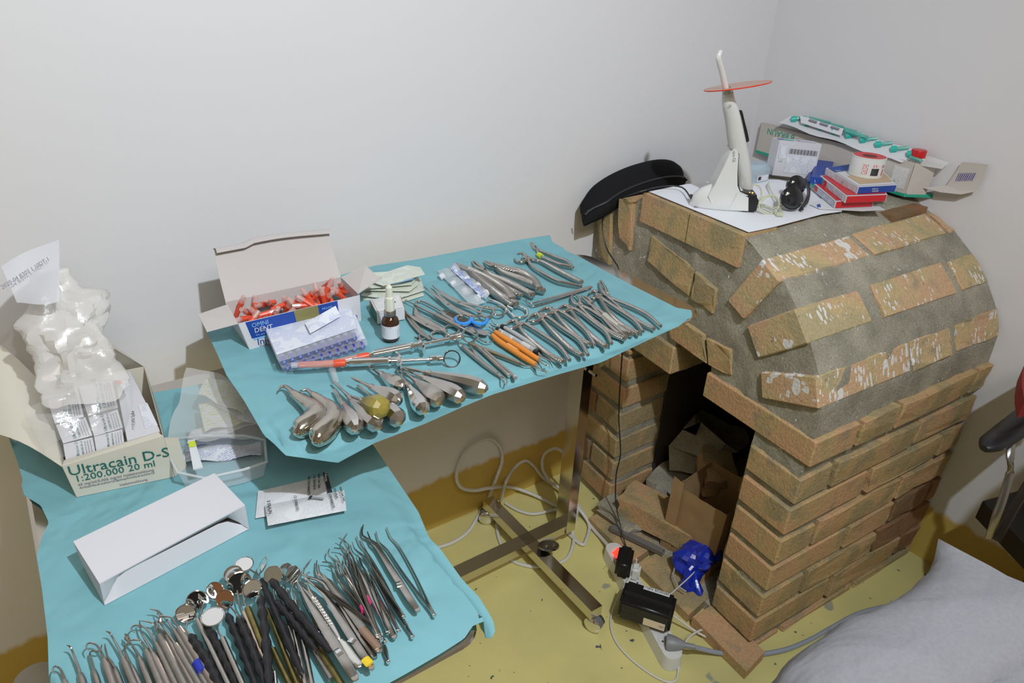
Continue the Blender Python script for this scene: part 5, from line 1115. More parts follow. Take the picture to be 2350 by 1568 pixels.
# top panel, its front edge bowed inwards
P = [[(tbl_.lerp(tbr, i / n)).lerp(L3(tfl, tfr, i / n, Vector((0, .004, -.003))), j / 5) for j in range(6)] for i in range(n + 1)]; child(sheet(P, .0007), 'top_panel', paperw, wb)
child(MB().hexa([bbl, bbr, tbr, tbl_], [p + Vector((0, -.0007, 0)) for p in (bbl, bbr, tbr, tbl_)]), 'back_panel', paperw, wb, smooth=False)
child(MB().hexa([fl_, bbl, tbl_, tfl], [p + Vector((.0007, 0, 0)) for p in (fl_, bbl, tbl_, tfl)]), 'end_panel', paperw, wb, smooth=False)
child(MB().hexa([fr2_, bbr, tbr, tfr], [p - Vector((.0007, 0, 0)) for p in (fr2_, bbr, tbr, tfr)]), 'end_panel', paperw, wb, smooth=False)
child(MB().hexa([fl_, fr2_, bbr, bbl], [p + Vector((0, 0, .0007)) for p in (fl_, fr2_, bbr, bbl)]), 'bottom', paperw, wb, smooth=False)
# lower front flap lifting to a slit
P = []
for i in range(n + 1):
    s = i / n; a = fl_.lerp(fr2_, s); k = min(1, min(s, 1 - s) * 7); row = []
    for j in range(4): row.append(a + Vector((-.003 * k, .005, 0.029 * k + .001)) * (j / 3))
    P.append(row)
child(sheet(P, .0006), 'front_flap', paperw, wb)
P = []
for i in range(n + 1):
    s = i / n; a = L3(tfl, tfr, s, Vector((0, .004, -.003))); b = fl_.lerp(fr2_, s) + Vector((0, .013, .020 + .008 * s)); b2 = fl_.lerp(fr2_, s); e = max(0, 1 - min(s, 1 - s) * 9); b = b.lerp(b2, e)
    P.append([a.lerp(b, j / 4 * (1.0 if s > .55 else .8)) for j in range(5)])
child(sheet(P, .0006), 'tucked_flap', paperw, wb)
# two injection sachets
def sach(label, px, z_, th, txt_dir, m_=sachet, arch=0.006):
    a, b, c, d = [at(p[0], p[1], z_) for p in px]; g = []
    for i in range(15):
        s = i / 14; row = []
        for j in range(7):
            q = j / 6; p = a.lerp(b, s).lerp(d.lerp(c, s), q); p.z += arch * math.sin(PI * q) * (math.sin(PI * s) ** .4) + (.004 if j == 0 and i % 2 else 0) * 0; row.append(p)
        g.append(row)
    o = solo(sheet(g, .0003), 'injection_sachet', m_, label, 'sachet', 'paper syringe sachets on the lower tray'); return o, (a, b, c, d)
o, Qs = sach('rear white and grey syringe sachet, partly covered by the other', [(586, 1190), (770, 1155), (752, 1090), (592, 1128)], S2 + .001, 0, 0)
patch(o, 'black_label', ink, Qs, 0.93, 0.99, 0.15, 0.98, 0.0075); 
for k, (tx, s) in enumerate((('B BRAUN', 0.955), ('Injekt Luer Solo', 0.86), ('2 ml 2024-04-01', 0.79), ('18D12D8 4606027V', 0.71))): 
    a, b, c, d = Qs; lettering(tx, o, (paper if k == 0 else ink), onface(*Qs, s, .95, .009), a - d, b - a, 0.0055)
o, Qs = sach('front white syringe sachet overlapping the rear one', [(615, 1207), (795, 1172), (790, 1125), (608, 1160)], S2 + .011, 0, 0)
for k, (tx, s) in enumerate((('B BRAUN', 0.03), ('Injekt Luer Solo', 0.94), ('2024-04-01', 0.86), ('18D12D8 4606027V', 0.79), ('CE STERILE EO', 0.36))):
    a, b, c, d = Qs; lettering(tx, o, ink, onface(*Qs, s, .93, .0095), a - d, b - a, 0.0052 if k else .007)
def syrglyph(par, Q_, s, t_):
    a = onface(*Q_, s, t_, .0095); ex = (Q_[1] - Q_[0]).normalized(); ey = (Q_[3] - Q_[0]).normalized(); d = (ex * .9 - ey * .5).normalized(); n_ = d.cross(Vector((0, 0, 1)))
    child(MB().tube([a, a + d * .018], [(.0018, .0003)] * 2, 4), 'syringe_drawing', greyink, par); child(MB().tube([a - d * .004, a], [(.0036, .0003)] * 2, 4), 'syringe_drawing', ink, par)
syrglyph(o, Qs, .58, .7)
# ---------------------------------------------------------------- instruments on the lower tray
G = lambda x_, y_: (400 + x_ * .2028, 1250 + y_ * .2028)
def handle_rib(t, pts, m, r=0.0045, h=0.012, rib=9, name='handle'):
    """wavy rubber handle"""
    P = smooth_path([W2(p, h) for p in pts], 1) if len(pts) > 2 else [W2(pts[0], h), W2(pts[-1], h)]
    a, b = P[0], P[-1]; N_ = rib * 5; Q_ = []; R_ = []
    for i in range(N_ + 1):
        s = i / N_; Q_.append(resample(P, N_ + 1)[i]); k = r * (0.83 + 0.18 * math.sin(2 * PI * rib * s) * (1 if .05 < s < .95 else .3)) * (1 if s > .06 else .55 + s * 7.5) * (1 if s < .8 else 1 - (s - .8) * 1.6)
        R_.append((k, k))
    return child(MB().tube(Q_, R_, 10), name, m, t)
def dmirror(label, c, rx, ry, neck, hnd, hm, r=0.0045, h=0.012, tilt=(0, 0, 1), glass=mirrorm, rib=True, tgt=None, grp='dental mirrors in the middle of the pile', R_=0.0115):
    t = inst('dental_mirror', label, 'dental mirror', hnd[0], grp, W2); cc = W2(c, h + .006); z_ = Vector(tilt).normalized()
    if tgt: z_ = ((CAM - cc).normalized() + (Vector(tgt) - cc).normalized()).normalized()
    z_ = z_; x_ = z_.cross(Vector((0, 1, 0.01))).normalized(); T = Matrix((x_, z_.cross(x_), z_)).transposed().to_4x4(); T.translation = cc
    rim_ = child(MB().lathe([(0.001, -.0022), (R_ * .8, -.0020), (R_ * .98, -.0006), (R_ * 1.04, 0.0006), (R_ * .96, .0010), (R_ * .93, .0004), (0.001, .0004)], 24, T), 'mirror_head', chrome, t)
    child(MB().lathe([(0.0002, .0005), (R_ * .93, .0005), (R_ * .93, .0007), (0.0002, .0007)], 24, T), 'mirror_glass', glass, rim_)
    e = W2(neck[-1], h); st_ = cc + (e - cc).normalized() * R_ * .95
    P = [st_] + [W2(p, h) for p in neck[1:]] if len(neck) > 1 else [st_, e]
    child(MB().tube(P, [(0.0011, 0.0011)] * len(P), 8), 'neck', steel, t)
    if rib: handle_rib(t, hnd, hm, r * 1.08, h, 6)
    else:
        tb(t, 'ferrule', chrome, [hnd[0], (hnd[0][0] * .93 + hnd[1][0] * .07, hnd[0][1] * .93 + hnd[1][1] * .07)], r * .8, h, 8, 1, W2)
        tb(t, 'handle', hm, hnd, r, h, 8, 1, W2)
    return t
bk_ = 'black rubber-handled '
dmirror(bk_ + 'dental mirror at the far left end of the mirrors', G(130, 780), 0, 0, [G(115, 900), G(130, 960), G(180, 1025)], [G(180, 1025), G(370, 1300), G(560, 1700)], blackr, .0052, tgt=(-1.6, -2.5, .5))
dmirror('plain steel-handled dental mirror, second from the left', G(250, 630), 0, 0, [G(225, 700), G(232, 760), G(260, 850)], [G(260, 850), G(640, 1640)], steel, .0034, tgt=(-.3, -2.6, 1.5), rib=False, h=.014)
dmirror(bk_ + 'dental mirror with its head hidden behind the big white-faced one', G(330, 600), 0, 0, [G(285, 740), G(300, 810), G(345, 890)], [G(345, 890), G(520, 1190), G(740, 1640)], blackr, .0055, tilt=(.9, -.2, .6), h=.013, R_=.009)
dmirror('steel dental mirror with a large head facing up white, front of the group', G(435, 820), 0, 0, [G(470, 925), G(500, 990), G(545, 1060)], [G(545, 1060), G(800, 1640)], steel, .0032, tilt=(-.02, -.10, 1), rib=False, h=.020, R_=.0130)
dmirror(bk_ + 'dental mirror whose face reflects brown orange at the back', G(465, 530), 0, 0, [G(560, 640), G(580, 740), G(600, 790)], [G(600, 790), G(720, 1060), G(960, 1700)], blackr, .0052, tgt=(-2.2, -.4, 1.3), h=.012)
dmirror(bk_ + 'dental mirror reflecting light orange with a green lower edge', G(575, 620), 0, 0, [G(655, 690), G(690, 770), G(720, 825)], [G(720, 825), G(850, 1100), G(1080, 1700)], blackr, .0052, tgt=(-2.2, -.45, 1.5), h=.018)
dmirror(bk_ + 'dental mirror at the top of the group with a white face', G(790, 225), 0, 0, [G(900, 300), G(940, 340), G(985, 400)], [G(985, 400), G(1200, 900), G(1440, 1460)], blackr, .0052, tilt=(0, -.12, 1), h=.016)
dmirror('dental mirror with half white half dark face and an orange-tinted steel handle', G(670, 345), 0, 0, [G(700, 560), G(740, 680), G(790, 770)], [G(790, 770), G(1020, 1310)], mat('orange_tint_steel', (0.72, 0.60, 0.50), 0.25, 1), .0036, tgt=(.1, -2.5, 2.3), rib=False, h=.016)
dmirror('largest dental mirror with a concave dark face and a brass handle', G(740, 440), 0, 0, [G(770, 610), G(800, 670), G(830, 720)], [G(830, 720), G(1010, 1170)], bronze, .0040, tgt=(-.5, -2.6, 1.2), rib=False, h=.020, R_=.0145)
dmirror(bk_ + 'dental mirror with a grey face, its handle running straight down', G(880, 500), 0, 0, [G(940, 400), G(965, 500), G(970, 580)], [G(970, 580), G(1030, 1000), G(1080, 1660)], blackr, .0056, tgt=(1.0, -2.6, .9), h=.024)
dmirror(bk_ + 'dental mirror seen edge-on at the top of the group', G(1000, 235), 0, 0, [G(980, 280), G(1040, 340), G(1100, 400)], [G(1100, 400), G(1290, 650), G(1760, 1210)], blackr, .0056, tilt=(-.7, .35, .6), h=.024)
dmirror('dental mirror with curved chrome rim right of the edge-on one, thin black handle', G(1120, 345), 0, 0, [G(1120, 420), G(1130, 560), G(1150, 640)], [G(1150, 640), G(1330, 850), G(1600, 1190)], blackr, .0052, tilt=(.15, -.6, .8), h=.019)
dmirror('edge-on dental mirror with a plain steel handle, second from the right', G(1265, 315), 0, 0, [G(1220, 365), G(1240, 450), G(1270, 530)], [G(1270, 530), G(1340, 700), G(1490, 1640)][0:3:2], steel, .0032, tilt=(.5, -.75, .5), rib=False, h=.010)
dmirror('rightmost edge-on dental mirror with a plain steel handle', G(1345, 345), 0, 0, [G(1290, 365), G(1330, 520), G(1370, 640)], [G(1370, 640), G(1560, 1600)], steel, .0032, tilt=(.5, -.75, .5), rib=False, h=.011)
for lb, a, b, m_, r_ in (('green-brass slim handle crossing under the black ones', G(1050, 740), G(1400, 1600), bronze, .0036), ('brass-coloured knurled handle near the bottom edge', G(1110, 1190), G(1330, 1640), bronze, .0040), ('pale steel flat handle at the bottom, left of the scalpels', G(1255, 1150), G(1500, 1620), steel, .0034), ('steel handle in the gap between the black handles at the bottom edge', G(1130, 1450), G(1150, 1640), chrome, .0030), ('yellow-stained brass handle beside the ribbed tweezers', (697, 1430), (800, 1600), bronze, .0045), ('steel knurled handle ending at the tray front, left of the yellow-stained one', (690, 1440), (760, 1560), dsteel, .0038), ('dull steel handle below the yellow-stained one', (664, 1440), (712, 1600), dsteel, .0036)):
    t = inst('dental_instrument', lb, 'dental instrument', a, None, W2); tb(t, 'handle', m_, [a, b], r_, .008, 10, 1, W2); tb(t, 'shank', steel, [(a[0] - 7, a[1] - 22), (a[0] - 3, a[1] - 8), a], [.0008, .0014, .0022], .008, 8, 2, W2)
# probes and scalers, a row running out of the picture at the bottom left
prb = [((148, 1560), (168, 1650), -14, .0036, 0), ((184, 1546), (216, 1660), -10, .0040, 1), ((215, 1538), (252, 1660), 14, .0034, 2), ((240, 1514), (290, 1660), -20, .0044, 3), ((262, 1532), (312, 1660), -16, .0034, 4), ((283, 1512), (345, 1660), -12, .0046, 5), ((300, 1528), (362, 1660), 12, .0034, 1), ((320, 1510), (378, 1660), -22, .0034, 6), ((337, 1494), (405, 1660), -18, .0048, 2), ((352, 1502), (428, 1660), -12, .0036, 4), ((360, 1480), (445, 1660), -26, .0040, 0), ((368, 1462), (468, 1660), 6, .0046, 3), ((384, 1462), (490, 1660), -30, .0036, 5), ((404, 1482), (510, 1660), -12, .0044, 6), ((402, 1450), (530, 1668), -22, .0036, 1), ((414, 1446), (552, 1672), -16, .0046, 2)]
styles = ['hook', 'sickle', 'angle', 'hook', 'straight', 'sickle', 'spoon']
desc = {0: 'leftmost of the row of steel probes, tip just inside the frame', 7: 'probe with a long bright reflection on its slim handle', 8: 'thick-handled steel scaler below the white carton middle', 13: 'thick-handled scaler two left of the blue-taped one', 15: 'steel scaler with a blue tape ring, right end of the row'}
ordn = ['', 'second', 'third', 'fourth', 'fifth', 'sixth', 'seventh', 'eighth', 'ninth', 'tenth', 'eleventh', 'twelfth', 'thirteenth', 'fourteenth', 'fifteenth', '']
for k, (a, b, dx, r_, stl) in enumerate(prb):
    t = inst('dental_probe', desc.get(k, 'steel dental probe, %s from the left of the slanting row' % ordn[k]), 'dental probe', a, 'steel probes and scalers fanned at the front left', W2)
    d = Vector((b[0] - a[0], b[1] - a[1])).normalized(); hz = .005 + .002 * (k % 2)
    c1 = (a[0] + d.x * 16, a[1] + d.y * 16)
    tb(t, 'handle', dsteel if k % 3 else mat('pinkish_steel', (0.52, 0.46, 0.43), 0.38, 1), [a, c1, b], [(r_ * .5, r_ * .5), (r_, r_), (r_, r_)], hz, 8, 2, W2)
    u, v = a; st_ = styles[stl]; L_ = 26 + 9 * ((k * 7) % 4)
    n1 = (u - d.x * L_ * .5 + dx * .1, v - d.y * L_ * .5); n2 = (u - d.x * L_ + dx * .35, v - d.y * L_)
    if st_ == 'hook': tip = [n2, (n2[0] + dx * .8, n2[1] - 5), (n2[0] + dx * 1.2, n2[1] + 3), (n2[0] + dx * .9, n2[1] + 12)]
    elif st_ == 'sickle': tip = [n2, (n2[0] + dx * .5, n2[1] - 10), (n2[0] + dx * 1.3, n2[1] - 14)]
    elif st_ == 'angle': tip = [n2, (n2[0] + dx * 1.5, n2[1] - 2), (n2[0] + dx * 1.9, n2[1] - 16)]
    elif st_ == 'spoon': tip = [n2, (n2[0] + dx * .4, n2[1] - 12), (n2[0] + dx * .4, n2[1] - 22)]
    else: tip = [n2, (n2[0] + dx * .3, n2[1] - 16), (n2[0] + dx * .4, n2[1] - 30)]
    pts = [a, n1] + tip; P = [W2(p, hz + .003 * i) for i, p in enumerate(pts)]; rr = [(.0019, .0019), (.0015, .0015)] + [(.0011, .0011)] * (len(tip) - 1) + [(.0005, .0005)]
    if st_ == 'spoon': rr[-2] = (.0026, .001); rr[-1] = (.0012, .0006)
    child(MB().tube(smooth_path(P, 3), rad_path(rr, 3), 6), 'working_tip', steel, t)
    if k == 15: tb(t, 'tape_ring', tapeb, [(452, 1520), (465, 1542)], r_ * 1.18, hz, 12, 1, W2)
# tweezers fan
Z = lambda x_, y_: (660 + x_ * .2474, 1180 + y_ * .2474)
def tweezers(label, tip1, tip2, end, edge=True, h=.006, wd=.0042, bend=None, m=steel, endround=True, marks=None, cover=None):
    """edge=True: lying on its side (arms side by side); edge=False: flat face up"""
    t = inst('tweezers', label, 'tweezers', end, 'tweezers fanned out on the lower tray', W2)
    for i, tp in enumerate((tip1, tip2)):
        lift = 0 if edge else (.006 if i else 0)
        mid = [(tp[0] * (1 - s) + end[0] * s, tp[1] * (1 - s) + end[1] * s) for s in (.22, .45, .65, .85)]
        if edge:   # arms bow apart
            d = Vector((end[0] - tp[0], end[1] - tp[1])).normalized(); sgn = 1 if i else -1; o_ = Vector((-d.y, d.x)) * sgn
            mid = [(p[0] + o_.x * w_, p[1] + o_.y * w_) for p, w_ in zip(mid, (3.0, 4.5, 3.5, 1.2))]
        pts = [tp] + ([bend[i]] if bend else []) + mid + [end]
        hs = [h + lift] * len(pts); P = [W2(p, q) for p, q in zip(pts, hs)]; e = W2(end, h + (0 if edge else .003)); P[-1] = e
        k0 = 2 if bend else 1
        if edge: rs = [(.0007, .0010)] + [(.0009, .0020)] * (k0 - 1) + [(.0013, .0032), (.0015, .0042), (.0015, .0042), (.0015, .0040), (.0016, .0036)]
        else: rs = [(.0008, .0007)] + [(.0016, .0009)] * (k0 - 1) + [(wd * .62, .0009), (wd * .9, .0009), (wd, .0009), (wd * .95, .0009), (wd * .8, .0012)]
        child(MB().tube(smooth_path(P, 3), rad_path(rs, 3), 8), 'arm', m, t)
    if edge: child(MB().lathe([(0.0005, -.0024), (0.0024, -.0018), (.0028, 0), (.0024, .0018), (.0005, .0024)], 10, Matrix.Translation(W2(end, h))), 'welded_end', chrome, t)
    else: child(MB().lathe([(0.0005, -.0018), (wd * .72, -.0014), (wd * .78, 0), (wd * .72, .0012), (.0005, .0014)], 14, Matrix.Translation(W2(end, h + .003))), 'welded_end', m, t)
    for mk in (marks or []):
        a_, b_, mm = mk; tb(t, 'tape_mark' if mm not in (chrome, kn) else 'bright_step', mm, [a_, b_], [(wd * 1.08, .0018)] * 2 if not edge else [(.0026, .0044)] * 2, h + (.0 if edge else .0065), 8, 1, W2)
    return t
shiny = mat('bright_tip_steel', (0.75, 0.73, 0.71), 0.14, 1); dk = mat('dark_steel', (0.33, 0.31, 0.29), 0.33, 1); brn = mat('brownish_steel', (0.50, 0.34, 0.25), 0.3, 1)
tweezers('rightmost tweezers of the fan, lying on edge with arms spread wide', Z(920, 125), Z(820, 165), Z(1362, 940), True, .006, bend=[Z(955, 215), Z(850, 260)])
tweezers('flat-lying angled tweezers with a bright square step, second from the right', Z(702, 100), Z(740, 165), Z(1205, 890), False, .008, .0046, bend=[Z(695, 200), Z(780, 262)], marks=[(Z(1010, 655), Z(1052, 645), chrome)])
tweezers('on-edge tweezers left of the flat ones, tips like a narrow V', Z(640, 210), Z(680, 232), Z(1105, 1040), True, .006, bend=[Z(672, 290), Z(708, 300)])
tweezers('thin on-edge tweezers ending at two bright dots', Z(600, 262), Z(690, 330), Z(1078, 955), True, .010, bend=[Z(625, 330), Z(735, 420)])
tweezers('dark on-edge tweezers reaching furthest down among the right group', Z(690, 400), Z(735, 450), Z(1160, 1140), True, .005, m=dk)
tweezers('flat tweezers with a broad rounded grey end between two on-edge ones', Z(560, 380), Z(600, 400), Z(990, 1140), False, .004, .0044)
tweezers('tweezers ending beside the bright pair of dots, under the dark one', Z(745, 520), Z(760, 560), Z(1030, 1085), True, .012)
tweezers('angled tweezers with a brown sheen tip pointing left at the top of the pile', Z(475, 222), Z(550, 185), Z(868, 1165), True, .018, bend=[Z(565, 285), Z(520, 260)])
tweezers('angled tweezers with a faint shadowed tip below the brown-tipped one', Z(430, 315), Z(500, 325), Z(860, 1120), True, .015, bend=[Z(545, 345), Z(560, 380)], marks=[(Z(735, 775), Z(760, 825), mat('pink_tape', (0.80, 0.05, 0.22), 0.5))])
tweezers('tweezers with a pink tape mark near the crossing of the pile', Z(570, 455), Z(600, 430), Z(850, 1150), True, .021, marks=[(Z(682, 860), Z(702, 905), MATS['pink_tape'])])
tweezers('angled tweezers whose tip points straight up left of the centre', Z(388, 325), Z(440, 380), Z(800, 1045), True, .016, bend=[Z(380, 385), Z(470, 420)])
tweezers('angled tweezers with a tip pointing sharply left, centre of the fan', Z(322, 445), Z(380, 480), Z(905, 1190), True, .012, bend=[Z(425, 470), Z(450, 520)])
tweezers('short bright on-edge tweezers with white reflections on the tips', Z(455, 445), Z(505, 380), Z(835, 1130), True, .024, m=shiny, bend=[Z(480, 550), Z(530, 470)])
tweezers('tweezers crossing the pile diagonally to a bright dot', Z(245, 650), Z(290, 660), Z(798, 1035), True, .022, m=dk)
tweezers('angled flat tweezers with a grey end under the brown-ended pair', Z(270, 430), Z(285, 470), Z(800, 1310), False, .010, .0050, bend=[Z(275, 560), Z(300, 560)])
tweezers('flat tweezers with a reddish brown end panel', Z(300, 540), Z(330, 560), Z(850, 1265), False, .016, .0050, m=dsteel, marks=[(Z(690, 1060), Z(845, 1240), brn)])
tweezers('flat tweezers with a yellow tape ring at its lower end', Z(222, 420), Z(205, 540), Z(778, 1425), False, .013, .0048, bend=[Z(138, 560), Z(165, 590)], marks=[(Z(715, 1340), Z(765, 1395), tapey), (Z(580, 1200), Z(610, 1160), chrome)])
tweezers('large flat ribbed tweezers with a wide spatula end at the tray front', Z(120, 560), Z(90, 640), Z(625, 1520), False, .016, .0058, bend=[Z(95, 640), Z(120, 680)], marks=[(Z(450, 1300), Z(495, 1270), chrome)])
tweezers('slim angled tweezers at the left end of the fan under the black handle', Z(125, 545), Z(75, 640), Z(300, 1100), True, .008, bend=[Z(100, 620), Z(100, 700)])
tweezers('small upright tweezers ending in a dark tip near the drape edge', Z(870, 1180), Z(905, 1190), Z(935, 1370), True, .005, m=dsteel)
tweezers('on-edge tweezers just right of the crossing, with a pale inner arm', Z(650, 380), Z(670, 410), Z(930, 1100), True, .008, bend=[Z(680, 470), Z(700, 500)])
sk = inst('scalpel', 'bright scalpel handle with a row of ladder notches beside the ribbed tweezers', 'scalpel', Z(650, 1390), None, W2)
tb(sk, 'blade', steel, [Z(180, 640), Z(210, 720), Z(238, 765)], [(.0006, .0005), (.0022, .0007), (.0026, .001)], .024, 8, 2, W2)
tb(sk, 'neck', shiny, [Z(238, 765), Z(400, 1010), Z(480, 1150)], [(.0034, .0010), (.0030, .0010), (.0018, .0010)], .022, 8, 2, W2)
tb(sk, 'handle', mat('white_steel', (0.86, 0.85, 0.80), 0.2, 1), [Z(478, 1160), Z(520, 1200), Z(600, 1330), Z(660, 1395), Z(685, 1405)], [(.0020, .0012), (.0044, .0014), (.0056, .0014), (.0050, .0014), (.0022, .0012)], .020, 10, 2, W2)
for k in range(10):
    s = k / 9; a = Z(250 + 150 * s - 14, 780 + 235 * s + 6); b = Z(250 + 150 * s + 14, 780 + 235 * s - 6); tb(sk, 'notch', chrome, [a, b], [(.0012, .0008)] * 2, .0238, 6, 1, W2)

# ---------------------------------------------------------------- things on the stove top
ST = 0.976
q = [(1.262, 1.177), (1.238, 0.862), (1.31, 0.858), (1.50, 0.862), (1.56, 0.852), (1.62, 0.885), (1.70, 0.95), (1.66, 1.10), (1.56, 1.16), (1.40, 1.18)]
mb = MB(); mb.hexa([Vector((x, y_, ST - .001)) for x, y_ in q], [Vector((x, y_, ST)) for x, y_ in q])
solo(mb, 'paper_sheet', mat('white_tissue', (0.84, 0.85, 0.90), 0.8, spec=.1, bs=300, bump=.2), 'white paper sheet covering the stove top', 'paper', smooth=False)
S3 = ST + 0.0005; W3 = tbl(S3)
# curing light in its charging stand
cx_, cy_ = 1.335, 1.020
cl = thing('curing_light', 'white cordless dental curing light with an orange shield disc, standing in its charger', 'curing light', (cx_ + .02, cy_, S3 + .03))
bs_ = thing('charging_base', 'white and black charging base holding the curing light', 'charger', (cx_, cy_, S3))
lft = at(1582, 470, S3); rgt = at(1725, 480, S3); ctr = (lft + rgt) / 2; ex = (rgt - lft).normalized(); ey = Vector((0, 0, 1)).cross(ex); L = (rgt - lft).length
def BP(s, t_, z_): return lft + ex * (L * s) + ey * (L * t_) + Vector((0, 0, z_))
# shell: lofted sections along s
mb = MB(); rows = []
secs = [(0.0, .00, .004, .012), (.05, .20, .026, .012), (.16, .32, .040, .012), (.34, .40, .052, .012), (.55, .42, .056, .012), (.72, .40, .050, .012), (.82, .36, .038, .012)]
vs = []; ns_ = 16
for s, w_, hz, _ in secs:
    for j in range(ns_):
        a = 2 * PI * j / ns_; ca, sa_ = math.cos(a), math.sin(a)
        vs.append(BP(s, w_ * ca * .5, max(0.0, (sa_ if sa_ > 0 else 0) ** .8 * hz) + (.003 if sa_ > -.01 else 0)))
mb.add(vs, [(i * ns_ + j, i * ns_ + (j + 1) % ns_, (i + 1) * ns_ + (j + 1) % ns_, (i + 1) * ns_ + j) for i in range(len(secs) - 1) for j in range(ns_)] + [tuple(range(ns_)), tuple(range((len(secs) - 1) * ns_, len(secs) * ns_))])
child(mb, 'base_shell', white, bs_, ang=1.2)
# rear wall of the cradle
def prism_side(par, name, m, poly, t0, t1, ang=.6):
    mb = MB(); mb.hexa([BP(s, t0, z_) for s, z_ in poly], [BP(s, t1, z_) for s, z_ in poly]); return child(mb, name, m, par, ang=ang)
k_ = 1.0
prism_side(bs_, 'cradle_wall', white, [(.24, .030), (.32, .062), (.40, .100), (.455, .130), (.50, .136), (.55, .134), (.585, .125), (.62, .085), (.66, .058), (.72, .044), (.93, .034), (.93, .003), (.35, .003)], -.19, .19)
prism_side(bs_, 'cradle_liner', blackm, [(.47, .134), (.60, .126), (.635, .085), (.68, .060), (.74, .044), (1.0, .038), (1.01, .003), (.70, .003), (.60, .03), (.52, .08)], -.15, .20)
prism_side(bs_, 'black_nose', blackm, [(.80, .003), (.80, .036), (.97, .040), (1.03, .028), (1.02, .003)], -.20, .20)
prism_side(bs_, 'nose_trim', white, [(.60, .003), (.68, .044), (.86, .034), (.90, .003)], -.208, -.198)
for k in range(2): child(MB().lathe([(.0003, 0), (.0016, .0003), (.0013, .0012), (.0002, .0016)], 8, Matrix.Translation(BP(.90 + .045 * k, -.06, .0395))), 'indicator_light', ledo, bs_)
child(MB().tube([BP(.06, 0, .002), BP(.5, 0, .001), BP(.95, 0, .002)], [(.02, .001)] * 3, 8), 'rubber_foot', greyink, bs_)
# handpiece: loft along an S curve
def HPt(u, v, y_off=0): 
    d = ray(u, v); return CAM + d * ((BP(.62, 0, 0).y + y_off) / d.y)
axis = [HPt(1712, 462), HPt(1708, 420), HPt(1700, 370), HPt(1690, 320), HPt(1681, 270), HPt(1672, 235), HPt(1670, 212)]
rr = [.0150, .0180, .0195, .0190, .0170, .0140, .0108]
child(MB().tube(smooth_path(axis, 4), rad_path([(a, a) for a in rr], 4), 20), 'handpiece_body', white, cl)
pn = [HPt(1707, 322) , HPt(1702, 300), HPt(1696, 278), HPt(1692, 258)]
off = (CAM - axis[3]).normalized()
sd = Vector((1, -.25, 0)).normalized()
P_ = [p + off * .0150 + sd * .0072 for p in pn]
child(MB().tube(smooth_path([pn[0] + off * .0145 + sd * .008] + P_ + [pn[-1] + off * .0125 + sd * .007], 3), rad_path([(.002, .002), (.0065, .004), (.007, .004), (.007, .004), (.006, .004), (.002, .002)], 3), 10), 'control_panel', blackm, cl)
child(MB().lathe([(.0003, 0), (.0026, .0003), (.0022, .0012), (.0002, .0014)], 12, frame(P_[0] + off * .0028 + (P_[1] - P_[0]) * .25, P_[0] + off * .01 + (P_[1] - P_[0]) * .25, (0, 1, 0))), 'button', grip, cl)
for txt, p0, s_z in (('LED.B', HPt(1683, 345), .0055), ('CE', HPt(1682, 362), .0085), ('dp', HPt(1672, 245), .007)):
    lettering(txt, cl, greyink, p0 + off * .0200, Vector((.25, 0, -1)) if txt != 'dp' else Vector((1, -.5, 0)), Vector((1, -.4, 0.1)) if txt != 'dp' else Vector((0, 0, 1)), s_z)
disc_c = HPt(1692, 199); T = Matrix.Translation(HPt(1692, 199)); nrm = Vector((-.25, .12, 1)).normalized()
# shield disc seen nearly edge-on: its plane contains a line close to the viewing ray
a = HPt(1642, 209); b = HPt(1741, 186); u_ = (b - a); rad = u_.length / 2; u_ = u_.normalized(); vw = (disc_c - CAM).normalized(); nn = u_.cross(vw).normalized()
if nn.z < 0: nn = -nn
nn = (nn + vw * -.20).normalized() if True else nn
x_ = u_; y_ = nn.cross(x_).normalized(); nn = x_.cross(y_); T = Matrix((x_, y_, nn)).transposed().to_4x4(); T.translation = (a + b) / 2
child(MB().lathe([(.0003, -.0012), (rad * .99, -.0012), (rad, 0), (rad * .99, .0012), (.0003, .0012)], 40, T), 'light_shield', ambl, cl)
child(MB().torus((0, 0, 0), rad, .0014, 44, 6, T), 'shield_rim', mat('red_rim', (.75, .05, .02), .25), cl)
rodp = [HPt(1669, 214), HPt(1664, 196), HPt(1657, 165), HPt(1650, 140), HPt(1649, 130), HPt(1655, 116)]
child(MB().lathe([(.0100, 0), (.0105, .008), (.0080, .013)], 16, frame(HPt(1670, 214), HPt(1664, 192), (0, 1, 0))), 'tip_collar', dsteel, cl)
child(MB().tube(smooth_path(rodp, 3), rad_path([(.0062, .0062), (.0062, .0062), (.0060, .0060), (.0056, .0056), (.0055, .0055), (.0036, .0036)], 3), 14), 'glass_light_guide', mat('frosted_glass_rod', (0.84, 0.82, 0.80), 0.15, alpha=.85, spec=.8), cl)
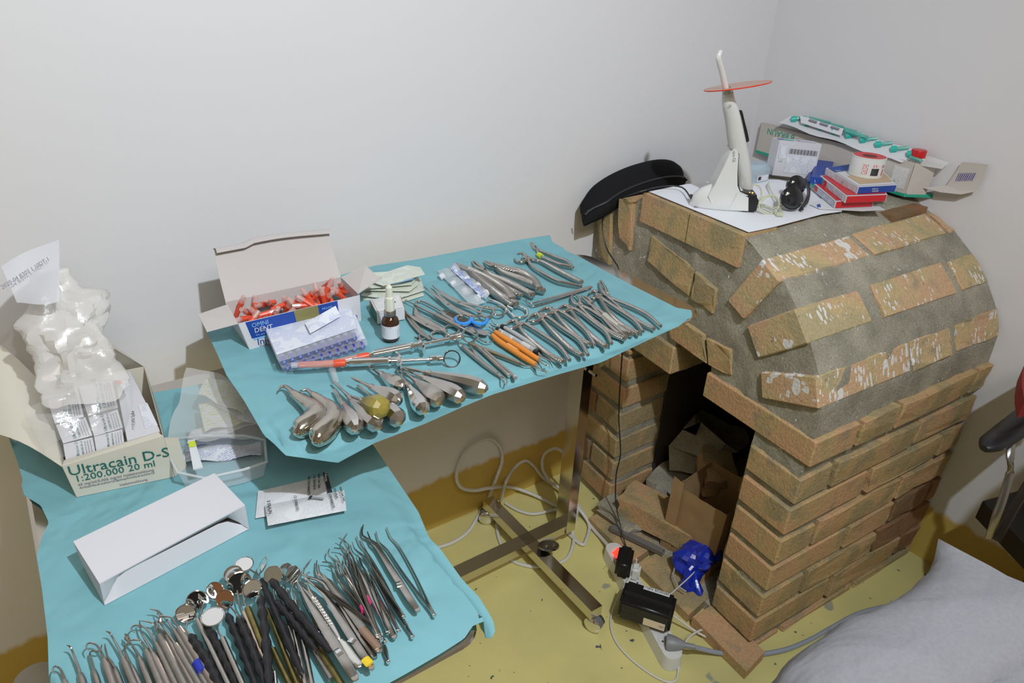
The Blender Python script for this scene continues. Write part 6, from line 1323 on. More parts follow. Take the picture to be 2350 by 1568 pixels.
# its black cable over the stove's left edge, down to the floor
cab = [BP(.02, .05, .012), W3((1565, 430), .014), W3((1520, 428), .012), W3((1470, 440), .008), at(1430, 455, .965), at(1400, 478, .935), at(1384, 500, .915), Vector((1.245, 1.25, .86)), Vector((1.235, 1.235, .78)), at(1417, 640, .70) if 0 else Vector((1.215, 1.19, .70)), Vector((1.205, 1.155, .60)), Vector((1.20, 1.13, .50)), Vector((1.20, 1.115, .40)), Vector((1.195, 1.12, .30)), Vector((1.19, 1.10, .20)), Vector((1.185, 1.09, .12)), Vector((1.175, 1.03, .07)), Vector((1.16, 0.985, .055))]
def cablepx(uvx): return [atx(u, v, x) for u, v, x in uvx]
cab = [BP(.02, .05, .012), W3((1565, 430), .012), W3((1520, 428), .010), W3((1470, 440), .006)] + cablepx([(1420, 458, 1.262), (1396, 474, 1.255), (1384, 498, 1.248), (1383, 530, 1.244), (1392, 570, 1.238), (1410, 600, 1.232), (1420, 622, 1.226), (1424, 700, 1.215), (1427, 760, 1.212), (1428, 810, 1.21), (1423, 880, 1.212), (1420, 960, 1.212), (1424, 1040, 1.206), (1414, 1090, 1.20), (1413, 1150, 1.195), (1422, 1200, 1.185), (1432, 1240, 1.172), (1438, 1258, 1.165)])
lc = solo(MB().tube(smooth_path(cab, 4), .0019, 8), 'power_cable', blackr, 'thin black cable running from the curing light charger down over the stove', 'cable')
child(MB().lathe([(.0025, 0), (.0048, .004), (.0052, .022), (.0030, .028)], 12, frame(BP(.06, .05, .012), W3((1568, 430), .012))), 'cable_plug', blackr, bs_)
# black zip case behind
cs_ = thing('zip_case', 'black fabric hard zip case leaning between the wall and the stove', 'case', (1.22, 1.30, .82))
def aw(u, v, y__): return aty(u, v, y__)
top_ = [aw(u, v, 1.335) for u, v in ((1332, 470), (1352, 440), (1392, 408), (1445, 382), (1500, 367), (1540, 368), (1562, 385), (1566, 405))]
bot_ = [aw(u, v, 1.30) for u, v in ((1340, 520), (1365, 508), (1405, 480), (1450, 462), (1500, 448), (1535, 440), (1560, 430), (1572, 420))]
P = []
for i, (a, b) in enumerate(zip(resample(smooth_path(top_, 4), 26), resample(smooth_path(bot_, 4), 26))):
    s = i / 25; e = min(1, math.sin(PI * max(.03, min(.97, s))) * 2.2); row = []
    for j in range(14):
        t_ = 2 * PI * j / 14; m_ = a.lerp(b, .5); hv = (a - b) / 2
        row.append(m_ + hv * math.cos(t_) * (1 if 1 else 1) + Vector((0, -.034 * e * math.sin(t_) * (1 if math.sin(t_) > 0 else .75), 0)))
    P.append(row)
mb = MB(); mb.add([p for r in P for p in r], [(i * 14 + j, i * 14 + (j + 1) % 14, (i + 1) * 14 + (j + 1) % 14, (i + 1) * 14 + j) for i in range(25) for j in range(14)] + [tuple(range(14)), tuple(range(25 * 14, 26 * 14))])
child(mb, 'shell', blackf, cs_, ang=1.2)
zp = [a.lerp(b, .42) + Vector((0, -.033 * min(1, math.sin(PI * max(.05, min(.95, i / 25))) * 2.2), 0)) for i, (a, b) in enumerate(zip(resample(smooth_path(top_, 4), 26), resample(smooth_path(bot_, 4), 26)))]
child(MB().tube(zp, [(.0035, .0030)] * 26, 8), 'zip_piping', mat('black_piping', (.02, .02, .022), .5), cs_)
child(MB().tube([aw(1335, 492, 1.30), aw(1337, 502, 1.298)], .002, 8), 'zip_pull', blackm, cs_)
# white product carton, zip bag box, goggles, shield, plaster boxes, tape, big carton with needle strips
def ubox(label, name, cat, base, z0, h, m, par=None, group=None):
    P = [Vector((p[0], p[1], z0)) for p in base]; t = thing(name, label, cat, sum(P, Vector()) / len(P), group); Q_ = [p + Vector((0, 0, h)) for p in P]
    child(MB().hexa(P, Q_), 'body', m, t, smooth=False); return t, P, Q_
A_, B__ = at(1772, 402, S3), at(1866, 412, S3); dv = Vector((.35, .94, 0)) * .034
wc, P, Q_ = ubox('upright white carton with a barcode on the stove top', 'product_carton', 'carton', [A_, B__, B__ + dv, A_ + dv], S3, .092, paperw)
F_ = (P[0], P[1], Q_[1], Q_[0])
for k in range(26): 
    s = .28 + k * .026; patch(wc, 'barcode_bar', ink, F_, s, s + (.006 + .010 * ((k * 7) % 3) / 2), .66, .80, .0008)
patch(wc, 'fine_print', tinyp, F_, .25, .96, .12, .62, .0006); facetext(wc, 'C E', greyink, F_, .08, .40, .006); patch(wc, 'fine_print', tinyp, F_, .05, .23, .5, .85, .0006)
T_ = (Q_[0], Q_[1], Q_[2], Q_[3])
patch(wc, 'blue_stripe', navy, T_, .03, .15, .25, .60); patch(wc, 'green_stripe', teal, T_, .16, .40, .25, .55); facetext(wc, 'TD', blue, T_, .42, .25, .008); patch(wc, 'fine_print', bprint, T_, .55, .92, .2, .7)
facetext(wc, 'TD', blue, (P[1], P[2], Q_[2], Q_[1]), .3, .5, .01)
q = [at(u, v, S3 + z_) for u, v, z_ in ((1712, 425, .0), (1762, 415, .0), (1770, 385, .0), (1715, 390, .0))]
P = []
pbx = thing('packet_box', 'small clear box in a crinkled blue-tinted zip bag beside the curing light', 'box', sum(q, Vector()) / 4)
child(MB().hexa(q, [p + Vector((0, 0, .022)) for p in q]), 'clear_box', mat('bluish_clear', (.62, .76, .86), .12, alpha=.5, spec=.9), pbx, smooth=False)
Fq = (q[0], q[1], q[1] + Vector((0, 0, .022)), q[0] + Vector((0, 0, .022)))
patch(pbx, 'label', paper, Fq, .45, .95, .1, .85); patch(pbx, 'label_print', ink, Fq, .50, .62, .3, .7, .0014); patch(pbx, 'fine_print', tinyp, Fq, .66, .93, .2, .8, .0014)
child(crumple([(sum(q, Vector()) / 4 + Vector((0, .0, .002)), Vector((.038, 0, 0)), Vector((0, .024, 0))), (sum(q, Vector()) / 4 + Vector((0, 0, .018)), Vector((.042, 0, 0)), Vector((0, .026, 0))), (sum(q, Vector()) / 4 + Vector((0, .002, .032)), Vector((.030, 0, 0)), Vector((0, .014, 0)))], .006, 20, 4), 'zip_bag', mat('blue_zip_film', (.62, .80, .92), .15, alpha=.30, spec=.9, bs=50, bump=.6), pbx)
# clear yellow goggles
gg = thing('safety_glasses', 'clear yellowish framed round glasses lying on the paper beside the charger', 'glasses', at(1780, 480, S3))
def ringv(c, ux, uy, r, m, par, nm, n=24): return child(MB().tube([c + ux * math.cos(2 * PI * i / n) + uy * math.sin(2 * PI * i / n) for i in range(n)], r, 8, closed=True), nm, m, par)
c1 = at(1765, 470, S3 + .020); uxa = Vector((.9, -.42, 0)).normalized() * .024; uya = Vector((.1, .2, .97)).normalized() * .021
ringv(c1, uxa, uya, .0022, yframe, gg, 'lens_rim'); ringv(c1 + uxa * .15, uxa * .9, uya * .9, .0012, yframe, gg, 'lens_rim')
c2 = at(1728, 445, S3 + .020); ringv(c2, uxa * .9, uya, .0020, yframe, gg, 'lens_rim')
tb(gg, 'nose_bridge', yframe, [(1738, 470), (1748, 455), (1755, 452)], .002, .012, 8, 3, W3)
tb(gg, 'temple', yframe, [(1795, 490), (1782, 460), (1770, 440), (1763, 425), (1765, 418)], [.0028, .0020, .0018, .0028, .002], .008, 8, 3, W3)
tb(gg, 'temple', yframe, [(1790, 492), (1740, 468), (1780, 476), (1812, 462), (1822, 455)], [.0026, .0016, .0016, .0030, .0034], .006, 8, 3, W3)
tb(gg, 'hinge_block', yframe, [(1782, 492), (1797, 493)], [(.004, .005)] * 2, .005, 8, 1, W3)
# dark protective goggles
dg = thing('dark_goggles', 'black side-shielded protective goggles lying on their side by the plaster boxes', 'goggles', at(1830, 478, S3))
def lens(par, c, ax, R1, R2, d, m, nm):
    z_ = ax.normalized(); x_ = z_.cross(Vector((0, 0, 1))).normalized(); y_ = z_.cross(x_); T = Matrix((x_, y_, z_)).transposed().to_4x4(); T.translation = c
    return child(MB().lathe([(R2 * .96, -d), (R2 * .98, -d * .4), (R1, 0), (R1 * .97, .002), (R1 * .8, .0045), (R1 * .4, .0065), (.0004, .007)], 26, T), nm, m, par)
ax = Vector((-.45, -.75, .25))
l1 = lens(dg, at(1818, 455, S3 + .030), ax, .0245, .021, .020, tint, 'lens_cup'); l2 = lens(dg, at(1828, 425, S3 + .034), ax, .0215, .019, .018, tint, 'lens_cup')
ringv(at(1818, 455, S3 + .030), Vector((.86, -.5, 0)).normalized() * .0243, Vector((.1, .3, .95)).normalized() * .0243, .0022, blackm, dg, 'cup_rim')
ringv(at(1828, 425, S3 + .034), Vector((.86, -.5, 0)).normalized() * .0213, Vector((.1, .3, .95)).normalized() * .0213, .0020, blackm, dg, 'cup_rim')
tb(dg, 'side_arm', blackm, [(1838, 480, .006), (1850, 465, .010), (1856, 440, .016), (1850, 415, .030)], [(.004, .006), (.005, .007), (.004, .007), (.002, .004)], .01, 8, 3, W3)
tb(dg, 'hinge', chrome, [(1846, 478, .012), (1852, 470, .014)], .0018, .01, 8, 1, W3); tb(dg, 'white_tag', paper, [(1840, 484, .003), (1848, 474, .004)], [(.0022, .0006)] * 2, .004, 4, 1, W3)
# leaflet under the boxes
q = [at(u, v, S3 + .001) for u, v in ((1858, 470), (1880, 480), (1980, 485), (2030, 482), (2010, 470), (1900, 450))]
ll = solo(MB().hexa(q, [p + Vector((0, 0, .0012)) for p in q]), 'wound_closure_sachet', paper, 'white sachet with blue corners under the plaster boxes', 'sachet', smooth=False)
q = [at(u, v, S3 + .0026) for u, v in ((1876, 476), (1884, 475), (1882, 468), (1874, 470))]; child(MB().hexa(q, [p + Vector((0, 0, .0003)) for p in q]), 'blue_corner', blue, ll, smooth=False)
redc = mat('red_card', (.66, .02, .03), .4); stain = mat('tan_print', (.58, .42, .26), .6)
def pbox(label, fl4, z0, h, endm, topm, grp='stacked plaster boxes'):
    """fl4 picture corners of the base: near-left, near-right, far-right, far-left"""
    P = [at(u, v, z0) for u, v in fl4]; Q_ = [p + Vector((0, 0, h)) for p in P]; t = thing('plaster_box', label, 'box', sum(P, Vector()) / 4, grp)
    child(MB().hexa(P, Q_), 'body', paperw, t, smooth=False)
    patch(t, 'end_panel', endm, (P[0], P[1], Q_[1], Q_[0]), .02, .98, .04, .97); patch(t, 'top_panel', topm, (Q_[0], Q_[1], Q_[2], Q_[3]), .03, .97, .03, .97)
    return t, P, Q_
t, P, Q_ = pbox('lowest plaster box of the stack, red end, red top', [(1914, 478), (2002, 474), (1960, 415), (1858, 430)], S3 + .003, .016, redc, redc)
S_ = (P[3], P[0], Q_[0], Q_[3]); patch(t, 'green_badge', teal, S_, .04, .16, .2, .95); patch(t, 'red_badge', redc, S_, .18, .30, .15, .9); patch(t, 'pattern_print', bprint, S_, .38, .95, .1, .9); facetext(t, 'G', white, S_, .07, .35, .007, off=.0018); facetext(t, 'E', white, S_, .21, .3, .007, off=.0018)
t, P, Q_ = pbox('middle plaster box of the stack, red end, shifted to the right', [(1938, 466), (2032, 462), (1995, 404), (1878, 418)], S3 + .0195, .016, redc, redc)
S_ = (P[3], P[0], Q_[0], Q_[3]); patch(t, 'green_badge', teal, S_, .04, .16, .2, .95); patch(t, 'red_badge', redc, S_, .18, .30, .15, .9); patch(t, 'pattern_print', bprint, S_, .38, .95, .1, .9); facetext(t, 'G', white, S_, .07, .35, .007, off=.0018); facetext(t, 'E', white, S_, .21, .3, .007, off=.0018)
t, P, Q_ = pbox('top plaster box with dark blue end and tan lid, under the tape roll', [(1965, 445), (2054, 440), (2000, 382), (1892, 400)], S3 + .0365, .016, blue, paperw)
Tq = (Q_[0], Q_[1], Q_[2], Q_[3]); patch(t, 'tan_print', stain, Tq, .12, .95, .10, .5, .0014); patch(t, 'blue_corner', blue, Tq, .02, .6, .72, .97, .0014); facetext(t, 'Hans', white, Tq, .05, .76, .008, off=.002)
E_ = (P[0], P[1], Q_[1], Q_[0]); facetext(t, '2020-10', white, E_, .36, .52, .005, off=.0016); facetext(t, '14328708', white, E_, .36, .18, .005, off=.0016)
S_ = (P[3], P[0], Q_[0], Q_[3]); patch(t, 'barcode', tinyp, S_, .03, .35, .1, .9); facetext(t, 'CE', greyink, S_, .55, .3, .008); patch(t, 'fine_print', tinyp, S_, .72, .97, .1, .9)
for lb, fl4, z_ in (('dark blue plaster box end behind the stack, lower', [(1845, 430), (1880, 432), (1900, 395), (1860, 395)], .002), ('dark blue plaster box end behind the stack, upper', [(1858, 420), (1890, 425), (1910, 385), (1872, 380)], .019)):
    P = [at(u, v, S3 + z_) for u, v in fl4]; t = thing('plaster_box', lb, 'box', sum(P, Vector()) / 4, 'stacked plaster boxes'); child(MB().hexa(P, [p + Vector((0, 0, .016)) for p in P]), 'body', blue, t, smooth=False); facetext(t, 'L', white, (P[0], P[1], P[1] + Vector((0, 0, .016)), P[0] + Vector((0, 0, .016))), .3, .3, .008)
tc_ = at(1984, 402, S3 + .0535); tr_ = thing('tape_roll', 'white and red sticking-plaster tape roll standing on the plaster boxes', 'tape roll', tc_); T = Matrix.Translation(tc_)
child(MB().lathe([(0.0378, .0), (0.0390, 0.0017), (0.0390, 0.0437), (0.0378, 0.0462)], 30, T), 'outer_ring', white, tr_)
child(MB().lathe([(.0375, .0462), (.0368, .0475), (.0190, .0470), (.0165, .0466)], 30, T, cap=False), 'red_disc', redc, tr_)
child(MB().lathe([(.0003, .0464), (.0168, .0464), (.0168, .0468), (.0003, .0468)], 24, T), 'core_hole', mat('dark_red_core', (.16, .008, .010), .6), tr_)
child(MB().lathe([(0.0370, .0), (0.0390, 0.0462), (0.0373, 0.0474), (0.0360, 0.0450)], 30, T, cap=False), 'rim', white, tr_)
for k in range(14):
    a_ = math.radians(226 + k * 1.9); c_ = Vector((math.cos(a_), math.sin(a_), 0)); e_ = Vector((-c_.y, c_.x, 0)); w_ = 0.0003 + 0.0003 * ((k * 5) % 3)
    p = tc_ + c_ * 0.0393 + Vector((0, 0, 0.0084)); child(MB().hexa([p - e_ * w_, p + e_ * w_, p + e_ * w_ - c_ * 0.0013, p - e_ * w_ - c_ * 0.0013], [q_ + Vector((0, 0, 0.0168)) for q_ in (p - e_ * w_, p + e_ * w_, p + e_ * w_ - c_ * 0.0013, p - e_ * w_ - c_ * 0.0013)]), 'barcode_bar', ink, tr_, smooth=False)
for a0, a1_, z0_, z1_ in ((228, 250, .028, .034), (262, 280, .027, .033), (268, 286, .008, .024), (196, 214, .010, .034)):
    v_ = [tc_ + Vector((math.cos(math.radians(a_)), math.sin(math.radians(a_)), 0)) * .0393 for a_ in [a0 + (a1_ - a0) * k / 5 for k in range(6)]]
    child(MB().grid([[p + Vector((0, 0, z0_)), p + Vector((0, 0, z1_))] for p in v_]), 'red_print', redprint, tr_)
# large needle carton lying along the right wall
bc_ = thing('needle_carton', 'long beige carton with green edging lying along the right wall on the stove', 'carton', (1.84, 1.1, S3))
fa, fb_ = at(1740, 350, S3), at(2060, 440, S3); fa = Vector((1.800, 1.285, S3)); 
fa = atx(1742, 348, 1.855); fa.z = S3; a0 = Vector((1.862, 1.330, S3)); b0 = at(2075, 452, S3); e0 = at(2158, 455, S3)
H_ = .086; a1 = atx(1758, 282, 1.858); b1 = b0 + Vector((.006, .002, .084)); e1 = e0 + Vector((.004, .002, .082)); a1 = a0 + Vector((0, 0, H_))
card = mat('beige_carton', (.62, .57, .52), .65, spec=.2)
Fc = (a0, b0, b1, a1); fpn = panel(bc_, 'front_panel', card, a0, b0, b1, a1)
bk0, bk1 = Vector((1.874, 1.34, S3)), Vector((1.874, .83, S3))
panel(bc_, 'bottom', card, a0, b0, e0, bk0); panel(bc_, 'back_panel', card, bk0, bk1, bk1 + Vector((0, 0, .084)), bk0 + Vector((0, 0, H_)))
patch(fpn, 'green_edge', green, Fc, .0, 1.0, .0, .09); patch(fpn, 'end_liner', ghost, Fc, .90, .985, .2, .8)
facetext(fpn, 'B BRAUN', green, (b1, a1, a0, b0), .72 if 0 else .84, .12, .020, off=-.0012) if 0 else None
def updown(par, txt, m_, s, t__, size): # lettering standing on its head on the front panel
    a, b, c, d = Fc; lettering(txt, par, m_, onface(*Fc, s, t__, .0015), a - b, a - d, size)
# text must face the viewer: check orientation
updown(fpn, 'B BRAUN', green, .26, .90, .024); updown(fpn, 'Injekt', green, .93, .38, .020)
def endq(p, q): return panel(bc_, 'end_flap', card, p, q, q + Vector((.004, -.004, .082)), p + Vector((.004, 0, .084)))
endq(b0, b0.lerp(e0, .55))
patch(bc_, 'green_edge', green, (b0, e0, e1, b1), .0, 1.0, .0, .12)
# bent open end flap with barcode
fq = [at(2135, 440, S3 + .012), at(2195, 445, S3 + .015), at(2240, 440, S3 + .030), at(2268, 378, S3 + .055), at(2205, 372, S3 + .058), at(2170, 430, S3 + .020)]
fq = [at(u, v, S3 + z_) for u, v, z_ in ((2120, 432, .010), (2210, 446, .008), (2240, 436, .016), (2268, 380, .046), (2208, 374, .048), (2172, 428, .016))]
P = [[atx(*p) for p in r] for r in (((2118, 432, 1.852), (2160, 442, 1.850), (2206, 447, 1.852)), ((2172, 426, 1.868), (2204, 438, 1.866), (2238, 440, 1.866)), ((2190, 400, 1.872), (2225, 408, 1.870), (2254, 410, 1.871)), ((2208, 372, 1.868), (2240, 374, 1.866), (2269, 378, 1.868)))]
of_ = child(sheet(P, .0008), 'open_flap', card, bc_)
for k in range(9):
    u0 = 2193 + k * 4.6; child(MB().tube([atx(u0, 416 - k * .2, 1.867), atx(u0 + 9, 397, 1.867)], [(.0007 + .0004 * (k % 3), .0006)] * 2, 4), 'barcode_bar', navy, of_)
q = [atx(u, v, x_) for u, v, x_ in ((2075, 382, 1.835), (2110, 380, 1.835), (2162, 388, 1.850), (2178, 374, 1.868), (2128, 358, 1.866))]
child(MB().hexa(q, [p + Vector((0, 0, .0008)) for p in q]), 'torn_film', milky, bc_)
for k, (u, v, z_) in enumerate(((2112, 400, .030), (2108, 418, .016))):
    q = [at(u, v, S3 + z_), at(u + 48, v + 6, S3 + z_), at(u + 52, v - 10, S3 + z_), at(u + 6, v - 14, S3 + z_)]
    solo(MB().hexa(q, [p + Vector((0, 0, .008)) for p in q]), 'needle_packet', tealc, ('upper' if k == 0 else 'lower') + ' green needle packet inside the open end of the beige carton', 'packet', smooth=False)
# strip of green-hub needles on top of the carton
sp = thing('needle_strip', 'long paper strip of green-hubbed needles lying on the beige carton', 'needle strip', (1.82, 1.1, S3 + .09))
sa, sb, sc_p, sd_ = atx(1787, 290, 1.80), at(2065, 372, S3 + .068), at(2118, 352, S3 + .074), atx(1820, 268, 1.86)
sa = a1 + Vector((-.012, -.02, .006)); sa = atx(1787, 282, 1.828); sd_ = atx(1815, 266, 1.868); sb = atx(2068, 374, 1.822); sc_p = atx(2128, 352, 1.866)
g = [[sa.lerp(sb, i / 14).lerp(sd_.lerp(sc_p, i / 14), j / 3) + Vector((0, 0, .003 * math.sin(i * 1.1) * (j == 0))) for j in range(4)] for i in range(15)]
child(sheet(g, .0006), 'paper_backing', paper, sp)
for k in range(9):
    s = .06 + k * .112; p = sa.lerp(sb, s).lerp(sd_.lerp(sc_p, s), .45) + Vector((0, 0, .006)); d = ((sd_.lerp(sc_p, s) - sa.lerp(sb, s)).normalized() + (sb - sa).normalized() * .8 + Vector((0, 0, .0))).normalized()
    o = solo(MB().lathe([(.0045, -.001), (.0085, 0), (.0085, .012), (.0055, .014)], 12, frame(p, p + d)), 'hypodermic_needle', teal, 'green-hubbed needle, %s along the strip on the beige carton' % ('first at the corner end', 'second from the corner end', 'third from the corner end', 'fourth from the corner end', 'middle one', 'fourth from the near end', 'third from the near end', 'second from the near end', 'last at the near end')[k], 'needle', 'green needles on the paper strip')
    child(MB().lathe([(.0055, .014), (.0048, .030), (.0034, .040)], 10, frame(p, p + d)), 'needle_sheath', tealc, o)
sp2 = thing('needle_strip', 'short strip of green needles with three dark label panels, lying across the long strip', 'needle strip', at(1900, 290, S3 + .10))
s4 = [atx(1838, 282, 1.835), atx(1930, 312, 1.835), atx(1936, 296, 1.848), atx(1836, 266, 1.848)]
child(MB().hexa(s4, [p + Vector((0, 0, .001)) for p in s4]), 'paper_backing', paper, sp2, smooth=False)
up4 = (s4[0], s4[1], s4[2] + Vector((0, 0, .004)), s4[3] + Vector((0, 0, .004)))
for k in range(3):
    s = .22 + .26 * k; child(MB().tube([onface(*up4, s, .6, .003), onface(*up4, s + .18, .6, .003)], [(.0022, .0034)] * 2, 6), 'dark_label', greyink, sp2)
for k in range(3):
    a = atx(1858 + 26 * k, 270 + 9 * k, 1.856); b = atx(1905 + 30 * k, 282 + 10 * k, 1.850); child(MB().tube([a, b], .0036, 10), 'sheathed_needle', tealc, sp2)
a = atx(1940, 300, 1.842); b = atx(1990, 316, 1.842); tn = solo(MB().tube([a, b], [(.006, .005)] * 2, 10), 'needle_pack', tealc, 'single green sheathed needle lying right of the three dark labels', 'needle')
a = atx(2088, 360, 1.83); b = atx(2116, 370, 1.828); solo(MB().tube([a, b], [(.005, .004)] * 2, 10), 'needle_pack', tealc, 'pale green needle sheath at the near end of the long strip', 'needle')
rc = atx(2109, 352, 1.855); rcb = thing('spray_bottle', 'bottle with a red cap standing behind the beige carton', 'bottle', (1.853, rc.y, S3)); T = Matrix.Translation(Vector((1.853, rc.y, S3)))
top_z = rc.z; child(MB().lathe([(.019, 0), (.02, .002), (.02, top_z - S3 - .012), (.015, top_z - S3 - .006)], 22, T), 'bottle_body', white, rcb); child(MB().lathe([(.0175, top_z - S3 - .010), (.0175, top_z - S3 + .006), (.0165, top_z - S3 + .009), (.0003, top_z - S3 + .010)], 26, T), 'cap', red, rcb)
# brick piece and dark gap on the right of the top

# ---------------------------------------------------------------- floor: stove opening, cables, power strips
random.seed(5)
def chunk(c, sx, sy_, sz, rot, m, name, label, cat, group=None, rough=.15):
    bm = bmesh.new(); bmesh.ops.create_cube(bm, size=1); bmesh.ops.subdivide_edges(bm, edges=list(bm.edges), cuts=2, use_grid_fill=True)
    for v in bm.verts:
        q = v.co * 3 + Vector((c[0] * 50, c[1] * 50, 0)); v.co += Vector((noise.noise(q), noise.noise(q + Vector((7, 0, 0))), noise.noise(q + Vector((0, 7, 0))))) * rough
    T = Matrix.Translation(Vector(c)) @ Matrix.Rotation(rot[2], 4, 'Z') @ Matrix.Rotation(rot[1], 4, 'Y') @ Matrix.Rotation(rot[0], 4, 'X') @ Matrix.Diagonal((sx, sy_, sz, 1))
    bm.transform(T); bm.verts.index_update(); mb = MB(); mb.v = [tuple(v.co) for v in bm.verts]; mb.f = [tuple(v.index for v in f.verts) for f in bm.faces]; bm.free()
    return solo(mb, name, m, label, cat, group, smooth=True, ang=.5)
L_B = 'loose rubble in the stove opening'
chunk((1.30, .985, .082), .115, .25, .062, (0, .05, .28), BR, 'loose_brick', 'long loose yellow brick lying slanted at the mouth of the stove opening', 'brick', L_B, .07)
chunk((1.42, 1.075, .085), .15, .10, .06, (.1, 0, .3), MO, 'rubble_piece', 'grey mortar lump beside the left pillar inside the stove', 'rubble', L_B, .2)
chunk((1.53, 1.05, .19), .16, .15, .14, (.2, .3, .5), MO, 'rubble_piece', 'large mortar-covered lump at the back of the stove opening', 'rubble', L_B, .3)
chunk((1.45, .95, .20), .12, .085, .07, (.1, -.2, .9), BR, 'loose_brick', 'broken brick end resting on the rubble behind the paper bag', 'brick', L_B, .12)
chunk((1.58, .86, .10), .2, .2, .16, (.2, .1, .1), MO, 'rubble_piece', 'dark rubble heap low at the back right of the opening', 'rubble', L_B, .25)
chunk((1.235, 1.08, .045), .08, .14, .035, (0, .1, .1), MO, 'rubble_piece', 'flat grey mortar slab at the foot of the left pillar', 'rubble', L_B, .2)
chunk((1.205, .99, .040), .018, .16, .012, (0, 0, .35), mat('grey_slate', (.16, .15, .14), .8), 'slate_strip', 'thin dark slate strip lying on the sill', 'strip', None, .05)
# brown paper bag
kb = thing('paper_bag', 'brown paper bag standing crumpled in the stove opening', 'bag', (1.33, .87, .03))
def wq(u, v, y_): return aty(u, v, y_)
b0 = [Vector((1.265, .93, .03)), Vector((1.275, .79, .03)), Vector((1.42, .80, .03)), Vector((1.41, .94, .03))]
t0_ = [Vector((1.275, .945, .235)), Vector((1.285, .785, .245)), Vector((1.43, .79, .26)), Vector((1.42, .95, .25))]
def wallp(a, b, c, d, nm, th=.0008, amp=.006):
    g = [[a.lerp(b, i / 8).lerp(d.lerp(c, i / 8), j / 8) + Vector((noise.noise(Vector((i, j, 1)) * .6), noise.noise(Vector((i, j, 5)) * .6), 0)) * amp * (1 if 0 < i < 8 else .3) for j in range(9)] for i in range(9)]
    child(sheet(g, th), nm, kraft, kb)
wallp(b0[0], b0[1], t0_[1], t0_[0], 'front_panel'); wallp(b0[1], b0[2], t0_[2], t0_[1], 'side_panel'); wallp(b0[2], b0[3], t0_[3], t0_[2], 'back_panel')
wallp(b0[3], b0[0], t0_[0], t0_[3], 'side_gusset', amp=.010)
wallp(Vector((1.255, .948, .03)), Vector((1.262, .915, .03)), Vector((1.268, .918, .26)), Vector((1.262, .948, .268)), 'folded_edge', amp=.001)
child(MB().tube([Vector((1.38, .82, .25)), Vector((1.385, .815, .33)), Vector((1.40, .80, .37)), Vector((1.42, .77, .375)), Vector((1.45, .745, .36))], [(.010, .0008)] * 5, 6, up=(1, 0, 0)), 'bag_handle', kraft, kb)
bb = thing('plastic_wrapper', 'blue glossy plastic wrapper with silver star edging in a cardboard piece', 'wrapper', at(1580, 1330, .04))
child(crumple([R3(1590, 1345, .035, .020, .030), R3(1585, 1300, .065, .036, .042), R3(1610, 1260, .10, .040, .042), R3(1640, 1225, .13, .028, .030)], .024, 30, 7), 'wrapper_body', bluebag, bb, ang=.2)
child(MB().tube([at(u, v, .075) for u, v in ((1550, 1285), (1560, 1275), (1580, 1278), (1592, 1272), (1608, 1262), (1612, 1282), (1618, 1295))], .0022, 6), 'silver_edging', grip, bb)
child(MB().tube([at(u, v, .055) for u, v in ((1550, 1290), (1545, 1320), (1555, 1345), (1575, 1358))], .0018, 6), 'silver_edging', grip, bb)
q = [at(1578, 1365, .03), at(1650, 1278, .05), at(1650, 1325, .02), at(1590, 1372, .015)]
solo(MB().hexa(q, [p + Vector((.003, .003, 0)) for p in q]), 'cardboard_piece', kraft, 'folded cardboard piece in front of the blue wrapper', 'cardboard', smooth=False)
# power strips
def strip(label, a, b, w_, h_, name='power_strip', sockets=True, sw=None):
    t = thing(name, label, 'power strip', (a + b) / 2); d = (b - a).normalized(); n_ = Vector((-d.y, d.x, 0)); L = (b - a).length
    mb = MB(); lo_, hi_ = [], []
    for (x, y_) in rrect(0, L, -w_ / 2, w_ / 2, w_ * .42, 5): lo_.append(a + d * x + n_ * y_); hi_.append(a + d * (x * .985 + L * .0075) + n_ * y_ * .88 + Vector((0, 0, h_)))
    lo_ = [Vector((p.x, p.y, 0.001)) for p in lo_]; mid = [p.lerp(q, .85) + (p - q) * 0 for p, q in zip(lo_, hi_)]
    mb.hexa(lo_, [Vector((p.x, p.y, h_)) for p in hi_]); child(mb, 'housing', mat('white_housing', (.72, .72, .70), .35), t)
    if sockets:
        for k in range(sockets):
            c = a + d * (L * (k + .6) / (sockets + .3)) + Vector((0, 0, h_)); T = Matrix.Translation(c)
            sk_ = child(MB().lathe([(.0205, -.001), (.0205, .0016), (.0188, .0016), (.0184, .0005), (.0003, .0005)], 24, T), 'socket', mat('socket_white', (.66, .67, .67), .3), t)
            for s__ in (-1, 1): child(MB().lathe([(.0003, .0004), (.0026, .0004), (.0026, .0009), (.0003, .0009)], 10, T @ Matrix.Translation(n_ * s__ * .0095 * 1)), 'contact_hole', ink, sk_)
    return t
ps = strip('white power strip lying along the stove sill under the adapters', at(1548, 1540, 0), at(1398, 1268, 0), .052, .038, sockets=4)
q = [at(u, v, .0395) for u, v in ((1405, 1270), (1418, 1258), (1432, 1266), (1418, 1284))]; child(MB().hexa(q, [p + Vector((0, 0, .003)) for p in q]), 'switch', led, ps, smooth=False)
ps2 = strip('second white power strip standing half hidden behind the stand post', Vector((1.15, 1.24, 0)), Vector((1.13, 1.17, 0)), .045, .035, sockets=0)
q = [at(u, v, .0362) for u, v in ((1297, 1150), (1303, 1142), (1314, 1150), (1304, 1162))]; child(MB().hexa(q, [p + Vector((0, 0, .003)) for p in q]), 'switch', led, ps2, smooth=False)
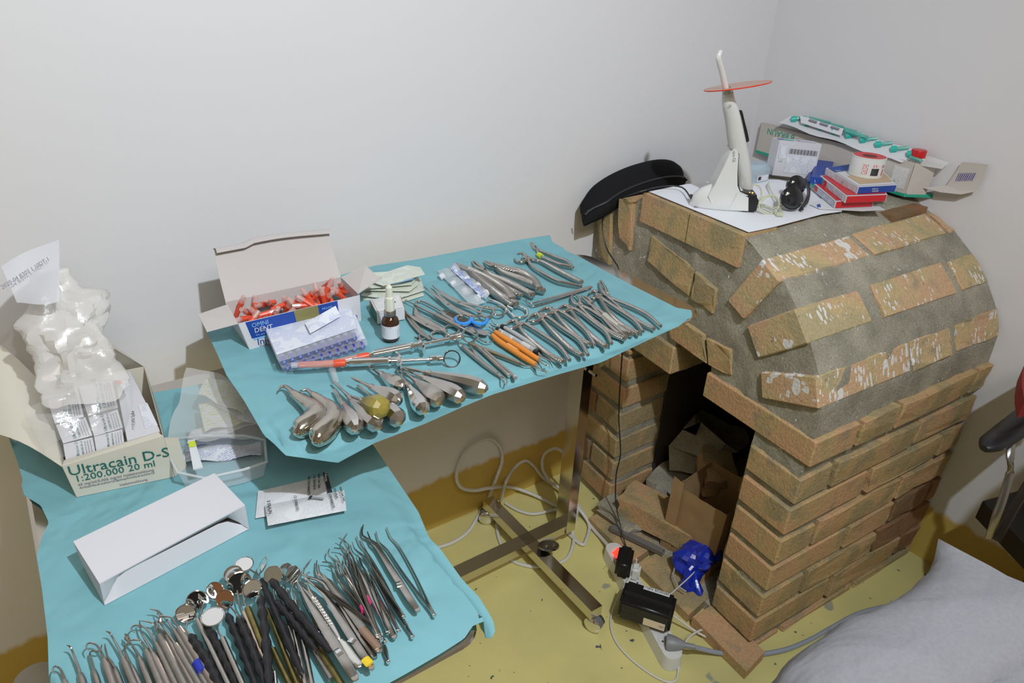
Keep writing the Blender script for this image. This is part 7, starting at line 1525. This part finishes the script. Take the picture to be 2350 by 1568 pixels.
# adapters
def roundbox(par, name, m, c, ex_, ey_, ez_, sx, sy_, sz, r=.006, seg=3):
    bm = bmesh.new(); bmesh.ops.create_cube(bm, size=1); T = Matrix((ex_.normalized(), ey_.normalized(), ez_.normalized())).transposed().to_4x4(); T.translation = c
    bmesh.ops.transform(bm, matrix=Matrix.Diagonal((sx, sy_, sz, 1)), verts=bm.verts); bmesh.ops.bevel(bm, geom=list(bm.edges), offset=r, segments=seg, affect='EDGES'); bm.transform(T)
    bm.verts.index_update(); mb = MB(); mb.v = [tuple(v.co) for v in bm.verts]; mb.f = [tuple(v.index for v in f.verts) for f in bm.faces]; bm.free(); return child(mb, name, m, par, ang=.7)
up_ = Vector((0, 0, 1))
c = at(1433, 1290, .065); ad = thing('plug_adapter', 'black plug-in power adapter with the thin black cable, in the strip', 'adapter', (c.x, c.y, .04))
d1 = (at(1440, 1258, .065) - at(1425, 1330, .065)); d1.z = 0; roundbox(ad, 'housing', blackm, c, d1, up_.cross(d1), up_, .078, .040, .052, .008)
c = at(1458, 1312, .058); ad2 = thing('plug_adapter', 'small white phone charger plug beside the black adapter', 'adapter', (c.x, c.y, .04))
roundbox(ad2, 'housing', white, c, d1, up_.cross(d1), up_, .030, .026, .040, .006); child(MB().lathe([(.003, 0), (.0028, .018)], 8, Matrix.Translation(c + Vector((.004, .006, .018)))), 'plug_pin', whitecord, ad2)
c = at(1485, 1392, .075); A5, B5 = at(1392, 1400, .045), at(1540, 1430, .045)
dx_ = (at(1548, 1392, .08) - at(1425, 1352, .08)); dx_.z = 0; dy_ = up_.cross(dx_)
sn = thing('charger_unit', 'black box charger labelled SENIOR NEU resting across the power strip', 'charger', (c.x, c.y, .04))
roundbox(sn, 'housing', blackm, c, dx_, dy_, up_, .128, .078, .062, .008); top_c = c + Vector((0, 0, .031)); ex5 = dx_.normalized(); ey5 = dy_.normalized()
def lab(par, m_, s, t__, w_, h_, z_=.0004): 
    q = [top_c + ex5 * (s + a * w_ / 2) + ey5 * (t__ + b * h_ / 2) + Vector((0, 0, z_)) for a, b in ((-1, -1), (1, -1), (1, 1), (-1, 1))]; return child(MB().hexa(q, [p + Vector((0, 0, .0005)) for p in q]), 'label', m_, par, smooth=False)
lab(sn, paper, .014, .026, .064, .012)
lettering('SENIOR NEU', sn, ink, top_c + ex5 * .044 + ey5 * .0305 + Vector((0, 0, .001)), -ex5, -ey5, .0105)
fc = c - ey5 * .0392; q = [fc + ex5 * (s) + up_ * z_ for s, z_ in ((.0, -.020), (.052, -.020), (.052, .002), (.0, .002))]
lb2 = child(MB().hexa([p for p in q], [p - ey5 * .0006 for p in q]), 'label', mat('cream_label', (.78, .66, .48), .5), sn, smooth=False)
lettering('star', sn, greyink, fc - ey5 * .0012 + ex5 * .049 + up_ * -.006, -ex5, -up_, .008)
for k in range(5): roundbox(sn, 'vent_rib', mat('black_rib', (.02, .02, .02), .4), c - ey5 * .0385 - ex5 * (.052 - k * .008) + up_ * .008, ex5, ey5, up_, .004, .003, .026, .0008, 1)
roundbox(sn, 'ridge', mat('black_rib', (.02, .02, .02), .4), top_c - ey5 * .008, ex5, ey5, up_, .118, .012, .006, .002, 2)
# round grey plug with grey cable
c = at(1548, 1478, .055); gp = thing('power_plug', 'grey earthed plug at the near end of the power strip', 'plug', (c.x, c.y, .038))
T = frame(at(1530, 1475, .045), at(1582, 1483, .052)); child(MB().lathe([(.019, 0), (.020, .006), (.017, .02), (.012, .034), (.007, .042), (.006, .062), (.0045, .066)], 16, T), 'plug_body', mat('grey_plug', (.24, .25, .27), .45), gp)
def cable(label, pts, r, m, zs=None, name='cable', cat='cable'):
    P = [at(p[0], p[1], p[2]) for p in pts]; return solo(MB().tube(smooth_path(P, 6), r, 8), name, m, label, cat)
cable('grey mains cable running right from the grey plug across the floor', [(1582, 1483, .052), (1610, 1490, .03), (1660, 1500, .010), (1730, 1503, .008), (1800, 1492, .008), (1860, 1468, .008), (1910, 1440, .008), (1980, 1405, .008), (2080, 1390, .008), (2200, 1420, .008)], .0058, greycord)
cable('thin white charging cable looping in front of the power strip', [(1450, 1320, .05), (1425, 1360, .03), (1405, 1405, .006), (1402, 1440, .004), (1415, 1475, .004), (1445, 1510, .004), (1490, 1545, .004), (1530, 1565, .004), (1552, 1560, .004), (1558, 1530, .006), (1565, 1490, .03), (1585, 1460, .03), (1615, 1445, .02), (1638, 1452, .012), (1640, 1464, .010), (1620, 1462, .012), (1590, 1445, .02), (1555, 1420, .04), (1540, 1410, .05)], .0026, whitecord)
cable('short thin white cable from the charger box up to the blue wrapper', [(1530, 1372, .08), (1560, 1345, .07), (1585, 1322, .065), (1602, 1302, .06)], .0018, whitecord)
cable('thick white cable from the coil to the lit power strip', [(1290, 1190, .03), (1300, 1140, .04), (1330, 1170, .03), (1352, 1205, .01), (1345, 1240, .008), (1335, 1250, .008), (1310, 1230, .008), (1290, 1205, .01)], .0048, whitecord)
cable('white cable entering the lit power strip from the left', [(1305, 1130, .03), (1330, 1165, .015), (1358, 1210, .008), (1380, 1235, .012), (1400, 1258, .028)], .0048, whitecord)
cable('white cable loop on the floor in front of the stand foot', [(1295, 1210, .03), (1315, 1225, .012), (1314, 1255, .007), (1298, 1285, .006), (1260, 1298, .006), (1215, 1300, .006), (1170, 1282, .006), (1145, 1235, .006), (1140, 1190, .01), (1142, 1150, .03)], .0048, whitecord)
yl = WY - .012
P = [at(u, v, z_) for u, v, z_ in ((1000, 1258, .006), (1040, 1245, .006), (1075, 1220, .006), (1100, 1180, .01), (1118, 1150, .02))] + [aty(u, v, yy) for u, v, yy in ((1140, 1095, 1.33), (1152, 1060, 1.35), (1150, 1030, yl), (1130, 1008, yl), (1105, 1010, yl), (1070, 1035, yl), (1052, 1070, yl), (1048, 1100, 1.35), (1060, 1120, 1.34), (1090, 1126, 1.33), (1125, 1120, 1.32))] + [at(u, v, z_) for u, v, z_ in ((1170, 1118, .04), (1210, 1130, .02), (1250, 1148, .012), (1290, 1170, .012))]
solo(MB().tube(smooth_path(P, 6), .0050, 8), 'cable_loop', whitecord, 'large white cable loop standing against the lower wall', 'cable')
P = [at(1150, 1150, .02)] + [aty(u, v, yy) for u, v, yy in ((1160, 1110, 1.32), (1180, 1075, yl), (1205, 1058, yl), (1225, 1070, yl), (1245, 1095, 1.35))] + [at(u, v, z_) for u, v, z_ in ((1280, 1118, .03), (1295, 1135, .03))]
solo(MB().tube(smooth_path(P, 6), .0046, 8), 'cable_loop', whitecord, 'low white cable arch between the big loop and the stand post', 'cable')
P = [atx(u, v, xx) for u, v, xx in ((1262, 1105, 1.12), (1245, 1075, 1.13), (1248, 1045, 1.14), (1270, 1030, 1.14), (1290, 1036, 1.14), (1310, 1060, 1.14), (1325, 1100, 1.14), (1322, 1135, 1.14))]
solo(MB().tube(smooth_path(P, 6), .0046, 8), 'cable_loop', whitecord, 'white cable loop hanging behind the stand post', 'cable')
cable('white cable running along the wall foot behind the cross leg', [(1160, 1155, .008), (1190, 1172, .008), (1225, 1180, .008), (1265, 1172, .010), (1290, 1168, .02)], .0044, whitecord)
# unidentified pale round object at the very bottom left corner
q = at(85, 1568, .35); pr = thing('pale_round_item', 'pale rounded lamp or knob top just visible at the bottom left corner', 'item', (q.x, q.y, .33)); child(MB().lathe([(.012, -.02), (.030, -.015), (.036, 0), (.032, .012), (.018, .020), (.0005, .022)], 24, Matrix.Translation(q)), 'cap', mat('beige_plastic', (.45, .42, .36), .5), pr)
child(MB().lathe([(.011, -.35), (.011, -.02)], 12, Matrix.Translation(q)), 'stem', grip, pr)
child(MB().lathe([(.06, -.35), (.06, -.345), (.02, -.335), (.012, -.33)], 20, Matrix.Translation(q)), 'foot', grip, pr)
# ---------------------------------------------------------------- chair and seated person at the right
ch = thing('office_chair', 'office chair with black armrest and red back at the right edge', 'chair', (1.80, .30, 0))
ar = [at(2258, 1030, .60), at(2275, 1018, .605), at(2310, 995, .608), at(2360, 955, .61), at(2420, 910, .61)]
child(MB().tube(smooth_path(ar, 4), rad_path([(.010, .008), (.024, .012), (.028, .014), (.028, .014), (.024, .012)], 4), 16), 'armrest_pad', mat('armrest_black', (.02, .018, .02), .4), ch)
ap = at(2320, 1030, .57); ab = Vector((ap.x + .02, ap.y + .03, .0))
stp = [at(2320, 1010, .59), at(2318, 1050, .565), at(2318, 1085, .53), at(2300, 1150, .47), at(2285, 1190, .43), at(2270, 1235, .38)]
child(MB().tube(smooth_path(stp, 4), [(.009, .006)] * (len(stp) * 4 - 3), 10), 'armrest_support', mat('aged_metal', (.40, .38, .36), .3, .9), ch)
child(MB().tube([at(2380, 1080, .52), at(2330, 1160, .45), at(2285, 1240, .37)], [(.010, .006)] * 3, 8), 'armrest_brace', mat('dark_metal', (.12, .11, .11), .4, .6), ch)
sc0 = at(2340, 1235, .36); child(MB().hexa([sc0 + Vector(p) for p in ((-.06, -.05, -.03), (.30, -.25, -.03), (.42, .0, -.03), (.03, .10, -.03))], [sc0 + Vector(p) for p in ((-.06, -.05, .02), (.30, -.25, .02), (.42, .0, .02), (.03, .10, .02))]), 'seat_frame', blackm, ch, smooth=False)
child(MB().tube([Vector((sc0.x + .12, sc0.y - .05, .05)), Vector((sc0.x + .12, sc0.y - .05, .34))], .028, 14), 'gas_column', blackm, ch)
for k in range(5):
    a_ = 2 * PI * k / 5 + 1.05; c0_ = Vector((sc0.x + .12, sc0.y - .05, .08)); e_ = c0_ + Vector((math.cos(a_), math.sin(a_), 0)) * .22 - Vector((0, 0, .03))
    if e_.x < WX - .03: child(MB().tube([c0_, e_], [(.02, .015), (.012, .01)], 8), 'star_leg', blackm, ch); child(MB().lathe([(.012, -.01), (.025, -.008), (.025, .008), (.012, .01)], 14, Matrix.Translation(Vector((e_.x, e_.y, .026))) @ Matrix.Rotation(PI / 2, 4, 'X')), 'castor', blackm, ch)
bk0_ = [at(2338, 940, .70), at(2332, 905, .72), at(2342, 875, .74), at(2400, 820, .76)]
g = []
for i in range(8):
    s = i / 7; row = []
    for j in range(6): row.append(at(2334 + 130 * s - 6 * math.sin(j / 5 * PI), 875 + 85 * (j / 5) - 40 * s, .70))
    g.append(row)
child(sheet(g, .04), 'back_cushion', redf, ch, ang=1.0)
# person: seated, only a leg in grey sweat trousers shows
pe = thing('person', 'person in grey marl sweat trousers seated at the lower right, leg only', 'person', (1.25, .15, 0))
def skin(parent, name, m, pts, subd=2, fold=0.0):
    """one continuous body: pts = [(pos, radius, parent index)]"""
    me = bpy.data.meshes.new(name); vs = [tuple(p[0]) for p in pts]; es = [(p[2], i) for i, p in enumerate(pts) if p[2] is not None]
    mi = parent.matrix_world.inverted(); me.from_pydata([tuple(mi @ Vector(v)) for v in vs], es, []); o = bpy.data.objects.new(name, me); C.objects.link(o)
    mod = o.modifiers.new('skin', 'SKIN'); mod.use_smooth_shade = True
    for i, sv in enumerate(me.skin_vertices[0].data): sv.radius = pts[i][1] if isinstance(pts[i][1], tuple) else (pts[i][1], pts[i][1]); sv.use_root = (i == 0)
    s2 = o.modifiers.new('sub', 'SUBSURF'); s2.levels = subd; s2.render_levels = subd
    dg_ = bpy.context.evaluated_depsgraph_get(); ev = o.evaluated_get(dg_); m2 = bpy.data.meshes.new_from_object(ev); o.modifiers.clear(); o.data = m2
    for v in m2.vertices:
        if fold: v.co += v.normal * fold * (.9 * (1 - abs(noise.noise(Vector((v.co.x * 3 + v.co.y * 7, v.co.y * 3 - v.co.x * 1.5, v.co.z * 6))))) ** 5 + noise.noise(Vector((v.co.x * 9, v.co.y * 9, v.co.z * 5))) + .6 * abs(noise.noise(Vector((v.co.x * 16 + v.co.y * 9, v.co.y * 4, v.co.z * 16)))))
    m2.polygons.foreach_set('use_smooth', [True] * len(m2.polygons)); m2.materials.clear(); m2.materials.append(m); o.parent = parent; WM[o.name] = parent.matrix_world.copy(); return o
hz = .50
hip = at(2440, 1400, hz + .02); kn_ = at(1905, 1655, hz); hip2 = at(2560, 1590, hz); kn2 = at(2040, 1900, hz - .02)
def leg(h, k, r0, i0):
    d = (k - h).normalized()
    return [(h.lerp(k, .3), r0, i0), (h.lerp(k, .65), r0 * .93, None), (k, r0 * .82, None), (k + d * .03 + Vector((0, 0, -.09)), r0 * .70, None), (k + d * .03 + Vector((0, 0, -.24)), r0 * .60, None), (k + d * .02 + Vector((0, 0, -.38)), r0 * .5, None), (k + d * .0 + Vector((0, 0, -.455)), .040, None), (k + d * .12 + Vector((0, 0, -.465)), .034, None)]
pts = [((hip + hip2) / 2 + Vector((.03, 0, .02)), .15, None), (hip, .125, 0)]
for hp, kk in ((hip, kn_), (hip2, kn2)):
    if hp is hip2: pts.append((hip2, .125, 0))
    base_i = len(pts) - 1
    for q_, (p_, r_, _) in enumerate(leg(hp, kk, .118, 0)): pts.append((p_, r_, base_i if q_ == 0 else len(pts) - 1))
hc = (hip + hip2) / 2; n0 = len(pts)
pts += [(hc + Vector((.10, -.01, .16)), .150, 0), (hc + Vector((.16, -.02, .34)), .155, n0), (hc + Vector((.19, -.02, .50)), .14, n0 + 1), (hc + Vector((.20, -.02, .60)), .06, n0 + 2)]
skin(pe, 'trousers', sweat, pts, 3, .012)
